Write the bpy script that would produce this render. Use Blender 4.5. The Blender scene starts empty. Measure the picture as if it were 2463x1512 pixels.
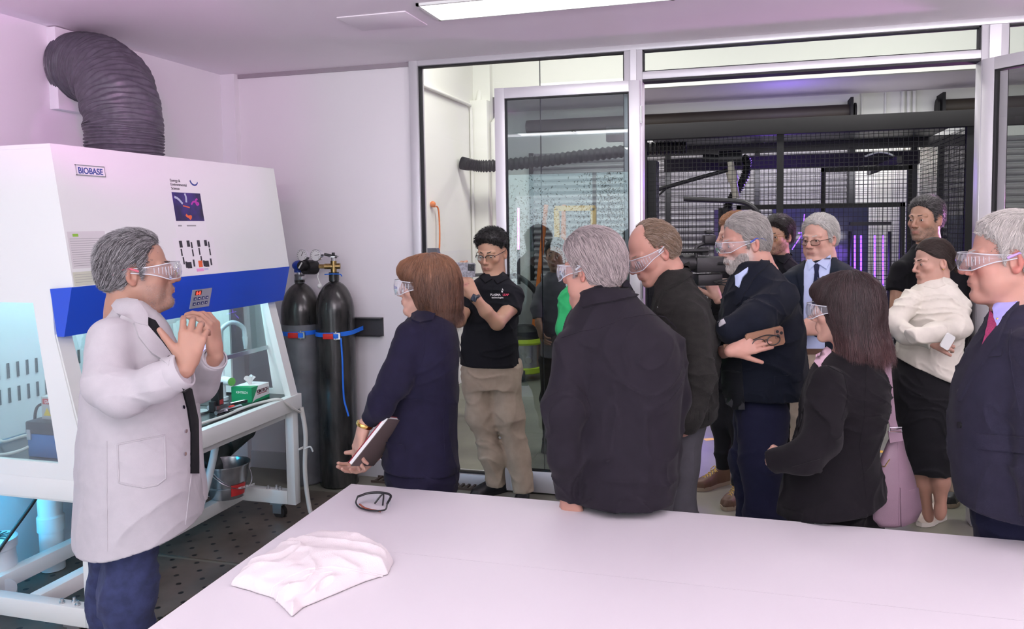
import bpy, bmesh, math, random, os, time
import numpy as np
from mathutils import Vector, Matrix
T0 = time.time()
PI = math.pi
# ---------------------------------------------------------------- camera
FPX, PCX, PCY, CAMH = 1887.8, 1271.6, 662.4, 1.7
YAW, PIT, ROL = .2725, .0638, -.0133
_c, _s = math.cos(YAW), math.sin(YAW)
FWD = np.array([-_s*math.cos(PIT), _c*math.cos(PIT), -math.sin(PIT)])
_rt = np.array([_c, _s, 0.]); _up = np.cross(_rt, FWD)
RT = math.cos(ROL)*_rt + math.sin(ROL)*_up
UP = -math.sin(ROL)*_rt + math.cos(ROL)*_up
ORG = np.array([0, 0, CAMH])
sc = bpy.context.scene
col = sc.collection
cd = bpy.data.cameras.new('camera'); cam = bpy.data.objects.new('camera', cd); col.objects.link(cam)
cam.matrix_world = Matrix([[RT[0], UP[0], -FWD[0], 0], [RT[1], UP[1], -FWD[1], 0], [RT[2], UP[2], -FWD[2], CAMH], [0, 0, 0, 1]])
cd.sensor_width = 36; cd.lens = FPX*36/2463
cd.shift_x = -(PCX-1231.5)/2463; cd.shift_y = (PCY-756)/2463
cd.clip_start = .05
sc.camera = cam
# ---------------------------------------------------------------- world, lights, exposure
sc.view_settings.view_transform = 'Standard'; sc.view_settings.look = 'None'
sc.view_settings.gamma = 1; sc.view_settings.use_curve_mapping = False
sc.view_settings.exposure = 0.15
w = bpy.data.worlds.new('world'); sc.world = w; w.use_nodes = True
w.node_tree.nodes['Background'].inputs[0].default_value = (.62, .66, .74, 1)
w.node_tree.nodes['Background'].inputs[1].default_value = .35
def area(name, loc, rot, sx, sy, power, color, spread=PI):
    d = bpy.data.lights.new(name, 'AREA'); d.shape = 'RECTANGLE'; d.size = sx; d.size_y = sy
    d.energy = power; d.color = color; d.spread = spread
    o = bpy.data.objects.new(name, d); col.objects.link(o); o.location = loc; o.rotation_euler = rot
    return o
def point(name, loc, power, color, r=.05):
    d = bpy.data.lights.new(name, 'POINT'); d.energy = power; d.color = color; d.shadow_soft_size = r
    o = bpy.data.objects.new(name, d); col.objects.link(o); o.location = loc
    return o
CEIL = 2.77
# room ceiling panels (a light under each panel fixture), daylight of the window behind the camera
PANELS = [(-.94, 3.71), (-1.22, .5), (-2.13, .5), (1.6, 3.71), (1.6, 1.2), (-.9, -1.6), (1.6, -1.6)]
for i, (x, y) in enumerate(PANELS):
    area('panel_light', (x, y, CEIL-.02), (0, 0, 0), 1.15, .25, 5 if x > -2 else 3, (1, .93, 1))
area('window_daylight', (-1.2, -2.4, 1.3), (PI/2+.5, 0, 0), 4.4, 2.0, 30, (1, .935, .99))
UPFILLS = [(-.2, -.8), (1.4, -.8), (2.8, 1.0)]  # added fill lights out of view, aimed up to brighten the ceiling
for i, (x, y) in enumerate(UPFILLS):
    area('upfill', (x, y, 2.3), (PI-.55, 0, 0), 1.2, .12, 80, (1, .93, .99))
# workshop lamps
for x, y in ((-1.6, 6.6), (1.4, 6.6)):
    area('workshop_lamp', (x, y, 4.3), (0, 0, 0), 1.4, .5, 72, (1, .98, .95))
area('mezzanine_lamp', (-1.6, 9.0, 3.0), (0, 0, 0), 1.2, .2, 12, (1, .96, .95))
area('mezzanine_lamp', (1.0, 9.0, 3.0), (0, 0, 0), 2.2, .2, 22, (1, .96, .95))
# plasma lamps in the cage: violet; the magenta one shines through the doorway onto the fume hood wall
point('violet_lamp', (.25, 8.3, 2.2), 14, (.28, .12, 1), .06)
point('violet_lamp', (1.1, 8.0, 1.3), 8, (.30, .12, 1), .15)
point('violet_lamp', (-.4, 7.2, .5), 6, (.3, .15, 1), .15)
area('magenta_lamp', (1.85, 5.75, 1.75), (math.radians(96), 0, math.radians(112)), .25, .25, 10, (1, .36, 1), math.radians(120))
sp = bpy.data.lights.new('pink_fill', 'SPOT'); sp.energy = 26; sp.color = (1, .05, .85); sp.spot_size = math.radians(58); sp.spot_blend = .5; sp.shadow_soft_size = .04  # added out of view to tint the left wall and ceiling pink
so = bpy.data.objects.new('pink_fill', sp); col.objects.link(so); so.location = (-1.7, 1.75, 2.5); so.rotation_euler = Vector((-1.83, 1.75, .02)).to_track_quat('-Z', 'Y').to_euler()
point('violet_lamp', (.4, 8.85, 2.72), 5, (.25, .12, 1), .1)  # added above the cage roof, out of sight, to turn the soffit violet
area('shutter_fill', (.3, 9.05, 2.26), (math.radians(55), 0, 0), 2.4, .06, 22, (.97, .95, 1))  # added strip behind the cross beam to brighten the shutters
# fume hood
area('hood_lamp', (-3.02, 3.25, 1.93), (0, 0, 0), .35, 1.2, 15, (.62, .93, 1))
point('cyan_lamp', (-3.42, 2.53, .46), 9, (.01, .55, 1), .02)

# ---------------------------------------------------------------- materials
def mat(name, colr, rough=.5, metal=0, spec=.5, bump=0, bscale=200, var=0, vscale=8, emit=0, sheen=0, sss=0, coat=0, attr=None, stretch=None, col2=None):
    m = bpy.data.materials.new(name); m.use_nodes = True; nt = m.node_tree; b = nt.nodes['Principled BSDF']
    b.inputs['Base Color'].default_value = (*colr, 1); b.inputs['Roughness'].default_value = rough
    b.inputs['Metallic'].default_value = metal; b.inputs['Specular IOR Level'].default_value = spec
    if sheen: b.inputs['Sheen Weight'].default_value = sheen; b.inputs['Sheen Roughness'].default_value = .5
    if coat: b.inputs['Coat Weight'].default_value = coat
    if sss:
        b.inputs['Subsurface Weight'].default_value = sss; b.inputs['Subsurface Radius'].default_value = (1, .35, .2); b.inputs['Subsurface Scale'].default_value = .006
    if emit:
        b.inputs['Emission Color'].default_value = (*colr, 1); b.inputs['Emission Strength'].default_value = emit
    tc = nt.nodes.new('ShaderNodeTexCoord'); src = tc.outputs['Object']
    if stretch:
        mp = nt.nodes.new('ShaderNodeMapping'); mp.inputs['Scale'].default_value = stretch; nt.links.new(src, mp.inputs[0]); src = mp.outputs[0]
    base = None
    if attr:
        a = nt.nodes.new('ShaderNodeAttribute'); a.attribute_name = attr; nt.links.new(a.outputs['Color'], b.inputs['Base Color']); base = a.outputs['Color']
    if var:
        n = nt.nodes.new('ShaderNodeTexNoise'); n.inputs['Scale'].default_value = vscale; n.inputs['Detail'].default_value = 6
        nt.links.new(src, n.inputs['Vector'])
        mx = nt.nodes.new('ShaderNodeMix'); mx.data_type = 'RGBA'
        c2 = col2 or tuple(max(0, c*(1-var)) for c in colr)
        rp = nt.nodes.new('ShaderNodeMapRange'); rp.inputs[1].default_value = .35; rp.inputs[2].default_value = .65
        nt.links.new(n.outputs[0], rp.inputs[0]); nt.links.new(rp.outputs[0], mx.inputs[0])
        if base is not None:
            ml = nt.nodes.new('ShaderNodeMix'); ml.data_type = 'RGBA'; ml.blend_type = 'MULTIPLY'; ml.inputs[0].default_value = 1
            nt.links.new(base, ml.inputs[6]); ml.inputs[7].default_value = (1-var, 1-var, 1-var, 1)
            nt.links.new(base, mx.inputs[6]); nt.links.new(ml.outputs[2], mx.inputs[7])
        else:
            mx.inputs[6].default_value = (*colr, 1); mx.inputs[7].default_value = (*c2, 1)
        nt.links.new(mx.outputs[2], b.inputs['Base Color'])
    if bump:
        n = nt.nodes.new('ShaderNodeTexNoise'); n.inputs['Scale'].default_value = bscale; n.inputs['Detail'].default_value = 3
        nt.links.new(src, n.inputs['Vector'])
        bp = nt.nodes.new('ShaderNodeBump'); bp.inputs['Strength'].default_value = bump; bp.inputs['Distance'].default_value = .002
        nt.links.new(n.outputs[0], bp.inputs['Height']); nt.links.new(bp.outputs[0], b.inputs['Normal'])
    return m
def glassmat(name, tint=(.93, .97, .95), refl=1.0, rough=0.0, ior=1.5):
    m = bpy.data.materials.new(name); m.use_nodes = True; nt = m.node_tree
    for n in list(nt.nodes):
        if n.type != 'OUTPUT_MATERIAL': nt.nodes.remove(n)
    out = [n for n in nt.nodes if n.type == 'OUTPUT_MATERIAL'][0]
    t = nt.nodes.new('ShaderNodeBsdfTransparent'); t.inputs[0].default_value = (*tint, 1)
    g = nt.nodes.new('ShaderNodeBsdfGlossy'); g.inputs['Roughness'].default_value = rough
    f = nt.nodes.new('ShaderNodeFresnel'); f.inputs[0].default_value = ior
    ml = nt.nodes.new('ShaderNodeMath'); ml.operation = 'MULTIPLY'; ml.inputs[1].default_value = refl
    mx = nt.nodes.new('ShaderNodeMixShader')
    nt.links.new(f.outputs[0], ml.inputs[0]); nt.links.new(ml.outputs[0], mx.inputs[0]); nt.links.new(t.outputs[0], mx.inputs[1]); nt.links.new(g.outputs[0], mx.inputs[2])
    nt.links.new(mx.outputs[0], out.inputs[0])
    return m
def emis(name, c, s):
    m = bpy.data.materials.new(name); m.use_nodes = True; nt = m.node_tree; b = nt.nodes['Principled BSDF']
    b.inputs['Base Color'].default_value = (*c, 1); b.inputs['Emission Color'].default_value = (*c, 1); b.inputs['Emission Strength'].default_value = s
    return m
M = dict(
    wall=mat('white_plaster', (.84, .81, .84), .7, bump=.06, bscale=40),
    ceiling=mat('ceiling_paint', (.93, .86, .92), .75, bump=.05, bscale=30),
    alu=mat('anodised_aluminium', (.66, .65, .68), .38, metal=.35),
    gasket=mat('black_gasket', (.01, .01, .012), .6),
    white=mat('white_powder_coat', (.78, .80, .775), .35, bump=.03, bscale=300),
    counter=mat('white_laminate', (.72, .675, .71), .5, bump=.02, bscale=500),
    blue=mat('blue_panel', (.012, .07, .55), .4),
    black=mat('black_plastic', (.012, .012, .014), .45),
    steel=mat('brushed_steel', (.6, .6, .62), .3, metal=1),
    chrome=mat('chrome', (.75, .75, .78), .12, metal=1),
    brass=mat('old_brass', (.42, .29, .12), .35, metal=1, var=.4, vscale=60),
    duct=mat('grey_duct_fabric', (.10, .095, .115), .42, bump=.5, bscale=60, var=.3, vscale=30),
    cylblack=mat('black_cylinder_paint', (.010, .011, .012), .22, var=.5, vscale=14, stretch=(1, 1, .25), col2=(.05, .048, .045)),
    cylgrey=mat('grey_cylinder_paint', (.16, .165, .18), .42, var=.3, vscale=10),
    red=mat('red_ratchet', (.6, .025, .02), .4),
    strap=mat('blue_strap', (.01, .16, .75), .6, bump=.2, bscale=400),
    hose=mat('clear_hose', (.62, .62, .58), .3),
    bench=mat('black_worktop', (.018, .022, .024), .25),
    pvc=mat('white_pvc', (.75, .80, .82), .35),
    rubber=mat('black_rubber', (.012, .012, .012), .6),
    concrete=mat('workshop_concrete', (.22, .215, .17), .42, bump=.15, bscale=15, var=.22, vscale=2.5),
    shopwall=mat('workshop_white_wall', (.85, .84, .78), .7, bump=.05, bscale=20),
    mesh=mat('black_mesh_paint', (.006, .006, .007), .7),
    beam=mat('dark_steel_beam', (.012, .011, .012), .75, var=.2, vscale=3),
    roller=mat('bronze_roller_drum', (.05, .038, .028), .6),
    purple=emis('violet_tube_glow', (.22, .07, 1), 3),
    magenta=emis('magenta_tube_glow', (1, .2, .9), 6),
    orange=mat('orange_fibreglass', (.75, .20, .04), .45),
    yellow=mat('yellow_steel', (.78, .45, .04), .45),
    lime=mat('lime_plastic', (.45, .62, .02), .4),
    glass=glassmat('door_glass', (.94, .955, .94), 1.0, ior=1.45),
    leafglass=glassmat('leaf_glass', (.74, .80, .80), 2.0, ior=1.5),
    hoodglass=glassmat('hood_glass', (.93, .97, .97), .35),
    canvas=mat('white_canvas', (.80, .73, .74), .85, bump=.5, bscale=350),
    paper=mat('white_paper', (.80, .80, .80), .7),
    panel=emis('lamp_diffuser', (1, .98, .99), 5.0),
    galv=mat('galvanised_steel', (.62, .63, .65), .25, metal=.9, var=.25, vscale=25),
    pump=mat('dark_green_pump', (.05, .07, .07), .4, var=.3, vscale=15),
)
# ---------------------------------------------------------------- mesh helpers
def tag(o, label=None, cat=None, group=None, kind=None):
    if label: o['label'] = label
    if cat: o['category'] = cat
    if group: o['group'] = group
    if kind: o['kind'] = kind
    return o
def empty(name, loc, label=None, cat=None, group=None, rz=0):
    o = bpy.data.objects.new(name, None); col.objects.link(o); o.location = loc; o.rotation_euler = (0, 0, rz); o.empty_display_size = .1
    return tag(o, label, cat, group)
def mesh_obj(name, verts, faces, material, parent=None, smooth=True, attr=None):
    me = bpy.data.meshes.new(name)
    if isinstance(verts, np.ndarray):
        verts = verts.astype(np.float32)
        faces = np.asarray(faces, np.int32)
        n = faces.shape[1]
        me.vertices.add(len(verts)); me.vertices.foreach_set('co', verts.ravel())
        me.loops.add(faces.size); me.loops.foreach_set('vertex_index', faces.ravel())
        me.polygons.add(len(faces)); me.polygons.foreach_set('loop_start', np.arange(0, faces.size, n, dtype=np.int32))
        me.update(calc_edges=True); me.validate()
    else:
        me.from_pydata([tuple(v) for v in verts], [], faces)
    if smooth: me.polygons.foreach_set('use_smooth', np.ones(len(me.polygons), bool))
    if attr is not None:
        a = me.color_attributes.new('Col', 'FLOAT_COLOR', 'POINT')
        c = np.ones((len(me.vertices), 4), np.float32); c[:, :3] = attr; a.data.foreach_set('color', c.ravel())
    for mm in (material if isinstance(material, (list, tuple)) else [material]): me.materials.append(mm)
    o = bpy.data.objects.new(name, me); col.objects.link(o)
    if parent is not None: setpar(o, parent)
    return o
def setpar(o, parent):
    # geometry is given in world coordinates; keep it there under any parent
    o.parent = parent
    chain = Matrix.Identity(4); q = parent; lst = []
    while q is not None: lst.append(q); q = q.parent
    for q in reversed(lst): chain = chain @ q.matrix_parent_inverse @ Matrix.LocRotScale(q.location, q.rotation_euler, q.scale)
    o.matrix_parent_inverse = chain.inverted()
class MB:
    def __init__(s): s.v = []; s.f = []; s.mi = []; s.cur = 0
    def add(s, vs, fs):
        o = len(s.v); s.v += [tuple(map(float, v)) for v in vs]; s.f += [tuple(i+o for i in f) for f in fs]; s.mi += [s.cur]*len(fs); return s
    def box(s, a, b, R=None, c=None, bev=0):
        x0, y0, z0 = a; x1, y1, z1 = b
        if bev:
            bm = bmesh.new(); bmesh.ops.create_cube(bm, size=1)
            for v in bm.verts: v.co = Vector(((x0+x1)/2+v.co.x*(x1-x0), (y0+y1)/2+v.co.y*(y1-y0), (z0+z1)/2+v.co.z*(z1-z0)))
            bmesh.ops.bevel(bm, geom=bm.edges[:], offset=bev, segments=2, affect='EDGES', profile=.5)
            vs = [v.co.copy() for v in bm.verts]; bm.verts.index_update(); fs = [[v.index for v in f.verts] for f in bm.faces]; bm.free()
        else:
            vs = [Vector(p) for p in ((x0,y0,z0),(x1,y0,z0),(x1,y1,z0),(x0,y1,z0),(x0,y0,z1),(x1,y0,z1),(x1,y1,z1),(x0,y1,z1))]
            fs = [(3,2,1,0),(4,5,6,7),(0,1,5,4),(1,2,6,5),(2,3,7,6),(3,0,4,7)]
        if R is not None:
            c = Vector(c if c is not None else ((x0+x1)/2, (y0+y1)/2, (z0+z1)/2)); vs = [R @ (v-c) + c for v in vs]
        return s.add(vs, fs)
    def tube(s, pts, r, n=10, cap=True):
        pts = [Vector(p) for p in pts]; k = len(pts)
        rs = r if isinstance(r, (list, tuple, np.ndarray)) else [r]*k
        up = None; rings = []
        for i, p in enumerate(pts):
            t = (pts[min(i+1, k-1)]-pts[max(i-1, 0)]).normalized()
            if up is None: up = t.orthogonal().normalized()
            u = (up - t*up.dot(t)); u = u.normalized() if u.length > 1e-6 else t.orthogonal().normalized(); up = u; v = t.cross(u)
            rings.append([p + (u*math.cos(a)+v*math.sin(a))*rs[i] for a in [2*PI*j/n for j in range(n)]])
        vs = [q for rg in rings for q in rg]; fs = []
        for i in range(k-1):
            for j in range(n):
                a = i*n+j; b = i*n+(j+1) % n; fs.append((a, b, b+n, a+n))
        if cap: fs.append(tuple(range(n-1, -1, -1))); fs.append(tuple((k-1)*n+j for j in range(n)))
        return s.add(vs, fs)
    def cyl(s, p, q, r, n=24, r2=None): return s.tube([p, q], [r, r if r2 is None else r2], n)
    def lathe(s, base, prof, n=40, axis=(0, 0, 1)):
        ax = Vector(axis).normalized(); u = ax.orthogonal().normalized() if abs(ax.z) < .99 else Vector((1, 0, 0)); v = ax.cross(u); b = Vector(base)
        vs = []; fs = []
        for r, h in prof:
            for j in range(n): a = 2*PI*j/n; vs.append(b + ax*h + (u*math.cos(a)+v*math.sin(a))*max(r, 1e-4))
        for i in range(len(prof)-1):
            for j in range(n): a = i*n+j; c = i*n+(j+1) % n; fs.append((a, c, c+n, a+n))
        fs.append(tuple(range(n-1, -1, -1))); fs.append(tuple((len(prof)-1)*n+j for j in range(n)))
        return s.add(vs, fs)
    def prism(s, poly, axis, a, b):
        # poly: 2D points in the plane of the other two axes (in axis order), extruded a..b along axis
        def P(p, t):
            if axis == 0: return (t, p[0], p[1])
            if axis == 1: return (p[0], t, p[1])
            return (p[0], p[1], t)
        n = len(poly); vs = [P(p, a) for p in poly]+[P(p, b) for p in poly]
        fs = [tuple(range(n)), tuple(range(2*n-1, n-1, -1))]+[(i, (i+1) % n+0, (i+1) % n+n, i+n) for i in range(n)]
        return s.add(vs, fs)
    def sphere(s, c, r, sc3=(1, 1, 1), n=16):
        bm = bmesh.new(); bmesh.ops.create_uvsphere(bm, u_segments=n, v_segments=n//2+2, radius=r)
        vs = [Vector((v.co.x*sc3[0], v.co.y*sc3[1], v.co.z*sc3[2]))+Vector(c) for v in bm.verts]; bm.verts.index_update()
        fs = [[v.index for v in f.verts] for f in bm.faces]; bm.free(); return s.add(vs, fs)
    def build(s, name, material, parent=None, smooth=False, angle=None):
        o = mesh_obj(name, s.v, s.f, material, parent, smooth=True)
        bm = bmesh.new(); bm.from_mesh(o.data); bmesh.ops.recalc_face_normals(bm, faces=bm.faces[:]); bm.to_mesh(o.data); bm.free()
        if isinstance(material, (list, tuple)):
            o.data.polygons.foreach_set('material_index', s.mi)
        o.data.polygons.foreach_set('use_smooth', [True]*len(o.data.polygons))
        o.data.set_sharp_from_angle(angle=angle if angle else math.radians(32))
        return o
def text(name, body, loc, ux, uy, size, material, parent=None, depth=.0006, ax='LEFT', sx=1.0, bold=0, name_kind=None):
    # real letters: ux = reading direction, uy = up direction of the letters
    cu = bpy.data.curves.new(name, 'FONT'); cu.body = body; cu.size = size; cu.extrude = depth; cu.align_x = ax; cu.offset = bold
    t = bpy.data.objects.new(name, cu); col.objects.link(t)
    dg = bpy.context.evaluated_depsgraph_get(); me = bpy.data.meshes.new_from_object(t.evaluated_get(dg)); bpy.data.objects.remove(t)
    ux = Vector(ux).normalized(); uy = Vector(uy).normalized(); uz = ux.cross(uy)
    R = Matrix((ux, uy, uz)).transposed(); L = Vector(loc)
    vs = [R @ Vector((v.co.x*sx, v.co.y, v.co.z)) + L for v in me.vertices]
    fs = [tuple(p.vertices) for p in me.polygons]; bpy.data.meshes.remove(me)
    return mesh_obj(name, vs, fs, material, parent, smooth=False)
def bez(pts, n=8):
    # Catmull-Rom through the points
    P = [Vector(p) for p in pts]; P = [P[0]*2-P[1]]+P+[P[-1]*2-P[-2]]; out = []
    for i in range(1, len(P)-2):
        for k in range(n):
            t = k/n; a, b, c, d = P[i-1], P[i], P[i+1], P[i+2]
            out.append(.5*((2*b)+(c-a)*t+(2*a-5*b+4*c-d)*t*t+(3*b-a-3*c+d)*t**3))
    out.append(P[-2]); return out
def at(px, py, D):
    return ORG + (FWD + RT*(px-PCX)/FPX - UP*(py-PCY)/FPX)*D
def S(name, mb, m, parent=None):
    o = mb.build(name, m, parent)
    if parent is None: o['kind'] = 'structure'
    return o
# ---------------------------------------------------------------- the room
X0, YB = -3.53, 4.8
f = bpy.data.materials.new('lab_floor_sheet'); f.use_nodes = True
def floor_mat(m):
    nt = m.node_tree; b = nt.nodes['Principled BSDF']; b.inputs['Roughness'].default_value = .45
    tc = nt.nodes.new('ShaderNodeTexCoord')
    # perforated dark plates (small oval holes in a staggered grid), with grime
    def M2(op, a, b2=None, val=None):
        n = nt.nodes.new('ShaderNodeMath'); n.operation = op
        nt.links.new(a, n.inputs[0])
        if b2 is not None: nt.links.new(b2, n.inputs[1])
        if val is not None: n.inputs[1].default_value = val
        return n.outputs[0]
    sp = nt.nodes.new('ShaderNodeSeparateXYZ'); nt.links.new(tc.outputs['Object'], sp.inputs[0])
    def hole(ox, oy):
        x = M2('SUBTRACT', M2('FRACT', M2('ADD', M2('DIVIDE', sp.outputs[0], val=.15), val=ox)), val=.5)
        y = M2('SUBTRACT', M2('FRACT', M2('ADD', M2('DIVIDE', sp.outputs[1], val=.15), val=oy)), val=.5)
        d = M2('SQRT', M2('ADD', M2('MULTIPLY', x, x), M2('MULTIPLY', y, y)))
        return M2('LESS_THAN', d, val=.085)
    h = M2('MAXIMUM', hole(0, 0), hole(.5, .5))
    n = nt.nodes.new('ShaderNodeTexNoise'); n.inputs['Scale'].default_value = 3.5; n.inputs['Detail'].default_value = 8; nt.links.new(tc.outputs['Object'], n.inputs['Vector'])
    cr = nt.nodes.new('ShaderNodeValToRGB'); nt.links.new(n.outputs[0], cr.inputs[0])
    cr.color_ramp.elements[0].position = .3; cr.color_ramp.elements[0].color = (.070, .055, .043, 1)
    cr.color_ramp.elements[1].position = .72; cr.color_ramp.elements[1].color = (.17, .14, .115, 1)
    mx = nt.nodes.new('ShaderNodeMix'); mx.data_type = 'RGBA'; nt.links.new(h, mx.inputs[0]); nt.links.new(cr.outputs[0], mx.inputs[6]); mx.inputs[7].default_value = (.008, .008, .008, 1)
    nt.links.new(mx.outputs[2], b.inputs['Base Color'])
    bp = nt.nodes.new('ShaderNodeBump'); bp.inputs['Strength'].default_value = .6; bp.inputs['Distance'].default_value = .004; bp.invert = True
    nt.links.new(h, bp.inputs['Height']); nt.links.new(bp.outputs[0], b.inputs['Normal'])
floor_mat(f)
S('floor', MB().box((X0-.2, 2.0, -.1), (4.2, YB+.06, 0)), M['concrete'])
S('floor_near', MB().box((X0-.2, -2.7, -.1), (4.2, 2.0, 0)), mat('pale_bounce_floor', (.62, .60, .62), .5, var=.1))  # unseen floor, made pale to bounce light into the room
# perforated mats on the floor left of the bench
for (xa, ya, xb, yb) in ((-2.45, 3.35, -1.48, 4.42), (-3.42, 3.35, -2.47, 4.42), (-2.45, 2.14, -1.48, 3.32), (-3.42, 2.14, -2.47, 3.32)):
    o = MB().box((xa, ya, 0), (xb, yb, .006)).build('floor_mat', f)
    tag(o, {(-2.45, 3.35): 'dark perforated floor mat just left of the brown haired woman', (-3.42, 3.35): 'dark perforated floor mat under the bucket end of the fume hood',
            (-2.45, 2.14): 'dark perforated floor mat between the lab coat man and the white table', (-3.42, 2.14): 'dark perforated floor mat under the near end of the fume hood'}[(xa, ya)], 'floor mat', 'perforated floor mats')
S('wall_left', MB().box((X0-.12, -2.6, 0), (X0, YB+.12, CEIL+.02)), M['wall'])
# back wall left of the glazing: column, set-back panel
mb = MB(); mb.box((X0, YB, 0), (-2.12, YB+.1, CEIL)); mb.box((X0, YB-.05, 0), (X0+.0+.11, YB, CEIL)); S('wall_back', mb, M['wall'])
S('trim_1', MB().box((X0+.11, YB-.012, CEIL-.028), (-2.12, YB, CEIL)), mat('shadow_gap_trim', (.35, .30, .34), .6))
S('baseboard_back', MB().box((X0+.11, YB-.015, 0), (-2.12, YB, .12)), M['alu'])
S('ceiling', MB().box((X0-.1, -2.6, CEIL), (4.2, YB+.1, CEIL+.1)), M['ceiling'])
S('wall_right', MB().box((4.1, -2.6, 0), (4.22, YB+.1, CEIL)), M['wall'])
# wall behind the camera with a long window to the garden
WZ0, WZ1 = .3, 2.5
mb = MB(); mb.box((X0, -2.62, 0), (4.1, -2.5, WZ0)); mb.box((X0, -2.62, WZ1), (4.1, -2.5, CEIL)); mb.box((1.1, -2.62, WZ0), (4.1, -2.5, WZ1))
for x in (X0, -2.1, -.55, 1.05): mb.box((x, -2.6, WZ0), (x+.05, -2.52, WZ1))
S('wall_front', mb, M['wall'])
S('window_1', MB().box((X0, -2.565, WZ0), (1.1, -2.56, WZ1)), glassmat('window_glass', (.95, .97, .97), .3))
sky = emis('overcast_sky', (.80, .93, 1), 2.4)
o = MB().box((-14, -16.1, -2), (12, -16, 9)).build('overcast_sky', sky); tag(o, 'overcast sky seen in the glass reflection', 'sky', kind='structure')
rng = random.Random(5); mb = MB()
for i in range(40000):
    x = rng.uniform(-11, 4); z = rng.gauss(1.35, .75)+.55*math.sin(x*1.9)+.4*math.sin(x*4.3+1); y = rng.uniform(-9, -6.5); s_ = rng.uniform(.012, .042)
    if z < -.5: continue
    R = Matrix.Rotation(rng.uniform(0, 6.28), 3, (rng.uniform(-1, 1), rng.uniform(-1, 1), rng.uniform(-1, 1)+.01))
    q = [R @ Vector(v)*s_ + Vector((x, y, z)) for v in ((-1, 0, 0), (0, .35, 0), (1, 0, 0), (0, -.35, 0))]
    mb.add(q, [(0, 1, 2, 3)])
tag(mb.build('garden_foliage', mat('dark_leaves', (.03, .06, .02), .7)), 'dark garden foliage outside the window, seen in the glass door reflection', 'foliage', kind='stuff')
# ---- glazed wall
def frame_bar(mb, a, b): mb.box(a, b, bev=.003)
GY0, GY1 = YB-.04, YB+.07
mb = MB()
frame_bar(mb, (-2.12, GY0, 0), (-2.06, GY1, CEIL))               # left jamb
frame_bar(mb, (-2.06, GY0, CEIL-.035), (4.1, GY1, CEIL))         # head
frame_bar(mb, (-2.06, GY0, 0), (-.72, GY1, .075))                # sill
frame_bar(mb, (-.72, GY0, 0), (-.61, GY1, CEIL-.035))            # post between glass and doorway
frame_bar(mb, (-.61, GY0, 2.56), (1.2, GY1, 2.605))              # transom
frame_bar(mb, (1.2, GY0, 0), (1.33, GY1, CEIL-.035))             # right post
frame_bar(mb, (1.33, GY0, 0), (4.1, GY1, .075))
mb.box((-.68, GY0-.012, 2.55), (-.645, GY0, CEIL-.03)); mb.box((1.235, GY0-.012, 0), (1.29, GY0, CEIL-.04))
S('trim_2', mb, M['alu'])
mb = MB()
for (xa, xb, za, zb) in ((-2.06, -.72, .075, CEIL-.035), (-.61, 1.2, 2.605, CEIL-.035), (1.33, 4.1, .075, CEIL-.035)):
    for q in ((xa, za, xb, za+.008), (xa, zb-.008, xb, zb), (xa, za, xa+.008, zb), (xb-.008, za, xb, zb)): mb.box((q[0], YB-.02, q[1]), (q[2], YB+.03, q[3]))
mb.box((-.61, GY0+.01, 2.548), (1.2, GY1, 2.56)); S('trim_3', mb, M['gasket'])
S('window_2', MB().box((-2.055, YB, .08), (-1.255, YB+.008, CEIL-.04)).box((-1.249, YB, .08), (-.725, YB+.008, CEIL-.04)), M['glass'])
S('window_3', MB().box((-.605, YB, 2.61), (1.195, YB+.008, CEIL-.04)), M['glass'])
S('window_4', MB().box((1.335, YB, .08), (4.1, YB+.008, CEIL-.04)), M['glass'])
S('trim_4', MB().box((-1.254, YB-.002, .08), (-1.25, YB+.01, CEIL-.04)), M['gasket'])
# ---- door leaves
def leaf(n, hinge, ang, sgn, label):
    # local x from the hinge outwards
    R = Matrix.Rotation(ang, 4, 'Z'); W = .9; T = .045; z0, z1 = .012, 2.55
    def tr(mb):
        mb.v = [tuple((R @ Vector(v)) + Vector(hinge)) for v in mb.v]; return mb
    e = empty('door_%d' % n, hinge); e['kind'] = 'structure'
    mb = MB(); sw = .065
    for a, b in (((0, 0, z0), (sw, T, z1)), ((W-sw, 0, z0), (W, T, z1)), ((sw, 0, z1-sw), (W-sw, T, z1)), ((sw, 0, z0), (W-sw, T, z0+.135))): mb.box(a, b, bev=.002)
    tr(mb).build('door_frame', M['alu'], e)
    mb = MB(); g = .007
    for q in ((sw, z0+.135, W-sw, z0+.135+g), (sw, z1-sw-g, W-sw, z1-sw), (sw, z0+.135, sw+g, z1-sw), (W-sw-g, z0+.135, W-sw, z1-sw)): mb.box((q[0], .004, q[1]), (q[2], T-.004, q[3]))
    tr(mb).build('glazing_gasket', M['gasket'], e)
    tr(MB().box((sw+.003, T/2-.003, z0+.14), (W-sw-.003, T/2+.003, z1-sw-.003))).build('door_pane', M['leafglass'] if n == 1 else M['glass'], e)
    mb = MB()
    for z in (.25, 1.3, 2.35): mb.cyl((-.004, T/2, z-.05), (-.004, T/2, z+.05), .009, 10)
    tr(mb).build('hinge', M['steel'], e)
    if n == 1:
        tr(MB().tube(bez([(W-.03, T, .98), (W-.03, T+.05, .98), (W-.03, T+.055, 1.0), (W-.03, T+.055, 1.14), (W-.03, T+.05, 1.16), (W-.03, T, 1.16)], 4), .008)).build('door_handle', M['chrome'], e)
    else:
        tr(MB().cyl((W-.4, T/2, z0+.2), (W-.4, -.05, z0+.2), .006)).build('door_handle', M['chrome'], e)
    return e
leaf(1, (-.62, 4.755, 0), PI+math.radians(.8), 1, '')
leaf(2, (1.2, 4.74, 0), -PI/2+math.radians(42), 1, '')
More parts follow.
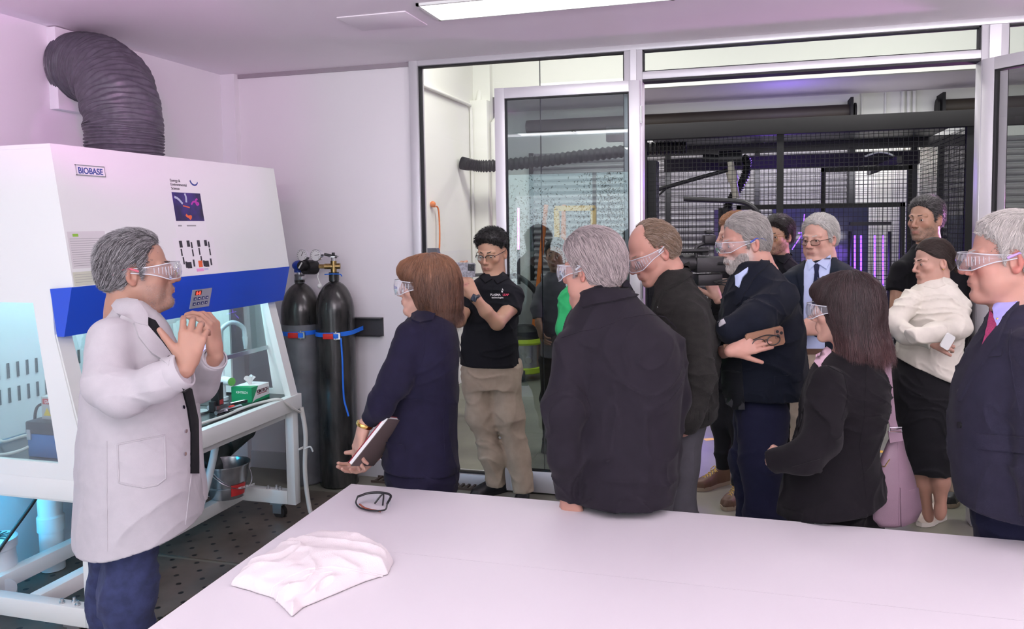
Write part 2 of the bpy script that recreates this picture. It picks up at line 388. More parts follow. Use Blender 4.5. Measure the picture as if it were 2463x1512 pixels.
# ---- ceiling lamps
for i, (x, y) in enumerate(PANELS):
    lab = ['rectangular white ceiling light panel at the top of the photo above the doorway side', 'rectangular ceiling light panel behind the top edge, mirrored in the glass door', 'small ceiling light panel near the fume hood, mirrored in the glass door',
           'ceiling light panel above the man in the purple tie', 'ceiling light panel on the right over the white table', 'ceiling light panel behind the camera on the left', 'ceiling light panel behind the camera on the right'][i]
    e = empty('ceiling_light', (x, y, CEIL), lab, 'ceiling light', 'ceiling light panels')
    wx = .6 if i != 2 else .35
    mb = MB()
    for q in ((x-wx, y-.15, x+wx, y-.135), (x-wx, y+.135, x+wx, y+.15), (x-wx, y-.15, x-wx+.015, y+.15), (x+wx-.015, y-.15, x+wx, y+.15)): mb.box((q[0], q[1], CEIL-.012), (q[2], q[3], CEIL))
    mb.build('lamp_frame', M['white'], e)
    MB().box((x-wx+.015, y-.135, CEIL-.006), (x+wx-.015, y+.135, CEIL-.001)).build('diffuser', M['panel'], e)
for i, (x, y) in enumerate(UPFILLS):  # housings made up for the added fill lights
    e = MB(); e.box((x-.62, y-.08, 2.22), (x+.62, y+.08, 2.27), bev=.01)
    for dx in (-.5, .5): e.cyl((x+dx, y, 2.27), (x+dx, y, CEIL), .004, 6)
    tag(e.build('upfill_housing', M['white']), 'white housing of an added uplight '+('nearest the window' if i == 0 else 'behind the camera on the right' if i == 1 else 'above the right end of the white table'), 'pendant light', 'added fill lights')
e = MB(); e.box((-2.02, 3.66, CEIL-.006), (-1.64, 3.94, CEIL), bev=.002)
tag(e.build('ceiling_hatch', M['ceiling']), 'flush square ceiling hatch left of the lamp panel', 'hatch')
# ---------------------------------------------------------------- fume hood
YN, YF = 2.49, 4.0
hood = empty('fume_hood', (-2.95, 3.25, 0), 'white laboratory fume hood with blue control band on a castored frame', 'fume hood')
XR = -3.42
W_ = M['white']
# outer box above: front panel, top, back, sides
mb = MB(); mb.prism([(-2.6385, 2.0465), (-2.5585, 1.478), (-2.585, 1.478), (-2.665, 2.03)], 1, YN-.001, YF+.001); mb.build('front_panel', W_, hood)
MB().box((XR-.001, YN-.0015, 2.03), (-2.641, YF+.0015, 2.0462)).build('top_panel', W_, hood)
MB().box((-3.32, YN+.02, .75), (-3.30, YF-.02, 2.03)).build('back_panel', mat('hood_liner', (.78, .84, .85), .35), hood)
def side(y0, y1, nm, near):
    e = MB()
    # window opening in the side panel: x from -3.2 to slanted front
    wx0 = -3.25
    out = [(XR, .735), (-2.525, .735), (-2.665, 1.285), (-2.56, 1.478), (-2.64, 2.045), (XR, 2.045)]
    win = [(wx0, .765), (-2.68, .765), (-2.765, 1.416), (wx0, 1.416)]
    # split into bands around the window
    e.prism([(XR, .70), (-2.53, .70), (-2.54, .765), (XR, .765)], 1, y0, y1)
    e.prism([(XR, .765), (wx0, .765), (wx0, 1.416), (XR, 1.416)], 1, y0, y1)
    e.prism([(-2.68, .765), (-2.54, .765), (-2.665, 1.285), (-2.67, 1.416), (-2.765, 1.416)], 1, y0, y1)
    e.prism([(XR, 1.416), (-2.60, 1.416), (-2.565, 1.478), (-2.64, 2.045), (XR, 2.045)], 1, y0, y1)
    e.build('side_panel', W_, hood)
    MB().prism(win, 1, (y0+y1)/2-.002, (y0+y1)/2+.002).build('side_window', M['hoodglass'], hood)
side(YN, YN+.02, 'near', True); side(YF-.02, YF, 'far', False)
# vent liner on the inside of the far side, baffle
MB().box((-3.29, 3.9, .75), (-2.9, 3.915, 2.0)).build('baffle', M['white'], hood)
mb = MB()
for r in range(2):
    for k in range(26):
        y = 2.62+k*.05; z = 1.06-r*.115
        mb.box((-3.303, y-.006, z-.035), (-3.296, y+.006, z+.035))
mb.build('vent_slot', mat('slot_dark', (.06, .09, .1), .7), hood)
# blue band
V = [(-2.565, 1.482), (-2.55, 1.478), (-2.60, 1.285), (-2.655, 1.285), (-2.66, 1.30)]
band = MB().prism([(-2.664, 1.474), (-2.556, 1.481), (-2.605, 1.284), (-2.64, 1.284)], 1, YN-.012, YF+.004).build('control_band', M['blue'], hood)
# control pad on the band
bd = Vector((-2.605+2.556, 0, 1.284-1.481)).normalized(); bn = Vector((.97, 0, -.243))
def onband(y, t, off=.001): # t metres below the top edge of the band
    return Vector((-2.556, y, 1.481)) + bd*t + bn*off
cp = empty('x', (0, 0, 0)); bpy.data.objects.remove(cp)
def bandrect(mb, y0, y1, t0, t1, o0, o1):
    v = [onband(y0, t0, o0), onband(y1, t0, o0), onband(y1, t1, o0), onband(y0, t1, o0), onband(y0, t0, o1), onband(y1, t0, o1), onband(y1, t1, o1), onband(y0, t1, o1)]
    mb.add(v, [(3,2,1,0),(4,5,6,7),(0,1,5,4),(1,2,6,5),(2,3,7,6),(3,0,4,7)])
PY = 3.262
pad = MB(); bandrect(pad, PY-.07, PY+.07, .072, .166, 0, .004); pad = pad.build('keypad', mat('pad_grey', (.33, .34, .38), .5), hood)
d = MB(); bandrect(d, PY-.05, PY-.005, .078, .1, .004, .005); d.build('display', mat('display_dark', (.10, .005, .005), .3), pad)
text('display_digits', '8-8', onband(PY-.044, .098, .0055), (0, 1, 0), -bd, .024, emis('red_digit', (1, .05, .03), 3), pad)
for r in range(2):
    for k in range(4):
        b_ = MB(); bandrect(b_, PY-.055+k*.029, PY-.037+k*.029, .110+r*.026, .125+r*.026, .004, .006); b_.build('button', mat('pad_button', (.03, .04, .15), .4), pad)
        b_ = MB(); bandrect(b_, PY-.049+k*.029, PY-.043+k*.029, .115+r*.026, .121+r*.026, .006, .007); b_.build('button_mark', M['white'], pad)
# front sash glass (slanted) and posts
mb = MB()
for (a, b) in ((YN+.005, YN+.075), (YF-.075, YF-.005)):
    MB().prism([(-2.525, .735), (-2.565, .735), (-2.70, 1.29), (-2.66, 1.29)], 1, a, b).build('front_post', W_, hood)
MB().prism([(-2.70, 1.02), (-2.705, 1.02), (-2.76, 1.42), (-2.755, 1.42)], 1, YN+.03, YF-.03).build('sash_glass', M['hoodglass'], hood)
MB().prism([(-2.695, 1.0), (-2.71, 1.0), (-2.712, 1.022), (-2.697, 1.022)], 1, YN+.03, YF-.03).build('sash_rail', M['steel'], hood)
# worktop and rim
MB().box((-3.30, YN+.02, .70), (-2.56, YF-.02, .735)).build('worktop', M['bench'], hood)
mb = MB(); mb.box((-2.56, YN, .65), (-2.515, YF+.02, .738), bev=.003); mb.box((XR, YN, .615), (-2.53, YN+.02, .70), bev=.002); mb.box((XR, YF, .65), (-2.53, YF+.018, .72))
mb.build('worktop_rim', W_, hood)
mb = MB(); mb.box((XR, YN+.02, .6), (-2.58, YF-.02, .648)); mb.build('under_tray', W_, hood)
# stand
def beam(a, b): return MB().box(a, b, bev=.004)
L = .055
for (x, y) in ((-2.585, YN+.0), (-2.585, YF-L), (-3.36, YN+.0), (-3.36, YF-L)):
    beam((x, y, .09), (x+L, y+L, .65)).build('leg', W_, hood)
for y in (YN, YF-L): beam((-3.36+L, y, .09), (-2.585, y+L, .17)).build('floor_rail', W_, hood)
beam((-3.26, YN+L, .10), (-3.20, YF-L, .17)).build('long_rail', W_, hood)
beam((-2.93, YN+L, .10), (-2.87, YF-L, .17)).build('long_rail', W_, hood)
for y in (YN+.03, YF-.03):
    for x in (-2.64, -2.72, -2.68):
        yy = y+(.012 if x == -2.68 else -.01)
        o = MB().cyl((x, yy, .17), (x, yy, .178), .011, 8).cyl((x, yy, .178), (x, yy, .19), .006, 8).build('bolt', M['steel'], hood)
for (x, y) in ((-2.66, YN+.03), (-2.66, YF-.03), (-3.3, YN+.03), (-3.3, YF-.03)):
    c = MB().box((x-.04, y-.03, .082), (x+.04, y+.03, .09)).box((x-.025, y-.026, .03), (x+.03, y-.02, .085)).box((x-.025, y+.02, .03), (x+.03, y+.026, .085)).build('caster', M['steel'], hood)
    MB().cyl((x+.01, y-.016, .036), (x+.01, y+.016, .036), .036, 24).build('wheel', M['rubber'], c)
# name plate BIOBASE
pn = Vector((-.139, 0, -1)).normalized()  # direction down the front panel: from (-2.64,2.045) to (-2.56,1.478)
fd = Vector((.08, 0, -.567)).normalized(); fn = Vector((.567, 0, .08)).normalized()
def onpanel(y, t, off=.001): return Vector((-2.64, y, 2.045)) + fd*t + fn*off
def panelrect(mb, y0, y1, t0, t1, o0, o1):
    v = [onpanel(y0, t0, o0), onpanel(y1, t0, o0), onpanel(y1, t1, o0), onpanel(y0, t1, o0), onpanel(y0, t0, o1), onpanel(y1, t0, o1), onpanel(y1, t1, o1), onpanel(y0, t1, o1)]
    mb.add(v, [(3,2,1,0),(4,5,6,7),(0,1,5,4),(1,2,6,5),(2,3,7,6),(3,0,4,7)]); return mb
DARKT = mat('print_dark', (.03, .03, .035), .6); BLUET = mat('print_blue', (.03, .06, .25), .5); GREYT = mat('print_grey', (.3, .3, .3), .6)
np_ = panelrect(MB(), 2.592, 2.738, .077, .118, 0, .004).build('name_plate', M['white'], hood)
fr = MB()
for a in ((2.590, 2.740, .075, .079), (2.590, 2.740, .116, .120), (2.590, 2.593, .075, .12), (2.737, 2.740, .075, .12)): panelrect(fr, *a, .003, .006)
fr.build('plate_rim', M['chrome'], np_)
text('lettering', 'BIOBASE', onpanel(2.665, .111, .0045), (0, 1, 0), -fd, .036, BLUET, np_, ax='CENTER', sx=.93, bold=.0006)
def sheet(name, label, y0, y1, t0, t1, m=None, g='papers on the fume hood front'):
    o = panelrect(MB(), y0, y1, t0, t1, .0008, .0016).build(name, m or M['paper']); return tag(o, label, 'paper', g)
# journal cover
P1 = sheet('journal_cover', 'journal cover sheet headed Energy & Environmental Science taped to the fume hood', 3.115, 3.335, .085, .385)
for k, t_ in enumerate(('Energy &', 'Environmental', 'Science')): text('lettering', t_, onpanel(3.128, .118+k*.019, .002), (0, 1, 0), -fd, .019, DARKT, P1)
mb = MB(); cs = [(3.295+.032*math.cos(a), .100+.032*math.sin(a)) for a in np.linspace(.5, 2.9, 14)]; ci = [(3.297+.026*math.cos(a), .096+.028*math.sin(a)) for a in np.linspace(.5, 2.9, 14)]
vs = [onpanel(y, t, .0022) for y, t in cs+ci[::-1]]; mb.add(vs, [(i, i+1, 26-i, 27-i) for i in range(13)]); mb.build('swoosh_logo', BLUET, P1)
pic = bpy.data.materials.new('night_blue_print'); pic.use_nodes = True
def picm(m):
    nt = m.node_tree; b = nt.nodes['Principled BSDF']; b.inputs['Roughness'].default_value = .35
    tc = nt.nodes.new('ShaderNodeTexCoord'); n = nt.nodes.new('ShaderNodeTexNoise'); n.inputs['Scale'].default_value = 14; nt.links.new(tc.outputs['Object'], n.inputs['Vector'])
    r = nt.nodes.new('ShaderNodeValToRGB'); nt.links.new(n.outputs[0], r.inputs[0]); e = r.color_ramp.elements
    e[0].position = .35; e[0].color = (.008, .006, .03, 1); e[1].position = .6; e[1].color = (.035, .02, .16, 1); k = e.new(.75); k.color = (.06, .02, .2, 1); nt.links.new(r.outputs[0], b.inputs['Base Color'])
picm(pic)
pp = panelrect(MB(), 3.127, 3.327, .168, .305, .0016, .0022).build('picture', pic, P1)
mg = mat('print_magenta', (.45, .03, .35), .5); og = mat('print_orange', (.75, .13, .03), .5); sil = mat('print_silver', (.45, .5, .6), .4)
def pt(y, t): return onpanel(y, t, .003)
for nm, pts, r, m_ in (('rocket_shape', [(3.14, .19), (3.165, .2), (3.19, .222)], .006, sil), ('rocket_shape', [(3.215, .172), (3.22, .19), (3.217, .215)], .006, sil), ('swirl_shape', [(3.3, .195), (3.285, .205), (3.29, .225), (3.305, .218), (3.27, .21), (3.25, .225)], .005, mg), ('flame_shape', [(3.19, .232), (3.215, .236), (3.235, .24)], .003, og), ('flame_shape', [(3.20, .275), (3.215, .285), (3.235, .283), (3.222, .297)], .007, og)):
    o = MB().tube(bez([(0, a, b) for a, b in pts], 4), r, 6)
    o.v = [tuple(onpanel(v[1], v[2], .0022+abs(v[0])*.08)) for v in o.v]; o.build(nm, m_, P1)
for k in range(2): panelrect(MB(), 3.135+k*.06, 3.16+k*.1, .325, .331, .0018, .0022).build('small_print', GREYT, P1)
# diagram sheet
P2 = sheet('diagram_sheet', 'white sheet with black block diagram hanging below the journal cover', 3.085, 3.375, .386, .56)
mb = MB(); ornl = MB()
for cx_ in (3.185, 3.31):
    for dy, dt, w2, h2 in ((-.052, .012, .02, .032), (.0, .012, .02, .03), (-.055, .05, .009, .034), (-.05, .09, .009, .034), (-.015, .115, .03, .03), (.018, .105, .011, .034), (.022, .055, .009, .034), (.022, .02, .01, .03), (-.035, .112, .012, .03)):
        panelrect(mb, cx_+dy-w2/2, cx_+dy+w2/2, .388+dt, .388+dt+h2, .0018, .0024)
mb.build('block_diagram', DARKT, P2)
panelrect(MB(), 3.235, 3.262, .50, .532, .0018, .0026).build('orange_square', og, P2)
panelrect(MB(), 3.215, 3.265, .538, .552, .0018, .0022).build('pink_caption', mat('print_pink', (.8, .35, .6), .6), P2); panelrect(MB(), 3.27, 3.30, .538, .548, .0018, .0022).build('grey_caption', mat('print_pale', (.55, .55, .7), .6), P2)
# form and label
P3 = sheet('certificate_form', 'printed test certificate with fine lines on the left of the hood front', 2.50, 2.69, .349, .498, mat('pale_form_paper', (.66, .64, .64), .7))
for k in range(13): panelrect(MB(), 2.508, 2.682-(.05 if k % 4 == 2 else 0), .378+k*.009, .3795+k*.009, .0017, .0021).build('ruled_line', GREYT, P3)
panelrect(MB(), 2.525, 2.552, .358, .370, .0017, .0022).build('green_logo', mat('print_green', (.25, .5, .05), .6), P3)
P4 = sheet('inspection_label', 'small yellowish label below the printed certificate', 2.495, 2.64, .511, .567, mat('yellowish_label', (.62, .64, .52), .7))
for k in range(4): panelrect(MB(), 2.503, 2.63, .522+k*.01, .5232+k*.01, .0017, .0021).build('ruled_line', GREYT, P4)
# ---- things in the hood
ZT = .736
e = empty('swan_neck_tap', (-2.855, 3.76, ZT), 'white swan neck laboratory tap with round green and blue handle inside the hood', 'tap')
MB().cyl((-2.855, 3.76, ZT), (-2.855, 3.76, ZT+.02), .03).cyl((-2.855, 3.76, ZT), (-2.855, 3.76, ZT+.1), .017).build('tap_base', M['pvc'], e)
MB().tube(bez([(-2.855, 3.76, ZT+.08), (-2.855, 3.76, ZT+.36), (-2.85, 3.775, ZT+.41), (-2.825, 3.83, ZT+.435), (-2.795, 3.88, ZT+.40), (-2.79, 3.89, ZT+.34)], 8), .013, 14).build('spout', M['pvc'], e)
MB().cyl((-2.79, 3.89, ZT+.345), (-2.79, 3.89, ZT+.29), .017, 16, .011).cyl((-2.79, 3.89, ZT+.29), (-2.79, 3.89, ZT+.275), .009).build('nozzle', M['pvc'], e)
h_ = MB().cyl((-2.855, 3.76, ZT+.115), (-2.775, 3.73, ZT+.115), .024).build('valve_handle', M['pvc'], e)
MB().cyl((-2.775, 3.73, ZT+.115), (-2.771, 3.7285, ZT+.115), .019).build('blue_cap', mat('tap_blue', (.02, .25, .45), .4), h_)
MB().lathe((-2.772, 3.729, ZT+.115), [(.019, 0), (.023, 0), (.023, .002), (.019, .002)], 24, (.936, -.35, 0)).build('green_ring', mat('tap_green', (.15, .45, .1), .4), h_)
o = MB().box((-3.1, 3.62, ZT), (-2.76, 3.94, ZT+.001)).build('drip_cup', M['black']); tag(o, 'dark recessed drip cup under the white tap', 'drip cup')
# tissue box
e = empty('tissue_box', (-2.72, 3.84, ZT), 'green and white box of laboratory wipes with a tissue pulled up', 'tissue box')
GR = mat('carton_green', (.01, .30, .12), .45); bx0, by0, bx1, by1, bz1 = -2.78, 3.735, -2.65, 3.90, ZT+.085
MB().box((bx0, by0, ZT), (bx1, by1, bz1), bev=.001).build('carton', M['paper'], e)
MB().box((bx0-.0006, by0-.0008, ZT+.001), (bx1+.0006, by0, bz1)).build('green_end', GR, e)
mb = MB(); mb.add([(bx1+.0008, by0, ZT), (bx1+.0008, by0+.06, bz1), (bx1+.0008, by0, bz1)], [(0, 1, 2)]); mb.add([(bx1+.0008, by0, ZT+.0), (bx1+.0008, by1, ZT), (bx1+.0008, by1, ZT+.018), (bx1+.0008, by0+.03, ZT+.012)], [(0, 1, 2, 3)])
mb.add([(bx0, by0, bz1+.0006), (bx1, by0, bz1+.0006), (bx1, by0+.06, bz1+.0006), (bx0, by0+.02, bz1+.0006)], [(0, 1, 2, 3)]); mb.build('green_panel', GR, e)
text('lettering', 'KIMTECH', (bx1+.0014, by0+.045, ZT+.044), (0, 1, 0), (0, 0, 1), .026, mat('carton_maroon', (.10, .02, .04), .5), e, bold=.0006)
MB().box((bx1+.0005, by0+.05, ZT+.036), (bx1+.0012, by0+.14, ZT+.04)).build('underline', mat('carton_red', (.3, .02, .05), .5), e)
text('lettering', 'KIMTECH', (bx0+.03, by0-.0014, ZT+.05), (1, 0, 0), (0, 0, 1), .018, M['paper'], e)
rng = random.Random(3); vs = []; n1, n2 = 16, 10
for i in range(n1):
    for j in range(n2):
        a = i/(n1-1)*2-1; b = j/(n2-1); vs.append((-2.715+.02*math.sin(a*5+b*2)*b, 3.815+a*.03*(.5+b*.75), bz1-.01+b*(.062-.018*a*a+.006*math.sin(a*9))))
mesh_obj('tissue', vs, [(i*n2+j, (i+1)*n2+j, (i+1)*n2+j+1, i*n2+j+1) for i in range(n1-1) for j in range(n2-1)], M['paper'], e)
# small black controller, fittings, tubes
e = empty('flow_controller', (-2.72, 3.55, ZT), 'black flow controller block with red print standing on the worktop', 'instrument')
MB().box((-2.75, 3.52, ZT+.03), (-2.70, 3.56, ZT+.15), bev=.002).build('body', M['black'], e)
MB().box((-2.7, 3.525, ZT+.035), (-2.699, 3.555, ZT+.06)).build('red_print', mat('dull_red', (.35, .03, .03), .5), e)
MB().box((-2.76, 3.50, ZT), (-2.70, 3.60, ZT+.03)).build('base_block', M['steel'], e)
MB().box((-2.74, 3.49, ZT+.001), (-2.71, 3.515, ZT+.055)).build('side_block', M['black'], e)
mb = MB(); mb.cyl((-2.66, 3.48, ZT+.012), (-2.64, 3.62, ZT+.012), .008, 10); mb.cyl((-2.64, 3.50, ZT+.012), (-2.62, 3.60, ZT+.012), .011, 6); mb.cyl((-2.69, 3.60, ZT+.02), (-2.66, 3.70, ZT+.02), .010, 8); mb.cyl((-2.66, 3.44, ZT+.012), (-2.65, 3.53, ZT+.012), .012, 6)
o = mb.build('tube_fitting', M['chrome']); tag(o, 'steel tube fittings lying in front of the black controller', 'fitting')
o2 = MB().cyl((-2.652, 3.545, ZT+.012), (-2.648, 3.57, ZT+.012), .015, 12).build('red_collar', M['red'], o)
o = MB().tube(bez([(-2.60, 3.2, ZT+.01), (-2.585, 3.4, ZT+.008), (-2.60, 3.6, ZT+.008), (-2.57, 3.75, ZT+.01), (-2.53, 3.82, ZT+.006), (-2.50, 3.9, ZT-.06), (-2.50, 3.97, ZT-.1)], 8), .008).build('clear_tube', M['hose'])
tag(o, 'clear plastic tube lying along the black worktop edge', 'tube')
o = MB().tube(bez([(-2.99, 3.95, ZT+.6), (-2.99, 3.55, .66+ZT)], 2), .004).cyl((-2.99, 3.5, ZT+.55), (-2.99, 3.64, ZT+.55), .022).cyl((-2.99, 3.64, ZT+.55), (-2.99, 3.68, ZT+.55), .012).build('clamp_fitting', M['steel']); tag(o, 'metal clamp fitting on the hood back wall above the tap', 'clamp')
o.location = (-.2, .15, -.1)
o = MB().cyl((-2.79, 3.47, ZT), (-2.79, 3.47, 1.42), .005).cyl((-2.79, 3.47, ZT), (-2.79, 3.47, ZT+.01), .05).build('retort_rod', M['steel']); tag(o, 'thin upright support rod inside the hood', 'rod')
# chiller with danger box on the left
e = empty('blue_tank', (-2.85, 2.7, ZT), 'grey lidded blue box behind the side window of the hood', 'tank')
MB().box((-2.98, 2.62, ZT), (-2.68, 2.86, ZT+.10), bev=.004).build('body', mat('tank_blue', (.0, .13, .42), .3), e)
MB().box((-2.985, 2.615, ZT+.10), (-2.675, 2.865, ZT+.155), bev=.008).build('lid', mat('tank_grey', (.02, .03, .045), .5), e)
MB().box((-2.975, 2.612, ZT+.075), (-2.955, 2.618, ZT+.12), bev=.001).build('latch', M['steel'], e)
e = empty('danger_box', (-2.84, 2.72, ZT+.155), 'grey electrical box with red DANGER label standing on the blue tank', 'electrical box')
MB().box((-2.94, 2.66, ZT+.155), (-2.74, 2.80, ZT+.255), bev=.003).build('housing', mat('box_grey', (.5, .5, .5), .4), e)
MB().box((-2.93, 2.6585, ZT+.222), (-2.80, 2.6595, ZT+.246)).build('label', mat('label_red', (.5, .02, .02), .5), e)
text('lettering', 'DANGER', (-2.918, 2.658, ZT+.227), (1, 0, 0), (0, 0, 1), .02, M['paper'], e, bold=.0004)
mb = MB(); mb.add([(-2.928, 2.6585, ZT+.172), (-2.888, 2.6585, ZT+.172), (-2.908, 2.6585, ZT+.208)], [(0, 1, 2)]); mb.build('warning_triangle', mat('label_yellow', (.75, .55, .02), .5), e)
text('lettering', 'HIGH\nVOLTAGE', (-2.88, 2.658, ZT+.196), (1, 0, 0), (0, 0, 1), .016, DARKT, e)
for k, (dy, c) in enumerate(((0, M['lime']), (.01, M['red']))): MB().tube(bez([(-2.93+k*.03, 2.7, ZT+.25), (-2.90+k*.02, 2.7, ZT+.28+k*.01), (-2.86, 2.7, ZT+.275), (-2.84, 2.7, ZT+.25)], 6), .003).build('wire', c, e)
o = MB().tube(bez([(-3.3, 2.58, ZT+.02), (-3.1, 2.56, ZT+.015), (-3.0, 2.6, ZT+.03), (-2.97, 2.66, ZT+.06), (-3.02, 2.66, ZT+.08), (-3.2, 2.7, ZT+.03), (-3.29, 2.75, ZT+.02)], 8), .007).build('white_hose', M['hose']); tag(o, 'white hose curled beside the blue tank', 'hose')
o = MB().tube(bez([(-2.99, 2.7, ZT+.01), (-3.0, 2.68, ZT+.12), (-2.985, 2.68, ZT+.2), (-2.945, 2.7, ZT+.22)], 8), .006).build('black_cable', M['rubber']); tag(o, 'black cable rising behind the danger box', 'cable')
# ---- things under the hood
e = empty('metal_bucket', (-2.88, 3.80, .17), 'galvanised bucket with red label standing on the hood frame', 'bucket')
BC = Vector((-2.88, 3.80, .172))
MB().lathe(BC, [(.095, 0), (.098, .005), (.105, .06), (.108, .062), (.108, .068), (.105, .07), (.125, .185), (.13, .187), (.13, .193), (.123, .19), (.10, .05), (.09, .01), (.001, .01)], 48).build('pail', M['galv'], e)
MB().tube([BC+Vector((math.cos(a)*.02, 0, 0))+Vector((0, math.cos(a)*.13, .17-.13*math.sin(a)*.9))+Vector((.12*math.sin(a), 0, 0)) for a in np.linspace(0, PI, 24)], .003).build('bucket_handle', M['chrome'], e)
vs = []; fs = []
for i in range(9):
    a = -.75+i*.11; 
    for (h, r) in ((.02, .103), (.085, .113)): vs.append(BC+Vector((math.cos(a)*r, math.sin(a)*r, h)))
fs = [(2*i, 2*i+2, 2*i+3, 2*i+1) for i in range(8)]
mesh_obj('bucket_label', vs, fs, mat('bucket_red', (.55, .03, .03), .45), e, smooth=True)
text('lettering', 'METAL BUCKET', BC+Vector((.112, -.052, .062)), (.45, .89, 0), (0, 0, 1), .014, M['paper'], e, bold=.0003)
e = empty('vacuum_pump', (-3.05, 3.95, .17), 'dark motor driven vacuum pump on the frame beside the bucket', 'pump')
for nm, b_ in (('motor', MB().cyl((-3.05, 3.98, .40), (-3.05, 4.20, .46), .085, 32)), ('fan_cover', MB().cyl((-3.05, 4.20, .46), (-3.05, 4.25, .472), .088, 32, .07)), ('terminal_box', MB().box((-3.1, 4.04, .51), (-2.98, 4.20, .57), bev=.006)), ('pump_head', MB().cyl((-3.05, 3.76, .31), (-3.05, 3.86, .33), .10, 32).cyl((-3.05, 3.86, .34), (-3.05, 3.99, .39), .06, 20)),
                 ('pump_foot', MB().box((-3.12, 3.72, .172), (-2.97, 3.98, .24), bev=.01).box((-3.09, 3.76, .24), (-3.0, 3.91, .28)))): b_.build(nm, M['pump'], e)
mb = MB()
for k in range(16):
    a = k/16*2*PI; z_ = .42+math.sin(a)*.088; x_ = -3.05+math.cos(a)*.088
    mb.tube([(x_, 4.02, z_), (x_, 4.18, z_+.04)], .004, 4)
mb.build('cooling_fin', M['pump'], e)
o = MB().tube(bez([(-2.80, 3.62, .64), (-2.80, 3.60, .5), (-2.82, 3.55, .32), (-2.84, 3.50, .19)], 8), .02, 16).build('drain_hose', M['pvc']); tag(o, 'thick pale drain hose hanging below the worktop beside the pump', 'hose')
o = MB().tube(bez([(-2.50, 3.99, .66), (-2.485, 4.0, .5), (-2.49, 3.99, .3), (-2.47, 3.98, .12), (-2.43, 3.97, .02), (-2.36, 4.02, .012), (-2.25, 4.25, .012), (-2.15, 4.55, .012), (-2.1, 4.66, .012)], 10), .013, 12).build('floor_hose', M['hose']); tag(o, 'milky hose running down the hood leg and across the floor mat', 'hose')
o = MB().tube([(-2.505, 3.985+.03*math.cos(a), .42+.03*math.sin(a)*.1) for a in np.linspace(0, 6.28, 10)], .004).tube(bez([(-2.48, 3.98, .42), (-2.45, 3.99, .43), (-2.44, 4.0, .40)], 4), .005).build('cable_tie', M['white']); tag(o, 'white cable tie holding the hose to the hood leg', 'cable tie')
e = empty('drain_trap', (-3.32, 2.9, 0), 'white pvc drain trap pot with grated lid and side ports on the floor', 'drain')
MB().lathe((-3.33, 2.72, 0), [(.085, 0), (.085, .16), (.095, .17), (.095, .2), (.09, .21), (.09, .25), (.1, .26), (.1, .30), (.085, .305), (.001, .305)], 32).build('trap_pot', M['pvc'], e)
mb = MB()
for k in range(16): a = k/16*2*PI; mb.box((-3.33+.045-.028, 2.72-.004, .3052), (-3.33+.045+.028, 2.72+.004, .3068), Matrix.Rotation(a, 3, 'Z'), (-3.33, 2.72, .305))
mb.build('grate_slot', M['black'], e)
MB().cyl((-3.33, 2.72, .10), (-3.20, 2.66, .10), .04, 24).cyl((-3.22, 2.67, .10), (-3.2, 2.66, .10), .048, 24).cyl((-3.33, 2.75, .10), (-3.25, 2.9, .12), .04, 24).build('side_port', M['pvc'], e)
e = MB().lathe((-3.36, 3.06, .01), [(.055, 0), (.055, .2), (.062, .2), (.062, .27), (.055, .28), (.057, .40), (.062, .40), (.065, .46), (.085, .52), (.085, .6)], 32).build('drain_pipe', M['pvc']); tag(e, 'white pvc drain pipe with reducer below the hood near end', 'pipe')
o = MB().tube(bez([(-3.1, 2.80, .6), (-3.12, 2.78, .5), (-3.22, 2.68, .3), (-3.3, 2.55, .1), (-3.42, 2.35, .02), (-3.5, 2.2, .01)], 8), .008).build('black_cable', M['rubber']); tag(o, 'black cable hanging under the near end of the hood', 'cable')
# fabric duct and wall box
MB_ = MB().box((X0, 3.34, 2.34), (X0+.06, 3.78, 2.765), bev=.004).build('duct_wall_plate', M['wall']); tag(MB_, 'white square wall plate where the grey duct enters the wall', 'wall plate')
pts = bez([(-3.0, 3.27, 2.035), (-3.0, 3.27, 2.14), (-3.005, 3.275, 2.24), (-3.05, 3.30, 2.36), (-3.15, 3.36, 2.47), (-3.28, 3.42, 2.54), (-3.40, 3.46, 2.57), (-3.475, 3.48, 2.575)], 26)
rs = []; rr = random.Random(1); off_ = 0
for i, p in enumerate(pts): rs.append(.178+(.0045 if i % 4 < 2 else -.004)+rr.uniform(-.0012, .0012))
dn = MB().tube(pts, rs, 56)
for i in range(len(dn.v)):
    v = Vector(dn.v[i]); k = i//56; a = (i % 56)/56*2*PI
    amp = .006*math.exp(-((k-95)/60)**2); dn.v[i] = tuple(v + Vector((math.sin(a*5+k*.3), math.cos(a*4+k*.21), math.sin(a*7+k*.5)))*amp)
tag(dn.build('exhaust_duct', M['duct'], angle=math.radians(80)), 'grey ribbed flexible exhaust duct rising from the fume hood into the wall', 'duct')
# ---- gas cylinders
def cyl_(x, y, r, m, z_sh, label):
    e = empty('gas_cylinder', (x, y, 0), label, 'gas cylinder', 'gas cylinders strapped to the wall')
    prof = [(r*.93, 0), (r, .012), (r, z_sh)]
    for t in np.linspace(.08, 1, 14): a = t*PI/2*.93; prof.append((max(r*math.cos(a), .03), z_sh+math.sin(a)*.215))
    prof += [(.033, z_sh+.215), (.033, z_sh+.27), (.001, z_sh+.27)]
    MB().lathe((x, y, 0.001), prof, 56).build('shell', m, e); return e
e = cyl_(-2.61, 4.60, .126, M['cylblack'], 1.14, 'glossy black gas cylinder with brass valve and two pressure gauges')
zt = 1.41
MB().cyl((-2.61, 4.6, zt-.02), (-2.61, 4.6, zt+.075), .020, 12).cyl((-2.665, 4.58, zt+.04), (-2.57, 4.615, zt+.04), .019, 12).cyl((-2.70, 4.57, zt+.04), (-2.655, 4.585, zt+.04), .015, 6).build('valve', M['brass'], e)
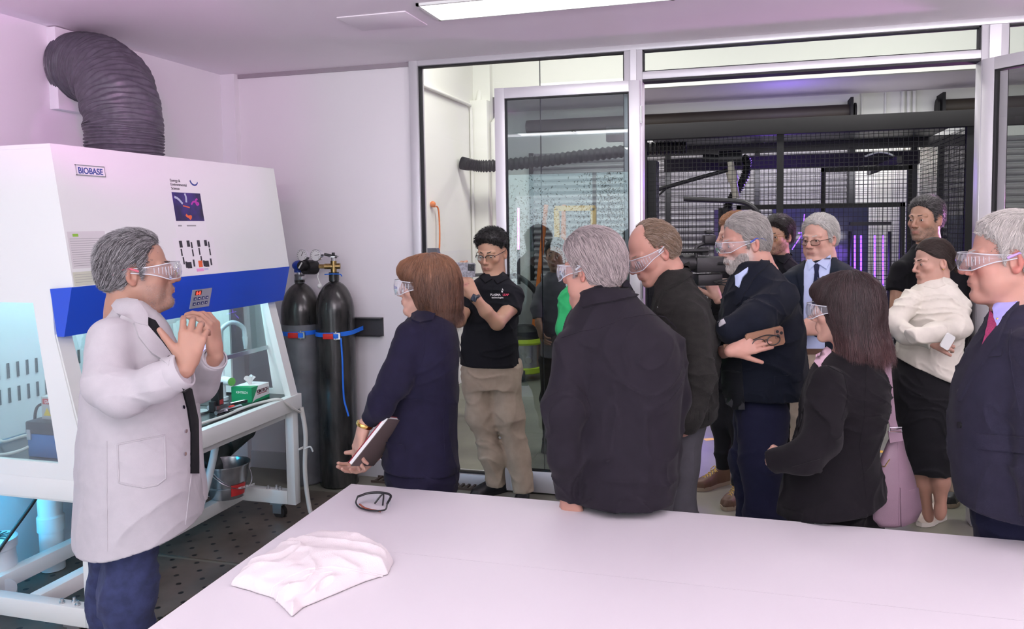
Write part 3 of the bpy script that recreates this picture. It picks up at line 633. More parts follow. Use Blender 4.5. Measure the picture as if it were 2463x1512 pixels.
MB().cyl((-2.61, 4.6, zt+.075), (-2.61, 4.6, zt+.10), .016, 10).cyl((-2.61, 4.6, zt+.1), (-2.61, 4.6, zt+.106), .035, 8).build('valve_wheel', M['steel'], e)
MB().cyl((-2.61, 4.6, zt+.106), (-2.61, 4.6, zt+.13), .010, 10).build('spindle', M['black'], e)
rg = MB().cyl((-2.76, 4.5, zt+.04), (-2.74, 4.58, zt+.035), .048, 28).cyl((-2.768, 4.46, zt+.052), (-2.76, 4.505, zt+.045), .030, 24).build('regulator', M['black'], e)
MB().box((-2.772, 4.455, zt+.03), (-2.764, 4.462, zt+.075), Matrix.Rotation(.6, 3, 'Y')).build('knob_stripe', M['white'], rg)
for (gx, gz) in ((-2.79, zt+.115), (-2.69, zt+.115)):
    g = MB().cyl((gx, 4.515, gz), (gx, 4.55, gz), .038, 32).build('pressure_gauge', M['chrome'], e)
    MB().cyl((gx, 4.511, gz), (gx, 4.516, gz), .034, 32).build('dial', M['paper'], g)
    MB().box((gx-.0016, 4.509, gz-.004), (gx+.0016, 4.5105, gz+.026), Matrix.Rotation(.5 if gx < -2.75 else 1.4, 3, 'Y'), (gx, 4.51, gz)).build('needle', M['black'], g)
    mb = MB()
    for k in range(11):
        a = -2.2+k*.44; mb.box((gx-.001, 4.5095, gz+.026), (gx+.001, 4.5105, gz+.032), Matrix.Rotation(a, 3, 'Y'), (gx, 4.51, gz))
    mb.build('dial_marks', M['black'], g)
MB().tube(bez([(-2.70, 4.56, zt), (-2.70, 4.55, zt-.03), (-2.685, 4.55, zt-.07)], 5), .003).sphere((-2.685, 4.545, zt-.085), .016).build('seal_tag', M['white'], e)
MB().tube(bez([(-2.66, 4.57, zt-.012), (-2.6, 4.56, zt-.008), (-2.55, 4.57, zt-.01), (-2.53, 4.56, zt-.022)], 5), .0035).build('neck_tie', M['strap'], e)
MB().tube(bez([(-2.585, 4.6, zt+.1), (-2.64, 4.58, zt+.115), (-2.66, 4.57, zt+.12)], 3), .009).build('link_arm', M['black'], e)
e = cyl_(-2.865, 4.60, .126, M['cylgrey'], 1.125, 'grey black-necked gas cylinder half hidden behind the fume hood')
prof = [(.1275, 1.07), (.1275, 1.125)]+[(max(.1275*math.cos(t*PI/2*.93), .031), 1.125+math.sin(t*PI/2*.93)*.2165) for t in np.linspace(.08, 1, 14)]+[(.034, 1.345), (.034, 1.36)]
MB().lathe((-2.865, 4.6, 0), prof, 56).build('black_shoulder', M['cylblack'], e)
MB().cyl((-2.865, 4.6, 1.36), (-2.865, 4.6, 1.42), .02, 12).box((-2.89, 4.57, 1.36), (-2.83, 4.63, 1.385), bev=.004).build('valve', M['steel'], e)
MB().sphere((-2.855, 4.59, 1.455), .047, (1.1, 1, .75)).cyl((-2.87, 4.6, 1.41), (-2.87, 4.6, 1.45), .03, 20).build('blue_cap', mat('cap_blue', (.01, .06, .45), .35), e)
# bracket & straps
e = MB().box((-3.05, 4.74, .97), (-2.36, 4.799, .975)).box((-3.05, 4.74, 1.09), (-2.36, 4.799, 1.095)).box((-3.05, 4.79, .97), (-2.36, 4.799, 1.095))
tag(e.build('wall_bracket', mat('dark_bracket', (.05, .05, .055), .4)), 'dark steel channel bracket on the wall behind the cylinders', 'bracket')
def strapmesh(pts, w2, t_=.002):
    mb = MB(); P = [Vector(p) for p in pts]; n = len(P); vs = []
    for i, p in enumerate(P):
        t = (P[min(i+1, n-1)]-P[max(i-1, 0)]).normalized(); o_ = Vector((t.y, -t.x, 0)); o_ = o_.normalized() if o_.length > .1 else Vector((1, 0, 0))
        for (u, v) in ((0, -1), (1, -1), (1, 1), (0, 1)): vs.append(p + o_*t_*u + Vector((0, 0, w2*v)))
    fs = [(4*i+j, 4*i+(j+1) % 4, 4*i+4+(j+1) % 4, 4*i+4+j) for i in range(n-1) for j in range(4)]; mb.add(vs, fs); return mb
def arc(cx_, cy_, r, a0, a1, z, z2=None, n=20): return [(cx_+r*math.cos(a), cy_+r*math.sin(a), z+((z2 or z)-z)*k/(n-1)) for k, a in enumerate(np.linspace(a0, a1, n))]
for (x, lab) in ((-2.61, 'blue ratchet strap around the right gas cylinder with hanging tail'), (-2.865, 'blue ratchet strap around the left gas cylinder')):
    e = empty('ratchet_strap', (x, 4.6, 1.0), lab, 'strap', 'ratchet straps on the cylinders')
    strapmesh([(x-.127, 4.74, 1.03)]+arc(x, 4.6, .1285, PI, 2*PI, 1.01, 1.02)+[(x+.127, 4.74, 1.03)], .014).build('webbing', M['strap'], e)
    bx = x+.02
    MB().box((bx-.03, 4.455, .99), (bx+.045, 4.472, 1.025), Matrix.Rotation(.12, 3, 'Z'), bev=.003).build('ratchet_handle', M['red'], e)
    MB().box((bx+.045, 4.458, .99), (bx+.085, 4.48, 1.03), Matrix.Rotation(.3, 3, 'Z')).cyl((bx+.06, 4.46, .985), (bx+.06, 4.46, 1.04), .006).build('ratchet_buckle', M['steel'], e)
    MB().cyl((bx+.06, 4.462, .997), (bx+.06, 4.462, 1.025), .018, 16).build('strap_roll', M['strap'], e)
    if x > -2.7: MB().tube(bez([(bx+.09, 4.47, 1.0), (bx+.105, 4.455, .85), (bx+.105, 4.455, .7), (bx+.11, 4.455, .6), (bx+.135, 4.45, .52), (bx+.14, 4.45, .50)], 8), [.006]*41, 8).build('strap_tail', M['strap'], e)
e = MB()
for k in range(22): e.box((-2.40+k*.04, 4.68, .0), (-2.385+k*.04, 4.775, .014))
e.box((-2.42, 4.67, 0), (-1.5, 4.68, .014)); e.box((-2.42, 4.775, 0), (-1.5, 4.785, .014))
tag(e.build('floor_grate', mat('rusty_grate', (.06, .04, .03), .6)), 'rusty slotted drain grate at the foot of the back wall', 'grate')
# ---------------------------------------------------------------- white table with glasses and bag
CT = .76
def zp(px, py, z):
    d = at(px, py, 1)-ORG; p = ORG + d*((z-CAMH)/d[2]); return Vector(p)
a = zp(845, 1163, CT); b = zp(2463, 1300, CT); c_ = zp(355, 1512, CT)
ux = (b-a).normalized(); uy = (c_-a).normalized()
B2 = a+ux*3.4; C2 = a+uy*1.75; D2 = B2+uy*1.75
tb = empty('white_table', (float((a.x+D2.x)/2), float((a.y+D2.y)/2), 0), 'large white laminate table filling the bottom right of the photo', 'table')
mid1 = a+uy*.52; mid2 = B2+uy*.52
def slab(p4, z0, z1):
    v = [(p.x, p.y, z0) for p in p4]+[(p.x, p.y, z1) for p in p4]; return MB().add(v, [(3,2,1,0),(4,5,6,7),(0,1,5,4),(1,2,6,5),(2,3,7,6),(3,0,4,7)])
slab([a, B2, mid2-uy*.0006, mid1-uy*.0006], CT-.03, CT).build('table_top', M['counter'], tb)
slab([mid1+uy*.0006, mid2+uy*.0006, D2, C2], CT-.03, CT).build('table_top', M['counter'], tb)
for p in (a+ux*.15+uy*.15, B2-ux*.15+uy*.15, C2+ux*.15-uy*.15, D2-ux*.15-uy*.15): MB().box((p.x-.03, p.y-.03, 0), (p.x+.03, p.y+.03, CT-.03)).build('leg', M['white'], tb)
# folded safety glasses on the table
G = zp(900, 1221, CT)
e = empty('safety_spectacles', G, 'dark framed clear safety glasses lying on the white table', 'glasses')
lu = (zp(945, 1232, CT)-zp(855, 1218, CT)).normalized(); lv = Vector((-lu.y, lu.x, 0))
def gp(u, v, z): return G+lu*u+lv*v+Vector((0, 0, z))
MB().tube(bez([gp(-.066, .0, .03), gp(-.066, -.01, .012), gp(-.03, -.035, .008), gp(.02, -.042, .008), gp(.062, -.03, .012), gp(.066, -.02, .03)], 8), .0028).build('lower_arm', M['black'], e)
MB().tube(bez([gp(-.066, .0, .03), gp(-.045, .035, .034), gp(0, .05, .036), gp(.04, .04, .034), gp(.066, -.02, .03)], 8), .004).build('brow_bar', M['black'], e)
MB().tube(bez([gp(-.05, -.012, .01), gp(-.01, -.03, .007), gp(.05, -.036, .007)], 8), .003).build('temple_arm', mat('arm_orange', (.25, .06, .03), .4), e)
MB().tube(bez([gp(-.012, .02, .006), gp(0, .045, .03), gp(.008, .045, .03), gp(.022, .018, .006)], 5), .003).build('nose_pad', M['black'], e)
vs = []
for i in range(13):
    t = -1+i/6; 
    for z in (.006, .034): vs.append(gp(.064*t, .048-.05*t*t+(.008 if z > .02 else 0), z))
mesh_obj('lens', vs, [(2*i, 2*i+2, 2*i+3, 2*i+1) for i in range(12)], M['hoodglass'], e)
# ---------------------------------------------------------------- the workshop beyond the glass
WX0 = -3.0
S('floor_workshop', MB().box((-9, YB+.06, -.1), (8, 9.9, 0)), M['concrete'])
mb = MB(); mb.box((WX0-.1, YB+.1, 0), (WX0, 8.6, 5)); mb.box((WX0-.1, 8.5, 0), (-2.8, 8.6, 5)); S('wall_workshop_left', mb, M['shopwall'])
S('ceiling_workshop', MB().box((-9, YB+.1, 4.9), (8, 9.9, 5)), M['shopwall'])
SOF = 3.158
S('wall_bulkhead', MB().box((-3.0, 8.6, SOF), (8, 8.7, 4.9)), M['shopwall'])
S('ceiling_mezzanine', MB().box((-4.5, 8.7, SOF), (8, 9.9, SOF+.1)), M['ceiling'])
S('wall_workshop_back', MB().box((-4.5, 9.8, 0), (8, 9.9, SOF)), M['shopwall'])
S('wall_workshop_right', MB().box((5.2, YB+.1, 0), (5.3, 9.9, 5)), M['shopwall'])
shut = mat('grey_roller_shutter', (.30, .29, .30), .45)
def shutter(x0, x1, z1, label):
    e = empty('roller_shutter', ((x0+x1)/2, 9.76, 0), label, 'roller shutter', 'roller shutters on the workshop back wall')
    prof = []; z = 0
    while z < z1: prof += [(9.79, z), (9.765, z+.014), (9.755, z+.03), (9.765, z+.05), (9.79, z+.062)]; z += .075
    vs = [(x0, y, zz) for y, zz in prof]+[(x1, y, zz) for y, zz in prof]; n = len(prof)
    mesh_obj('curtain', vs, [(i, i+1, i+1+n, i+n) for i in range(n-1)], shut, e, smooth=False)
    MB().box((x0-.05, 9.74, 0), (x0, 9.8, z1)).build('guide_rail', M['beam'], e); MB().box((x1, 9.74, 0), (x1+.05, 9.8, z1)).build('guide_rail', M['beam'], e)
shutter(-2.65, -1.35, 2.62, 'grey roller shutter behind the orange ladder'); shutter(-1.25, 1.1, 2.62, 'wide grey roller shutter behind the robot cage'); shutter(2.1, 4.6, 2.62, 'grey roller shutter at the right of the cage')
for x0, x1, lab in ((-1.3, 1.1, 'bronze shutter drum above the wide shutter'), (2.06, 4.6, 'bronze shutter drum above the right shutter'), (-2.7, -1.4, 'shutter drum above the ladder')):
    e = MB().cyl((x0, 9.68, 2.94), (x1, 9.68, 2.94), .085, 20).build('shutter_drum', M['roller']); tag(e, lab, 'shutter drum', 'shutter drums')
    MB().box((x1 if x0 < 2 else x0-.03, 9.5, 2.80), (x1+.03 if x0 < 2 else x0, 9.8, 3.08)).cyl((x1+.05 if x0 < 2 else x0-.07, 9.62, 2.93), (x1+.07 if x0 < 2 else x0-.05, 9.62, 2.93), .1, 16).build('end_bracket', M['beam'], e)
# conduits
for pts, r, lab in (([(-2.975, 5.0, 3.04), (-2.975, 8.33, 3.04), (-2.975, 8.355, 2.98), (-2.975, 8.355, .1)], .018, 'white conduit running along the left workshop wall'), ([(-2.93, 8.56, 3.3), (-2.93, 8.47, 3.1), (-2.93, 8.46, .1)], .03, 'white vertical conduit in the corner behind the ladder'), ([(-2.75, 8.56, 2.9), (-2.75, 8.45, 2.85), (-2.75, 8.45, .1)], .03, 'white pipe beside the glass door')):
    tag(MB().tube(pts, r, 12).build('conduit', M['shopwall']), lab, 'conduit')
mb = MB(); mb.box((-3.0, 8.38, 0), (-2.8, 8.5, 3.1), bev=.004); S('trim_5', mb, M['shopwall'])
for x, w_ in zip((1.25, 1.5, 1.68, 1.74, 1.8), ('leftmost', 'second from left', 'middle', 'fourth from left', 'rightmost')): tag(MB().cyl((x, 9.77, 2.3), (x, 9.77, 3.15), .022 if x > 1.6 else .012, 10).build('wall_conduit', M['shopwall']), w_+' of the five thin white conduits between the shutter drums', 'conduit', 'conduits between the drums')
# black corrugated extraction hose
pts = bez([(-2.97, 8.0, 2.38), (-2.88, 8.0, 2.36), (-2.7, 8.05, 2.34), (-2.2, 8.1, 2.37), (-1.6, 8.1, 2.42), (-1.0, 8.1, 2.46), (-.6, 8.1, 2.46)], 40)
rs = [.062+.008*math.sin(i*1.6) for i in range(len(pts))]
tag(MB().tube(pts, rs, 20).build('extraction_hose', M['black']), 'black corrugated hose seen through the glass door', 'hose')
# desk, screen and shelf at the left behind the glass
e = empty('side_desk', (-2.7, 5.9, 0), 'grey desk with trays behind the brown haired woman', 'desk')
MB().box((-2.95, 5.4, 1.04), (-2.1, 6.6, 1.07)).build('desk_top', M['white'], e); MB().box((-2.95, 5.42, .0), (-2.9, 6.58, 1.04)).build('side_panel', M['white'], e); MB().box((-2.15, 6.5, 0), (-2.1, 6.58, 1.04)).build('leg', M['white'], e)
o = MB().box((-2.6, 5.7, 1.075), (-2.15, 6.2, 1.12), bev=.004).box((-2.58, 5.72, 1.13), (-2.17, 6.18, 1.17), bev=.004).build('tray', mat('lilac_tray', (.55, .5, .6), .4)); tag(o, 'stacked pale trays on the side desk', 'tray')
mb = MB(); mb.prism([(-2.62, 1.20), (-2.42, 1.20), (-2.50, 1.52), (-2.6, 1.52)], 1, 6.1, 6.16); tag(mb.build('monitor', mat('monitor_grey', (.10, .10, .14), .5)), 'dark grey slanted monitor seen edge on behind the glass', 'monitor')
tag(MB().tube(bez([(-2.5, 6.1, 1.22), (-2.3, 5.9, 1.28), (-2.0, 5.8, 1.32), (-1.8, 5.9, 1.30)], 8), .014).build('screen_stand', M['black']), 'black curved monitor arm beside the slanted screen', 'screen stand')
tag(MB().tube(bez([(-2.98, 7.2, 1.9), (-2.96, 7.3, 1.85), (-2.95, 7.25, 1.4), (-2.97, 7.0, 1.1)], 8), .008).sphere((-2.98, 7.2, 1.92), .03).build('orange_lead', M['orange']), 'orange lead hanging on the left workshop wall', 'cable')
# ladder
e = empty('step_ladder', (-2.1, 8.9, 0), 'orange fibreglass step ladder behind the glass door', 'ladder')
def lp(px, py, Y):
    d = at(px, py, 1)-ORG; return Vector(ORG + d*(Y/d[1]))
LY = 8.7
for (p, q) in (((1283, 800), (1314, 492)), ((1345, 800), (1357, 492))): a_, b_ = lp(*p, LY), lp(*q, LY); MB().tube([a_+(a_-b_)*((a_.z-.002)/(b_.z-a_.z)), b_], .03, 4).build('rail', M['orange'], e)
for y in (530, 572, 616, 660, 704, 748):
    t = (800-y)/308; MB().tube([lp(1283+31*t, y, LY), lp(1345+12*t, y, LY)], .014, 4).build('rung', M['alu'], e)
    MB().tube([lp(1283+31*t, y, LY), lp(1300+31*t, y+16, LY)], .006, 4).build('brace', M['alu'], e)
e = empty('yellow_gantry', (-1.6, 8.9, 0), 'yellow steel frame hanging behind the glass door', 'frame')
for (p, q) in (((1341, 590), (1339, 500)), ((1336, 501), (1432, 500)), ((1428, 590), (1428, 500))): MB().tube([lp(*p, 8.4), lp(*q, 8.4)], .04, 4).build('frame_bar', M['yellow'], e)
g_ = lp(1360, 640, 8.4); MB().tube([(g_.x, g_.y, 0), lp(1356, 505, 8.4)], .03, 4).build('post', M['orange'], e)
# shop vacuum
v0 = Vector((-2.38, 8.3, 0))
e = empty('shop_vacuum', v0, 'lime and steel wet and dry vacuum standing behind the glass door', 'vacuum cleaner')
MB().lathe(v0+Vector((0, 0, .08)), [(.19, 0), (.2, .01), (.2, .06), (.185, .07)], 36).build('lower_ring', M['lime'], e)
MB().lathe(v0+Vector((0, 0, .15)), [(.185, 0), (.185, .25)], 36).build('tank', M['galv'], e)
MB().lathe(v0+Vector((0, 0, .40)), [(.2, 0), (.21, .02), (.2, .06)], 36).build('upper_ring', M['lime'], e)
MB().lathe(v0+Vector((0, 0, .46)), [(.18, 0), (.17, .08), (.1, .14), (.01, .15)], 36).build('motor_head', M['black'], e)
MB().box((v0.x-.06, v0.y-.22, .02), (v0.x+.06, v0.y-.16, .13), bev=.01).build('front_latch', M['black'], e)
MB().cyl((v0.x+.1, v0.y-.19, .24), (v0.x+.1, v0.y-.16, .24), .035, 16).build('drain_plug', M['steel'], e)
tag(MB().tube(bez([(v0.x-.1, v0.y, .55), (v0.x-.25, v0.y, .9), (v0.x-.1, v0.y-.05, 1.15), (v0.x+.15, v0.y, .95), (v0.x+.18, v0.y, .6)], 14), .03, 12).build('vacuum_hose', M['black'], ), 'black looping hose above the lime vacuum', 'hose')
e = MB().box((-2.0, 8.9, 0), (-1.3, 9.5, 1.1), bev=.01).box((-2.0, 8.88, 1.1), (-1.5, 9.4, 1.35), bev=.01); tag(e.build('machine_cabinet', mat('dark_cabinet', (.05, .05, .055), .5)), 'dark machine cabinet behind the man in the glass', 'cabinet')
e = MB().box((-2.95, 8.9, 0), (-2.45, 9.6, 1.0), bev=.01); tag(e.build('pale_cabinet', mat('grey_cabinet', (.3, .3, .3), .5)), 'pale cabinet behind the lime vacuum', 'cabinet')
# robot cage
cage = empty('robot_cage', (.4, 8, 0), 'black mesh robot cage with heavy top beam', 'cage')
CX0, CX1, CY0, CY1 = -.98, 1.86, 7.5, 9.3
MB().box((-1.3, CY0-.06, 2.485), (2.6, CY0+.04, 2.625), bev=.004).build('top_beam', M['beam'], cage)
MB().box((-1.3, CY1, 2.485), (2.6, CY1+.08, 2.6)).build('top_beam', M['beam'], cage)
mb = MB(); mb.box((CX0, CY0+.04, 2.58), (CX1, CY1, 2.6)); mb.build('roof_sheet', mat('cage_roof', (.02, .02, .022), .4, metal=.3), cage)
for x in (-.95, .28, 1.82): MB().box((x-.03, CY0-.02, 0), (x+.03, CY0+.04, 2.485)).build('post', M['mesh'], cage)
for x in (-.9, 0.1, 1.1, 1.72): MB().box((x-.03, CY1-.02, 0), (x+.03, CY1+.04, 2.485)).build('post', M['mesh'], cage)
MB().box((-1.05, CY0+.06, 0), (-.84, CY0+.3, 2.3)).build('control_column', M['black'], cage)
def grid(x0, x1, z0, z1, y, st=.04, r=.0019):
    mb = MB(); x = x0
    while x <= x1: mb.box((x-r, y-r, z0), (x+r, y+r, z1)); x += st
    z = z0
    while z <= z1: mb.box((x0, y-r, z-r), (x1, y+r, z+r)); z += st
    return mb
grid(CX0, CX1, .1, 2.485, CY0).build('front_mesh', M['mesh'], cage)
grid(CX0, 1.72, .1, 2.485, CY1, .04, .0019).build('rear_mesh', M['mesh'], cage)
# side mesh
sg = grid(CY0, CY1, .1, 2.485, 0); sg.v = [(1.78-v[1], v[0], v[2]) for v in sg.v]; sg.build('side_mesh', M['mesh'], cage)
for (x0, x1, z1) in ((.66, 1.44, 2.2), (-.1, 1.35, 1.86)):
    mb = MB(); y = CY0+.35 if z1 > 2 else CY0+.15; mb.box((x0, y, 0), (x0+.04, y+.04, z1)); mb.box((x1-.04, y, 0), (x1, y+.04, z1)); mb.box((x0, y, z1-.04), (x1, y+.04, z1)); mb.build('door_frame', M['mesh'], cage)
MB().box((1.25, CY0, 2.2), (1.29, CY1, 2.26)).box((-.9, 8.9, 2.28), (1.7, 9.0, 2.42)).build('cross_beam', M['beam'], cage)
# robot arm with torch inside the cage
e = empty('welding_robot', (-.1, 8.2, 0), 'white and black robot arm hanging torch down inside the cage', 'robot')
def kp(px, py, Y=8.0): return lp(px, py, Y)
MB().tube([kp(1690, 380), kp(1732, 382)], .04, 16).tube([kp(1730, 382), kp(1785, 380)], .075, 20).build('wrist_joint', M['black'], e)
pts = bez([kp(1785, 378), kp(1797, 388), kp(1793, 420), kp(1775, 455), kp(1758, 480), kp(1746, 520), kp(1745, 640)], 26)
MB().tube(pts, [.04+.006*math.sin(i*1.5) for i in range(len(pts))], 14).build('cable_hose', M['black'], e)
MB().tube([kp(1757, 388, 7.85), kp(1760, 415, 7.85)], .032, 14).tube([kp(1759, 412, 7.85), kp(1764, 436, 7.85)], .052, 16).tube([kp(1764, 436, 7.85), kp(1771, 476, 7.85)], .036, 16).build('torch', mat('torch_cream', (.62, .60, .48), .4), e)
MB().tube([kp(1574, 458), kp(1690, 425), kp(1754, 408)], .02, 10).tube([kp(1574, 478), kp(1606, 450)], .01, 8).build('support_rod', M['black'], e)
MB().tube([kp(1745, 500), kp(1745, 760)], .07, 16).build('robot_base', M['black'], e)
# black microphone boom / overhead rail above the cameraman
e = MB().tube(bez([lp(1645, 478, 6.8), lp(1700, 481, 6.8), lp(1775, 484, 6.8), lp(1805, 494, 6.8), lp(1825, 515, 6.8), lp(1834, 545, 6.8), lp(1838, 600, 6.8), lp(1838, 900, 6.8)], 8), .022, 12).build('curved_rail', M['black']); tag(e, 'black curved tubular rail above the bearded man', 'rail')
# lit tubes and apparatus
st_ = lp(1247, 600, 9.0)
tag(MB().cyl((st_.x, st_.y, 0), st_, .02, 8).cyl((st_.x, st_.y, 0), (st_.x, st_.y, .02), .12, 16).build('light_stand', M['black']), 'thin black stand under the magenta strip behind the glass door', 'stand')
e = empty('plasma_reactor', (1.05, 8.1, 0), 'rack of glowing violet glass tubes behind the tall man', 'apparatus')
for px in (2056, 2071, 2104, 2124): MB().cyl(lp(px, 566, 8.1), lp(px, 700, 8.1), .008, 10).build('glow_tube', M['purple'], e)
MB().box((lp(2043, 560, 8.1).x, 8.05, 1.66), (lp(2142, 560, 8.1).x, 8.15, 1.69)).build('top_rail', M['black'], e)
for px in (2045, 2140): MB().cyl(lp(px, 556, 8.1), (lp(px, 556, 8.1).x, 8.1, 0), .016, 8).build('upright', M['black'], e)
e = empty('glass_vessel', (.45, 8.1, 0), 'clear glass vessel on a violet lit stand beside the old man', 'apparatus')
MB().cyl(lp(1935, 560, 8.1), lp(1935, 800, 8.1), .03, 12).build('glow_tube', mat('lit_glass', (.4, .3, .7), .2), e)
MB().tube([lp(1920, 560, 8.1), lp(1955, 558, 8.1)], .006, 8).tube([lp(1935, 515, 8.1), lp(1931, 560, 8.1), lp(1905, 600, 8.1)], .005, 8).build('glow_arm', M['purple'], e)
e = MB().box((lp(1718, 0+500, 8.6).x, 8.6, 1.1), (lp(1800, 500, 8.6).x, 9.0, 1.84), bev=.005); tag(e.build('acrylic_box', mat('violet_acrylic', (.16, .13, .24), .15)), 'violet lit acrylic box behind the cameraman', 'box')
e = MB().box((.25, 8.75, 1.0), (1.2, 9.1, 1.84), bev=.005); tag(e.build('acrylic_tank', mat('grey_acrylic', (.09, .11, .12), .15)), 'grey acrylic tank behind the old man in the suit', 'box')
tag(MB().cyl(lp(1247, 500, 9.0), lp(1247, 600, 9.0), .012, 8).build('glow_strip', M['magenta']), 'magenta glowing strip behind the glass door', 'light')
e = MB().box((2.1, 8.9, 0), (3.0, 9.5, 1.75), bev=.01); tag(e.build('blue_cabinet', mat('dark_blue_cabinet', (.05, .06, .09), .5)), 'dark blue cabinet at the right of the cage', 'cabinet')
shu = empty('shelf_unit', (2.45, 6.2, 0), 'dark shelf unit seen through the open right door leaf', 'shelf unit')
for z in (.35, .7, 1.05, 1.4, 1.75, 2.1, 2.4): MB().box((2.0, 5.9, z-.02), (2.9, 6.5, z), bev=.002).build('shelf_board', M['beam'], shu)
for x_, y_ in ((2.0, 5.9), (2.87, 5.9), (2.0, 6.47), (2.87, 6.47)): MB().box((x_, y_, 0), (x_+.03, y_+.03, 2.4)).build('upright', M['beam'], shu)
tag(MB().tube(bez([lp(2080, 376, 7.9), lp(2110, 366, 7.9), lp(2135, 368, 7.9), lp(2150, 375, 7.9)], 8), .009, 8).build('white_cable', M['white']), 'white cable hanging under the cage roof', 'cable')
# floor tape
for (px0, py0, px1, py1, w_) in ((1694, 1057, 1718, 1055, 'beside the brown boots'), (2098, 1083, 2142, 1088, 'beside the mauve bag'), (1560, 1040, 1600, 1046, 'behind the charcoal jacket')):
    a_, b_ = zp(px0, py0, .001), zp(px1, py1, .001); d_ = (b_-a_).normalized(); n_ = Vector((-d_.y, d_.x, 0))*.03
    tag(MB().add([a_-n_, b_-n_, b_+n_, a_+n_], [(0, 1, 2, 3)]).build('floor_tape', M['yellow']), 'strip of yellow hazard tape on the floor '+w_, 'tape', 'yellow floor tape')
# ================================================================ organic surfaces: signed distance fields meshed with surface nets
_NT = np.random.RandomState(7).uniform(-1, 1, (32, 32, 32)).astype(np.float32)
def vnoise(P, sc_, seed=0):
    Q = P*np.asarray(sc_, np.float32)+seed*7.31; I = np.floor(Q).astype(np.int64); F = (Q-I).astype(np.float32); F = F*F*(3-2*F); I &= 31; J = (I+1) & 31
    x, y, z = F[:, 0], F[:, 1], F[:, 2]; T = _NT
    a = T[I[:, 0], I[:, 1], I[:, 2]]*(1-x)+T[J[:, 0], I[:, 1], I[:, 2]]*x; b = T[I[:, 0], J[:, 1], I[:, 2]]*(1-x)+T[J[:, 0], J[:, 1], I[:, 2]]*x
    c = T[I[:, 0], I[:, 1], J[:, 2]]*(1-x)+T[J[:, 0], I[:, 1], J[:, 2]]*x; d = T[I[:, 0], J[:, 1], J[:, 2]]*(1-x)+T[J[:, 0], J[:, 1], J[:, 2]]*x
    return (a*(1-y)+b*y)*(1-z)+(c*(1-y)+d*y)*z
def smin(a, b, k):
    if k <= 0: return np.minimum(a, b)
    h = np.maximum(k-np.abs(a-b), 0)/k; return np.minimum(a, b)-h*h*k*.25
def smax(a, b, k): return -smin(-a, -b, k)
A3 = lambda p: np.asarray(p, np.float32)
def cap(P, a, b, ra, rb):
    a = A3(a); b = A3(b); ab = b-a; t = np.clip(((P-a)@ab)/max(float(ab@ab), 1e-9), 0, 1)
    return np.linalg.norm(P-a-t[:, None]*ab, axis=1)-(ra+(rb-ra)*t)
def ell(P, c, r, R=None):
    q = P-A3(c)
    if R is not None: q = q@R
    r = A3(r); k0 = np.linalg.norm(q/r, axis=1); k1 = np.linalg.norm(q/(r*r), axis=1)+1e-9
    return k0*(k0-1)/k1
class Field:
    def __init__(s): s.items = []; s.post = []
    def add(s, fn, lo, hi, k=.02): s.items.append((fn, A3(lo), A3(hi), k)); return s
    def chain(s, pts, rs, k=.02, inner=.02, cut=False):
        pts = [A3(p) for p in pts]; m = max(rs); t = pts[-1]-pts[-2]; t = t/np.linalg.norm(t)
        def fn(P):
            d = None
            for i in range(len(pts)-1):
                c = cap(P, pts[i], pts[i+1], rs[i], rs[i+1])
                if cut and i == len(pts)-2: c = smax(c, (P-pts[-1])@t, .004)
                d = c if d is None else smin(d, c, inner)
            return d
        return s.add(fn, np.min(pts, 0)-m, np.max(pts, 0)+m, k)
    def __call__(s, P):
        P = P.astype(np.float32); d = np.full(len(P), .5, np.float32)
        for fn, lo, hi, k in s.items:
            m = ((P > lo-.06-k) & (P < hi+.06+k)).all(1)
            if m.any(): d[m] = smin(d[m], fn(P[m]).astype(np.float32), k)
        for fn in s.post: d = fn(P, d).astype(np.float32)
        return d
    def bounds(s): return np.min([i[1] for i in s.items], 0)-.02, np.max([i[2] for i in s.items], 0)+.02
def grad(f, P, e=.0015):
    d0 = f(P); g = np.stack([f(P+A3((e, 0, 0)))-d0, f(P+A3((0, e, 0)))-d0, f(P+A3((0, 0, e)))-d0], 1)/e
    return d0, g/(np.linalg.norm(g, axis=1, keepdims=True)+1e-6)
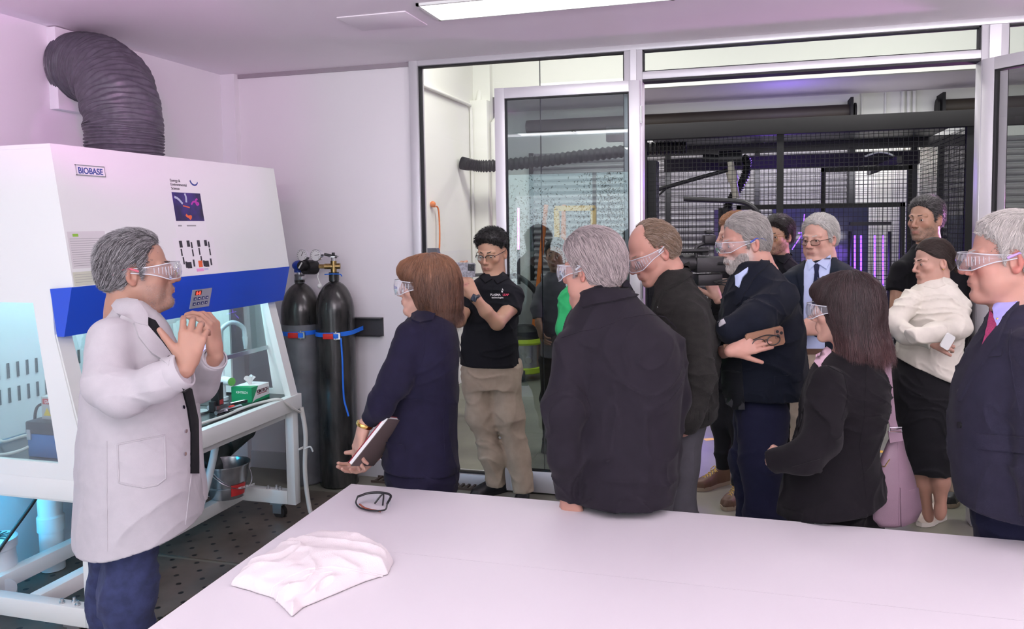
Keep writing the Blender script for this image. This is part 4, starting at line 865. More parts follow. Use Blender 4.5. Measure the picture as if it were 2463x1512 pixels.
def nets(f, h, lo=None, hi=None):
    a, b = f.bounds() if lo is None else (A3(lo), A3(hi))
    B = 6; nb = np.ceil((b-a)/(B*h)).astype(int)+1
    g = np.stack(np.meshgrid(*[np.arange(n) for n in nb], indexing='ij'), -1).reshape(-1, 3)
    cen = a+(g+.5)*B*h; act = np.abs(f(cen)) < B*h*.9+.022
    N = nb*B+1; F = np.full(N, .5, np.float32)
    g = g[act]; off = np.stack(np.meshgrid(*[np.arange(B+1)]*3, indexing='ij'), -1).reshape(-1, 3)
    for i in range(0, len(g), 1500):
        idx = (g[i:i+1500, None, :]*B+off[None]).reshape(-1, 3)
        F[idx[:, 0], idx[:, 1], idx[:, 2]] = f(a+idx.astype(np.float32)*h)
    ins = F < 0
    c = ins[:-1, :-1, :-1].astype(np.int8); 
    for dx in (0, 1):
        for dy in (0, 1):
            for dz in (0, 1):
                if dx+dy+dz: c = c+ins[dx:N[0]-1+dx, dy:N[1]-1+dy, dz:N[2]-1+dz]
    cell = np.argwhere((c > 0) & (c < 8)); ID = np.full(c.shape, -1, np.int64); ID[cell[:, 0], cell[:, 1], cell[:, 2]] = np.arange(len(cell))
    acc = np.zeros((len(cell), 3)); cnt = np.zeros(len(cell))
    cs = [(0, 0, 0), (1, 0, 0), (0, 1, 0), (1, 1, 0), (0, 0, 1), (1, 0, 1), (0, 1, 1), (1, 1, 1)]
    V = [F[cell[:, 0]+x, cell[:, 1]+y, cell[:, 2]+z] for x, y, z in cs]
    for i in range(8):
        for j in range(i+1, 8):
            if sum(abs(cs[i][k]-cs[j][k]) for k in range(3)) == 1:
                m = (V[i] < 0) != (V[j] < 0); t = np.where(m, V[i]/np.where(m, V[i]-V[j], 1), 0)[:, None]
                acc += np.where(m[:, None], np.array(cs[i])+(np.array(cs[j])-np.array(cs[i]))*t, 0); cnt += m
    verts = a+(cell+acc/cnt[:, None])*h
    faces = []
    for ax in range(3):
        u, v = [(1, 2), (2, 0), (0, 1)][ax]
        s0 = [slice(1, -1)]*3; s0[ax] = slice(0, -1); s1 = list(s0); s1[ax] = slice(1, None)
        A_ = ins[tuple(s0)]; B_ = ins[tuple(s1)]; E = np.argwhere(A_ != B_); fl = A_[E[:, 0], E[:, 1], E[:, 2]]
        base = E.copy(); base[:, u] += 1; base[:, v] += 1
        q = []
        for du, dv in ((-1, -1), (0, -1), (0, 0), (-1, 0)):
            w_ = base.copy(); w_[:, u] += du; w_[:, v] += dv; q.append(ID[w_[:, 0], w_[:, 1], w_[:, 2]])
        q = np.stack(q, 1); q[~fl] = q[~fl][:, ::-1]; faces.append(q)
    faces = np.concatenate(faces); faces = faces[(faces >= 0).all(1)]
    for _ in range(1):
        d, gr = grad(f, verts.astype(np.float32)); verts = verts-gr*np.clip(d, -h*.6, h*.6)[:, None]
    return verts.astype(np.float32), faces
def fobj(name, f, h, material, parent, colfn=None):
    v, q = nets(f, h); return mesh_obj(name, v, q, material, parent, attr=None if colfn is None else colfn(v))
def ss(a, b, x): t = np.clip((x-a)/(b-a), 0, 1); return t*t*(3-2*t)
# ---- projecting outlines onto a garment surface
def hit(f, px, D0=None):
    px = np.asarray(px, float); d = FWD[None]+RT[None]*((px[:, 0]-PCX)/FPX)[:, None]-UP[None]*((px[:, 1]-PCY)/FPX)[:, None]
    d = d/np.linalg.norm(d, axis=1, keepdims=True); t = np.full(len(px), max((D0 or 2.5)-.9, .6)); done = np.zeros(len(px), bool)
    for _ in range(70):
        v = f((ORG+d*t[:, None]).astype(np.float32)); t = t+np.where(done, 0, np.clip(v, -.02, .25)*.8); done |= np.abs(v) < .0006
    ok = np.abs(f((ORG+d*t[:, None]).astype(np.float32))) < .004
    if (~ok).any() and ok.any():
        for i in np.where(~ok)[0]: t[i] = t[ok][np.argmin(((px[ok]-px[i])**2).sum(1))]
    P = ORG+d*t[:, None]; _, g = grad(f, P.astype(np.float32), .004); g[~ok] = -d[~ok]
    return P, g
from mathutils.geometry import delaunay_2d_cdt
def decal(name, poly, f, D0, parent, material, off=.002, thick=.003, step=7):
    poly = [np.array(p, float) for p in poly]; B = []
    for i, p in enumerate(poly):
        q = poly[(i+1) % len(poly)]; n = max(1, int(np.linalg.norm(q-p)/step))
        B += [p+(q-p)*k/n for k in range(n)]
    B = np.array(B); lo, hi = B.min(0), B.max(0); I = []
    def inside(x, y):
        c = False; j = len(poly)-1
        for i in range(len(poly)):
            (xi, yi), (xj, yj) = poly[i], poly[j]
            if (yi > y) != (yj > y) and x < (xj-xi)*(y-yi)/(yj-yi)+xi: c = not c
            j = i
        return c
    for x in np.arange(lo[0]+step/2, hi[0], step):
        for y in np.arange(lo[1]+step/2, hi[1], step):
            if inside(x, y) and np.min(((B-(x, y))**2).sum(1)) > (step*.5)**2: I.append((x, y))
    pts = np.array(list(B)+I); n = len(B)
    r = delaunay_2d_cdt([Vector(p) for p in pts], [(i, (i+1) % n) for i in range(n)], [], 1, 1e-5)
    V2 = np.array([tuple(v) for v in r[0]]); P, g = hit(f, V2, D0); m = len(V2)
    vs = np.concatenate([P+g*(off+thick*.5), P-g*thick]); fs = [tuple(t) for t in r[2]]
    cen = ORG; fs2 = []
    for t in fs:
        a, b, c = vs[t[0]], vs[t[1]], vs[t[2]]
        if np.dot(np.cross(b-a, c-a), g[t[0]]) < 0: t = t[::-1]
        fs2.append(t)
    ed = {}
    for t in fs2:
        for i in range(len(t)): ed[(t[i], t[(i+1) % len(t)])] = 1
    out = fs2+[tuple(i+m for i in t[::-1]) for t in fs2]+[(b, a, a+m, b+m) for (a, b) in ed if (b, a) not in ed]
    o = mesh_obj(name, [tuple(v) for v in vs], out, material, parent); o.data.set_sharp_from_angle(angle=.7); return o
def seam(name, pts, f, D0, parent, material, r=.0015, off=0, n=8, step=6):
    P = [np.array(p, float) for p in pts]; B = [P[0]]
    for i in range(len(P)-1):
        k = max(1, int(np.linalg.norm(P[i+1]-P[i])/step)); B += [P[i]+(P[i+1]-P[i])*(j+1)/k for j in range(k)]
    W, g = hit(f, B, D0); return MB().tube([Vector(w_+gg*off) for w_, gg in zip(W, g)], r, n).build(name, material, parent)
# ================================================================ heads
def head_frame(px, py, D, yaw, pitch=0, roll=0):
    o = at(px, py, D); v = (o-ORG)[:2]; v = v/np.linalg.norm(v); vf = np.array([v[0], v[1], 0]); r = np.array([v[1], -v[0], 0]); z = np.array([0, 0, 1.])
    y_, p_, l_ = math.radians(yaw), math.radians(pitch), math.radians(roll)
    F = -vf*math.cos(y_)-r*math.sin(y_); X = np.cross(F, z)
    F2 = F*math.cos(p_)-z*math.sin(p_); Z2 = F*math.sin(p_)+z*math.cos(p_)
    X3 = X*math.cos(l_)-Z2*math.sin(l_); Z3 = X*math.sin(l_)+Z2*math.cos(l_)
    return o.astype(np.float32), np.stack([X3, F2, Z3], 1).astype(np.float32)   # q = (P-o)@R
def craniumf(q, g=0): return smin(ell(q, (0, -.011, .036), (.075+g, .093+g, .084+g)), ell(q, (0, -.040, -.005), (.062+g, .062+g, .06+g)), .03)
def head_fn(o, R, s=1, jaw=1, nose=1, fat=0, lip=1, brow=1):
    def fn(P):
        q = (P-o)@R/s; ax = np.abs(q[:, 0]); m = np.stack([ax, q[:, 1], q[:, 2]], 1)
        d = craniumf(q)
        d = smin(d, ell(m, (0, .020, -.034), (.060*jaw, .069, .082)), .03)
        d = smin(d, cap(m, (.050*jaw, .0, -.052), (.016, .070, -.098), .014+fat*.01, .013), .028)
        d = smin(d, ell(m, (0, .079, -.099), (.018, .014, .014)), .02)
        if fat: d = smin(d, ell(m, (0, .03, -.105), (.05, .05, .028*fat+.01)), .03); d = smin(d, ell(m, (.045, .035, -.06), (.025, .035, .035)), .02)
        d = smin(d, cap(m, (.008, .0865, .020), (.046, .070, .024), .0075*brow, .007), .012)
        d = smin(d, ell(m, (.041, .058, -.020), (.022, .022, .020)), .02)
        d = smax(d, -ell(m, (.031, .100, .0015), (.0185, .0165, .0115)), .012)
        d = smin(d, ell(m, (.031, .0755, .001), (.0145, .0140, .0125)), .005)
        d = smin(d, cap(m, (0, .089, .014), (0, .1095, -.024), .0072*nose, .0085*nose), .011)
        d = smin(d, ell(m, (0, .1095*(.97+.03*nose), -.030), (.0105*nose, .0115, .0095)), .008)
        d = smin(d, ell(m, (.0125*nose, .099, -.034), (.0075, .0095, .0075)), .006)
        d = smax(d, -ell(m, (.0065, .104, -.0415), (.0035, .005, .003)), .002)
        d = smin(d, ell(m, (0, .080, -.062), (.028, .019, .022)), .014)
        d = smin(d, cap(m, (0, .0965, -.0605), (.021, .0865, -.0645), .0045*lip, .002), .005)
        d = smin(d, cap(m, (0, .0955, -.0705), (.019, .0865, -.067), .0055*lip, .002), .005)
        d = smax(d, -cap(m, (0, .1015, -.0655), (.022, .090, -.0655), .0013, .0008), .002)
        d = smax(d, -ell(m, (0, .100, -.082), (.02, .008, .006)), .01)
        d = smax(d, -ell(m, (.031, .0925, .0002), (.0116, .010, .0037)), .002)
        # ears
        e = m-A3((.0765, -.010, -.004)); c_, s_ = math.cos(.35), math.sin(.35); e = np.stack([e[:, 0]*c_+e[:, 1]*s_, -e[:, 0]*s_+e[:, 1]*c_, e[:, 2]+.15*e[:, 1]], 1)
        er = ell(e, (0, 0, 0), (.0065, .0175, .031)); er = smax(er, -ell(e, (.0065, .003, -.001), (.0070, .0112, .0205)), .0025); er = smin(er, ell(e, (.001, .002, -.024), (.005, .009, .009)), .006)
        er = smin(er, cap(e, (.003, -.005, .012), (.003, -.006, -.008), .0025, .0025), .004)
        return smin(d, er, .005)*s
    return fn
def head_cols(o, R, s, skin, lipc=(.40, .17, .14), stub=0, stubc=(.05, .04, .035), red=.25, bald=None):
    def cf(v):
        q = (v-o)@R/s; ax = np.abs(q[:, 0]); y, z = q[:, 1], q[:, 2]; c = np.tile(A3(skin), (len(v), 1))
        n = vnoise(v, 60)*.5+vnoise(v, 25, 3)*.5; c *= (1+.06*n)[:, None]
        rd = np.exp(-((ax-.04)/.02)**2-((z+.025)/.022)**2)*(y > .03)+np.exp(-(ax/.016)**2-((z+.03)/.016)**2)*(y > .09)+ss(.072, .08, ax)*(np.abs(z) < .05)
        c *= 1-red*rd[:, None]*A3((.12, .62, .60))
        if stub:
            w_ = ss(-.028, -.05, z)*ss(-.02, .03, y)*ss(-.13, -.11, z); w_ = w_*(1-np.exp(-(ax/.022)**2-((z+.066)/.007)**2))
            w_ = np.maximum(w_, ss(.0, -.03, z)*np.exp(-((y-.015)/.012)**2)*(ax > .05)); w_ = w_*np.clip(stub*(.8+.35*vnoise(v, 250)), 0, 1); c = c*(1-w_[:, None])+A3(stubc)*w_[:, None]
        l = np.exp(-(np.maximum(ax-.014, 0)/.006)**2-((z+.0655)/.0085)**4)*(y > .084); c = c*(1-.75*l[:, None])+A3(lipc)*.75*l[:, None]
        ln = np.exp(-((z+.0655)/.0012)**2)*(ax < .023)*(y > .085); c *= (1-.4*ln)[:, None]
        ey = np.exp(-((ax-.031)/.013)**2-((z-.0065)/.0018)**2)*(y > .07); c *= (1-.65*ey)[:, None]
        return np.clip(c, 0, 1)
    return cf
EYEW = None
def eyes(o, R, s, parent, gaze=(0, 1, 0), iris=(.09, .045, .02)):
    for sx in (-1, 1):
        c = o+R@A3((sx*.031*s, .0768*s, .001*s)); b = MB().sphere((0, 0, 0), .0118*s, n=36)
        me = mesh_obj('eye', [tuple(c+R@A3(v)) for v in b.v], b.f, EYEM, parent)
        g = np.array(gaze, float); g /= np.linalg.norm(g); V_ = np.array(b.v)/(.0118*s); dt = V_@g
        cc = np.tile(A3((.62, .57, .55)), (len(V_), 1)); cc[dt > .885] = iris; cc[dt > .965] = (.004, .004, .004)
        a = me.data.color_attributes.new('Col', 'FLOAT_COLOR', 'POINT'); C4 = np.ones((len(V_), 4), np.float32); C4[:, :3] = cc; a.data.foreach_set('color', C4.ravel())
EYEM = mat('eye_surface', (.6, .6, .6), .08, attr='Col')
# strands that follow a hair volume
def strands(f, seeds, comb, L, steps=7, r=.0007, off=.002, colr=(.05, .04, .03), var=.35, seed=0, lift=0, free=None):
    rn = np.random.RandomState(seed); P = seeds.astype(np.float32).copy(); n = len(P); tr = []; offs = rn.uniform(-.0005, off, n).astype(np.float32); Ls = L*rn.uniform(.6, 1.15, n)
    for k in range(steps+1):
        d, g = grad(f, P, .003); corr = (d-offs-lift*(k/steps)**1.5)
        if free is not None: corr = corr*free(P)
        P = P-g*corr[:, None]; tr.append((P.copy(), g))
        c = comb(P); c = c-g*(c*g).sum(1, keepdims=True)*((1 if not lift else .5)*(np.ones(n) if free is None else free(P)))[:, None]; c /= np.linalg.norm(c, axis=1, keepdims=True)+1e-6
        c += .22*np.stack([vnoise(P, 90, seed+j) for j in range(3)], 1); P = P+c*(Ls/steps)[:, None].astype(np.float32)
    V = []; K = steps+1
    for k in range(K):
        p, g = tr[k]; t = tr[min(k+1, K-1)][0]-tr[max(k-1, 0)][0]; t /= np.linalg.norm(t, axis=1, keepdims=True)+1e-6; sd = np.cross(t, g)
        rr = r*(1-.75*(k/steps)**2)
        V += [p+sd*rr*1.6, p-sd*rr*1.6, p+g*rr*1.2]
    V = np.stack(V, 1).reshape(-1, 3); base = np.arange(n)[:, None]*K*3; fs = []
    for k in range(steps):
        for a, b in ((0, 2), (2, 1), (1, 0)): fs.append(np.stack([base[:, 0]+k*3+a, base[:, 0]+k*3+b, base[:, 0]+k*3+3+b, base[:, 0]+k*3+3+a], 1))
    fs = np.concatenate(fs); cv = np.repeat((1+var*rn.uniform(-1, 1, n)), K*3)[:, None]*np.repeat(colr if np.ndim(colr) == 2 else np.tile(A3(colr), (n, 1)), K*3, 0)
    return V, fs, np.clip(cv, 0, 1)
def hairobj(name, f, h, parent, colr, comb, n=1500, L=.03, r=.0007, off=.002, steps=7, seed=0, lift=0, grey=None, rough=.45, cfn=None, keep=None, free=None):
    n = int(n*2.4); r = r*.58; steps = min(steps, 6) if free is None else 8
    v, q = nets(f, h); rn = np.random.RandomState(seed+1)
    idx = rn.choice(len(v), min(n, len(v)), replace=n > len(v)); sd = v[idx]
    if keep is not None: sd = sd[keep(sd)]
    cc = lambda P: (np.tile(A3(colr), (len(P), 1)) if cfn is None else cfn(P))
    c0 = cc(v)*(.62+.2*vnoise(v, 90, seed))[:, None]; sc_ = cc(sd)  # base darker than the strands: shade between them put into the colour
    if grey is not None: m = rn.uniform(size=len(sd)) < grey[0]; sc_[m] = grey[1]
    V, F_, C_ = strands(f, sd, comb, L, steps, r, off, sc_, .28, seed, lift, free)
    o = mesh_obj(name, np.concatenate([v, V]), np.concatenate([q, F_+len(v)]), HAIRM, parent, attr=np.concatenate([np.clip(c0, 0, 1), C_])); return o
HAIRM = mat('hair_strands', (.1, .1, .1), .5, attr='Col', spec=.35, sheen=.1)
SKINM = mat('skin', (.6, .4, .3), .48, attr='Col', sss=.12, spec=.35, bump=.12, bscale=500)
def short_hair_fn(o, R, s, t=.008, line=None, top=None, k=.004, nz=.0018, front=None, bald=None):
    # close cropped to short hair over the skull; line = hairline height as a function of depth
    ly = [-.14, -.075, -.05, -.028, -.012, .006, .016, .024, .034, .050, .066, .078, .12]; lz = line or [-.070, -.066, -.05, -.03, .028, .030, -.012, -.006, .030, .040, .055, .078, .088]
    f = Field()
    def fn(P):
        q = (P-o)@R/s; tt = t if top is None else t+top*ss(.0, .1, q[:, 2])
        d = craniumf(q)-tt*(.35+.65*ss(0, .03, q[:, 2]-np.interp(q[:, 1], ly, lz))); d = smin(d, ell(q, (0, .020, -.034), (.060+t, .069, .082)), .03)
        zl = np.interp(q[:, 1], ly, lz)+.006*vnoise(P, 70, 5)+.003*vnoise(P, 160, 6); xx = np.abs(q[:, 0])
        zl = zl-(.010*ss(.03, .055, xx)*(q[:, 1] > .06)*-1 if front is None else front(q))
        if bald: d = smax(d, -ell(q, bald[0], bald[1]), .006)
        return (smax(d, (zl-q[:, 2])*.8, k)-nz*vnoise(P, 120)-nz*vnoise(P, 60, 2))*s
    f.add(fn, o-.16*s, o+.16*s, 0); return f
def comb_from(o, R, vec=(0, -1, -.3), swirl=0):
    def c(P):
        q = (P-o)@R; v = np.tile(A3(vec), (len(P), 1)); v[:, 2] -= np.clip(-q[:, 1]*9, 0, 2)+np.clip((np.abs(q[:, 0])-.045)*25, 0, 1.5); v[:, 0] += q[:, 0]*9+swirl
        return v@R.T
    return c
def beard(o, R, s, f, parent, colr, n=2500, L=.012, lo=-.035, grey=None, seed=5):
    rn = np.random.RandomState(seed); m = n*6; a = rn.uniform(-1.5, 1.5, m); z = rn.uniform(-.125, lo, m); q = np.stack([.075*np.sin(a), .02+.075*np.cos(a), z], 1).astype(np.float32)
    ax = np.abs(q[:, 0]); ok = (z < np.interp(ax, [0, .02, .03, .045, .06, .075], [-.048, -.048, -.055, -.058, -.045, -.02])) | (ax > .066)
    ok &= ~((ax < .022) & (z > -.078) & (z < -.060)); q = q[ok][:n]; P = (o+(q*s)@R.T).astype(np.float32)
    for _ in range(6): d, g = grad(f, P); P = P-g*d[:, None]
    q2 = (P-o)@R/s; P = P[(q2[:, 2] > -.125) & (q2[:, 1] > -.012)]
    cc = np.tile(A3(colr), (len(P), 1))
    if grey: mm = rn.uniform(size=len(P)) < grey[0]; cc[mm] = grey[1]
    V, F_, C_ = strands(f, P, comb_from(o, R, (0, .1, -1)), L, 4, .00045, .0015, cc, .3, seed, .003)
    return mesh_obj('beard', V, F_, HAIRM, parent, attr=C_)
def brows(o, R, s, parent, colr, w=.0055, n=70):
    rn = np.random.RandomState(3); mb = MB()
    for sx in (-1, 1):
        for i in range(n):
            t = i/(n-1); x = .012+.036*t; z = .0232+.0042*math.sin(t*2.4)+rn.uniform(-w*.5, w*.5)*(1-.6*t); y = .0935-.020*t**1.6-.012*t*t
            p = o+R@A3((sx*x*s, y*s, z*s)); q_ = o+R@A3((sx*(x+.007)*s, (y-.002-.006*t)*s, (z+.0025*(1-2*t))*s)); mb.tube([p, q_], [.0009*s, .0005*s], 4, False)
    return mb.build('eyebrows', colr if not isinstance(colr, tuple) else mat('brow_hair', colr, .7), parent)
# ================================================================ eyewear (worn; a part of the person)
def hp(o, R, s, x, y, z): return Vector(o+R@A3((x*s, y*s, z*s)))
RIM = mat('clear_rim', (.55, .56, .60), .15, spec=.8); LENSM = glassmat('goggle_plastic', (.95, .95, .96), .5, .02)
def milky(m, f_, c):
    nt = m.node_tree; out = [n for n in nt.nodes if n.type == 'OUTPUT_MATERIAL'][0]; src = out.inputs[0].links[0].from_socket
    d = nt.nodes.new('ShaderNodeBsdfDiffuse'); d.inputs[0].default_value = (*c, 1); mx = nt.nodes.new('ShaderNodeMixShader'); mx.inputs[0].default_value = f_
    nt.links.new(src, mx.inputs[1]); nt.links.new(d.outputs[0], mx.inputs[2]); nt.links.new(mx.outputs[0], out.inputs[0])
milky(LENSM, .13, (.8, .78, .85))
def goggles(o, R, s, parent, arm=None, bulk=1.0, tint=None, vents=True):
    e = bpy.data.objects.new('safety_goggles', None); col.objects.link(e); setpar(e, parent)
    A = math.radians(97); n = 30; prof = []
    for i in range(n+1):
        a = -A+2*A*i/n; sh = abs(a)/A
        x = .079*math.sin(a)*(1 if sh < .8 else 1); y = .012+.104*max(math.cos(a), -.1)**.8 if math.cos(a) > 0 else .012+.104*math.cos(a)
        y = .012+(.104+.006*bulk)*(abs(math.cos(a))**.62)*(1 if math.cos(a) > 0 else -1)
        zt = .024*bulk-.010*max(0, sh-.55)/.45; zb = -.026*bulk+.030*max(0, sh-.55)/.45
        if abs(x) < .012: zb += .012*(1-abs(x)/.012)
        prof.append((x, y, zt, zb))
    vs = []; 
    for (x, y, zt, zb) in prof:
        for t in (0, .33, .66, 1): z = zb+(zt-zb)*t; vs.append(hp(o, R, s, x*(1+.04*math.sin(t*PI)), y+.006*math.sin(t*PI), z))
    fs = [(4*i+j, 4*i+4+j, 4*i+5+j, 4*i+1+j) for i in range(n) for j in range(3)]
    mesh_obj('lens', vs, fs, LENSM if tint is None else tint, e)
    top = [hp(o, R, s, x, y, zt) for x, y, zt, zb in prof]; bot = [hp(o, R, s, x, y, zb) for x, y, zt, zb in prof]
    MB().tube(top, .0016*s, 6).tube(bot, .0016*s, 6).build('frame', RIM, e)
    if vents:
        mb = MB()
        for sx in (-1, 1):
            for k in range(7):
                i = (3+k if sx < 0 else n-3-k); x, y, zt, zb = prof[i]; mb.tube([hp(o, R, s, x*1.02, y, zb+.25*(zt-zb)), hp(o, R, s, x*1.02, y, zb+.8*(zt-zb))], .0011*s, 4)
        mb.build('side_vent', RIM, e)
    for sx in (-1, 1):
        MB().tube([hp(o, R, s, sx*.0795, .012, .006), hp(o, R, s, sx*.083, -.015, .018), hp(o, R, s, sx*.080, -.045, .012), hp(o, R, s, sx*.076, -.06, .0)], [.004*s, .003*s, .0025*s, .002*s], 8).build('temple_arm', arm or RIM, e)
    return e
def spectacles(o, R, s, parent, m, rw=.024, rh=.017, z0=0, thick=.0014, full=True, lens=None, yb=.104):
    e = bpy.data.objects.new('spectacles', None); col.objects.link(e); setpar(e, parent)
    for sx in (-1, 1):
        pts = []
        for k in range(29):
            a = 2*PI*k/28; x = .032+rw*math.copysign(abs(math.cos(a))**.75, math.cos(a)); z = z0-.002+rh*math.copysign(abs(math.sin(a))**.75, math.sin(a)); y = yb-.35*max(0, x-.02)-.004*abs(x)
            pts.append(hp(o, R, s, sx*x, y, z))
        if full: MB().tube(pts, thick*s, 6).build('rim', m, e)
        else: MB().tube([p for k, p in enumerate(pts) if k <= 14], thick*1.3*s, 6).build('rim', m, e)
        c = hp(o, R, s, sx*.032, yb-.006, z0-.002); mesh_obj('lens', [c]+pts[:-1], [(0, i+1, (i+1) % 28+1) for i in range(28)], lens or M['hoodglass'], e)
        MB().tube([hp(o, R, s, sx*(.032+rw), yb-.35*(.012+rw)-.003, z0+.006), hp(o, R, s, sx*.077, .03, z0+.010), hp(o, R, s, sx*.080, -.02, z0+.012), hp(o, R, s, sx*.076, -.05, -.004)], thick*1.1*s, 6).build('temple_arm', m, e)
    MB().tube([hp(o, R, s, -.010, yb-.002, z0+.003), hp(o, R, s, 0, yb+.003, z0+.006), hp(o, R, s, .010, yb-.002, z0+.003)], thick*s, 6).build('bridge', m, e)
# ================================================================ hands
def hand(F, W, d, pn, side=1, s=1, curl=(25, 30, 32, 36), mid=1.0, spread=4, thumb=(35, 20, 15), k=.006, forearm=None):
    """W wrist, d towards the knuckles, pn out of the palm, side: +1 thumb on d x pn side"""
    W = A3(W); d = A3(d)/np.linalg.norm(d); pn = A3(pn); pn = pn-d*(pn@d); pn /= np.linalg.norm(pn); x = np.cross(d, pn)*side
    pr = []
    kn = []
    for i, (xo, yo) in enumerate(((.031, .084), (.0105, .088), (-.010, .084), (-.0285, .075))):
        kp_ = W+(x*xo+d*yo)*s; kn.append(kp_); pr.append(([W+x*xo*.55*s+d*.008*s, kp_], [.0165*s, .0118*s], .014))
    for i in range(4):
        ln = (.95, 1.05, .98, .78)[i]; a = math.radians(curl[i]); p = kn[i]; sp = math.radians(spread*(1.5-i)); pts = [p]; rs = [.0108*s]
        for j, (L_, rr) in enumerate(((.043, .0092), (.027, .0085), (.021, .0072))):
            dd_ = d*math.cos(a)+pn*math.sin(a); dd_ = dd_*math.cos(sp)+x*math.sin(sp); p = p+dd_*L_*ln*s; pts.append(p); rs.append(rr*s*(1 if i < 3 else .9)); a += math.radians(curl[i]*(1.1, .7, 0)[j]*mid)
        pr.append((pts, rs, .004))
    t0 = W+(x*.020+d*.014+pn*.006)*s; a, b, c = [math.radians(t) for t in thumb]
    td = d*math.cos(a)+x*math.sin(a); td = td*math.cos(b)+pn*math.sin(b); t1 = t0+td*.046*s
    td2 = td*math.cos(c)+(d*.6+pn*.4)*math.sin(c); t2 = t1+td2*.032*s; t3 = t2+(td2*math.cos(c*.6)+d*math.sin(c*.6))*.024*s
    pr.append(([t0, t1, t2, t3], [.018*s, .0125*s, .0105*s, .0085*s], .008))
    pr.append(([W-d*.02*s, W+d*.02*s], [.024*s, .021*s], .02))
    allp = np.array([p for q in pr for p in q[0]])
    def fn(P):
        dd_ = np.full(len(P), 1., np.float32)
        for pts, rs, kk in pr[:4]+pr[-1:]:
            dd_ = smin(dd_, cap(P, pts[0], pts[1], rs[0], rs[1]), .012)
        for pts, rs, kk in pr[4:-1]:
            e = cap(P, pts[0], pts[1], rs[0], rs[1])
            for i in range(1, len(pts)-1): e = smin(e, cap(P, pts[i], pts[i+1], rs[i], rs[i+1]), .002)
            dd_ = smin(dd_, e, kk)
        return dd_
    F.add(fn, allp.min(0)-.02, allp.max(0)+.02, .018)
    return dict(W=W, d=d, pn=pn, x=x, kn=kn)
# ================================================================ torsos, sleeves, trousers given as silhouettes
def pxr(r, D): return r*D/FPX
def loft(F, rows, D, k=.03, n=2.4, shrink=0, top=.02, yaw=0):
    """rows: (px left, px right, py, half depth in m, depth offset)"""
    zs, cx_, cy_, a_, b_ = [], [], [], [], []
    for L_, R_, y_, b, dd in rows:
        c = at((L_+R_)/2, y_, D+dd); zs.append(c[2]); cx_.append(c[0]); cy_.append(c[1]); a_.append(pxr((R_-L_)/2, D+dd)-shrink); b_.append(b-shrink)
    o = np.argsort(zs); zs = np.array(zs)[o]; arr = [np.array(t)[o] for t in (cx_, cy_, a_, b_)]
    zz = np.linspace(zs[0], zs[-1], 60); arr = [np.interp(zz, zs, t) for t in arr]; ker = np.array([1, 2, 3, 2, 1])/9.
    arr = [np.convolve(np.pad(t, 2, mode='edge'), ker, 'valid') for t in arr]
    v = np.array([arr[0].mean(), arr[1].mean()]); v /= np.linalg.norm(v); e = np.array([v[1], -v[0]])
    if yaw: c_, s_ = math.cos(yaw), math.sin(yaw); e = np.array([e[0]*c_-e[1]*s_, e[0]*s_+e[1]*c_])
    g = np.array([-e[1], e[0]]); z0, z1 = zs[0], zs[-1]
    info = dict(e=e, g=g, z0=z0, z1=z1, zz=zz, arr=arr)
    def fn(P):
        z = P[:, 2]; c0 = np.interp(z, zz, arr[0]); c1 = np.interp(z, zz, arr[1]); a = np.maximum(np.interp(z, zz, arr[2]), .01); b = np.maximum(np.interp(z, zz, arr[3]), .01)
        dx = P[:, 0]-c0; dy = P[:, 1]-c1; u = np.abs(dx*e[0]+dy*e[1]); w_ = np.abs(dx*g[0]+dy*g[1])
        r = np.sqrt(u*u+w_*w_)+1e-6; rho = ((u/a)**n+(w_/b)**n)**(1/n); d = np.where(r < .01, -np.minimum(a, b), r*(1-1/np.maximum(rho, 1e-3))); d = np.maximum(d, -.2)*.85
        d = smax(d, z-z1, top); return smax(d, z0-z, .004)
    xs = arr[0]; m = max(arr[2].max(), arr[3].max())
    F.add(fn, (xs.min()-m, arr[1].min()-m, z0-.01), (xs.max()+m, arr[1].max()+m, z1+.01), k); return info
def limb(F, pts, D, k=.02, grow=0, inner=.03, cut=False):
    P = [at(x, y, D+dd) for x, y, dd, r in pts]; rs = [pxr(r, D+dd)+grow for x, y, dd, r in pts]; F.chain(P, rs, k, inner, cut); return P
_ROT = np.array([[.8, .1, .6], [.1, .98, -.2], [-.6, .2, .77]], np.float32)
def folds(F, A=.005, sc1=(9, 9, 4), B=.004, sc2=(7, 7, 13), seed=0, mask=None):
    def post(P, d):
        m = np.abs(d) < .04
        if m.any():
            Q = P[m]; w_ = vnoise(Q, 5, seed)*.12; Q2 = Q+w_[:, None]; n1 = vnoise(Q2, sc1, seed+1); n2 = (1-np.abs(vnoise(Q2, sc2, seed+2)))**5; n4 = (1-np.abs(vnoise(Q2@_ROT, (5, 14, 5), seed+9)))**6; n3 = vnoise(Q, 28, seed+5)
            a = 1 if mask is None else mask(Q); d = d.copy(); d[m] -= (A*n1+B*1.5*(n2-.3)+B*1.2*(n4-.25)+.0008*n3)*a
        return d
    F.post.append(post); return F
def cutbelow(F, fnz, k=.004):
    F.post.append(lambda P, d: smax(d, fnz(P), k)); return F
def cloth(name, c, rough=.85, var=.12, bump=.35, bscale=700, sheen=.04, vscale=30, stretch=None): return mat(name, c, rough, bump=bump, bscale=bscale, var=var, vscale=vscale, sheen=sheen, spec=.15, stretch=stretch)
ONLY = os.environ.get('ONLY')
def person(label, px, D, group=None):
    p = at(px, 900, D); return empty('person', (float(p[0]), float(p[1]), 0), label, 'person', group)
def bodymesh(F, h, parent, o, R, s, skin, **kw): return fobj('body', F, h, SKINM, parent, head_cols(o, R, s, skin, **kw))
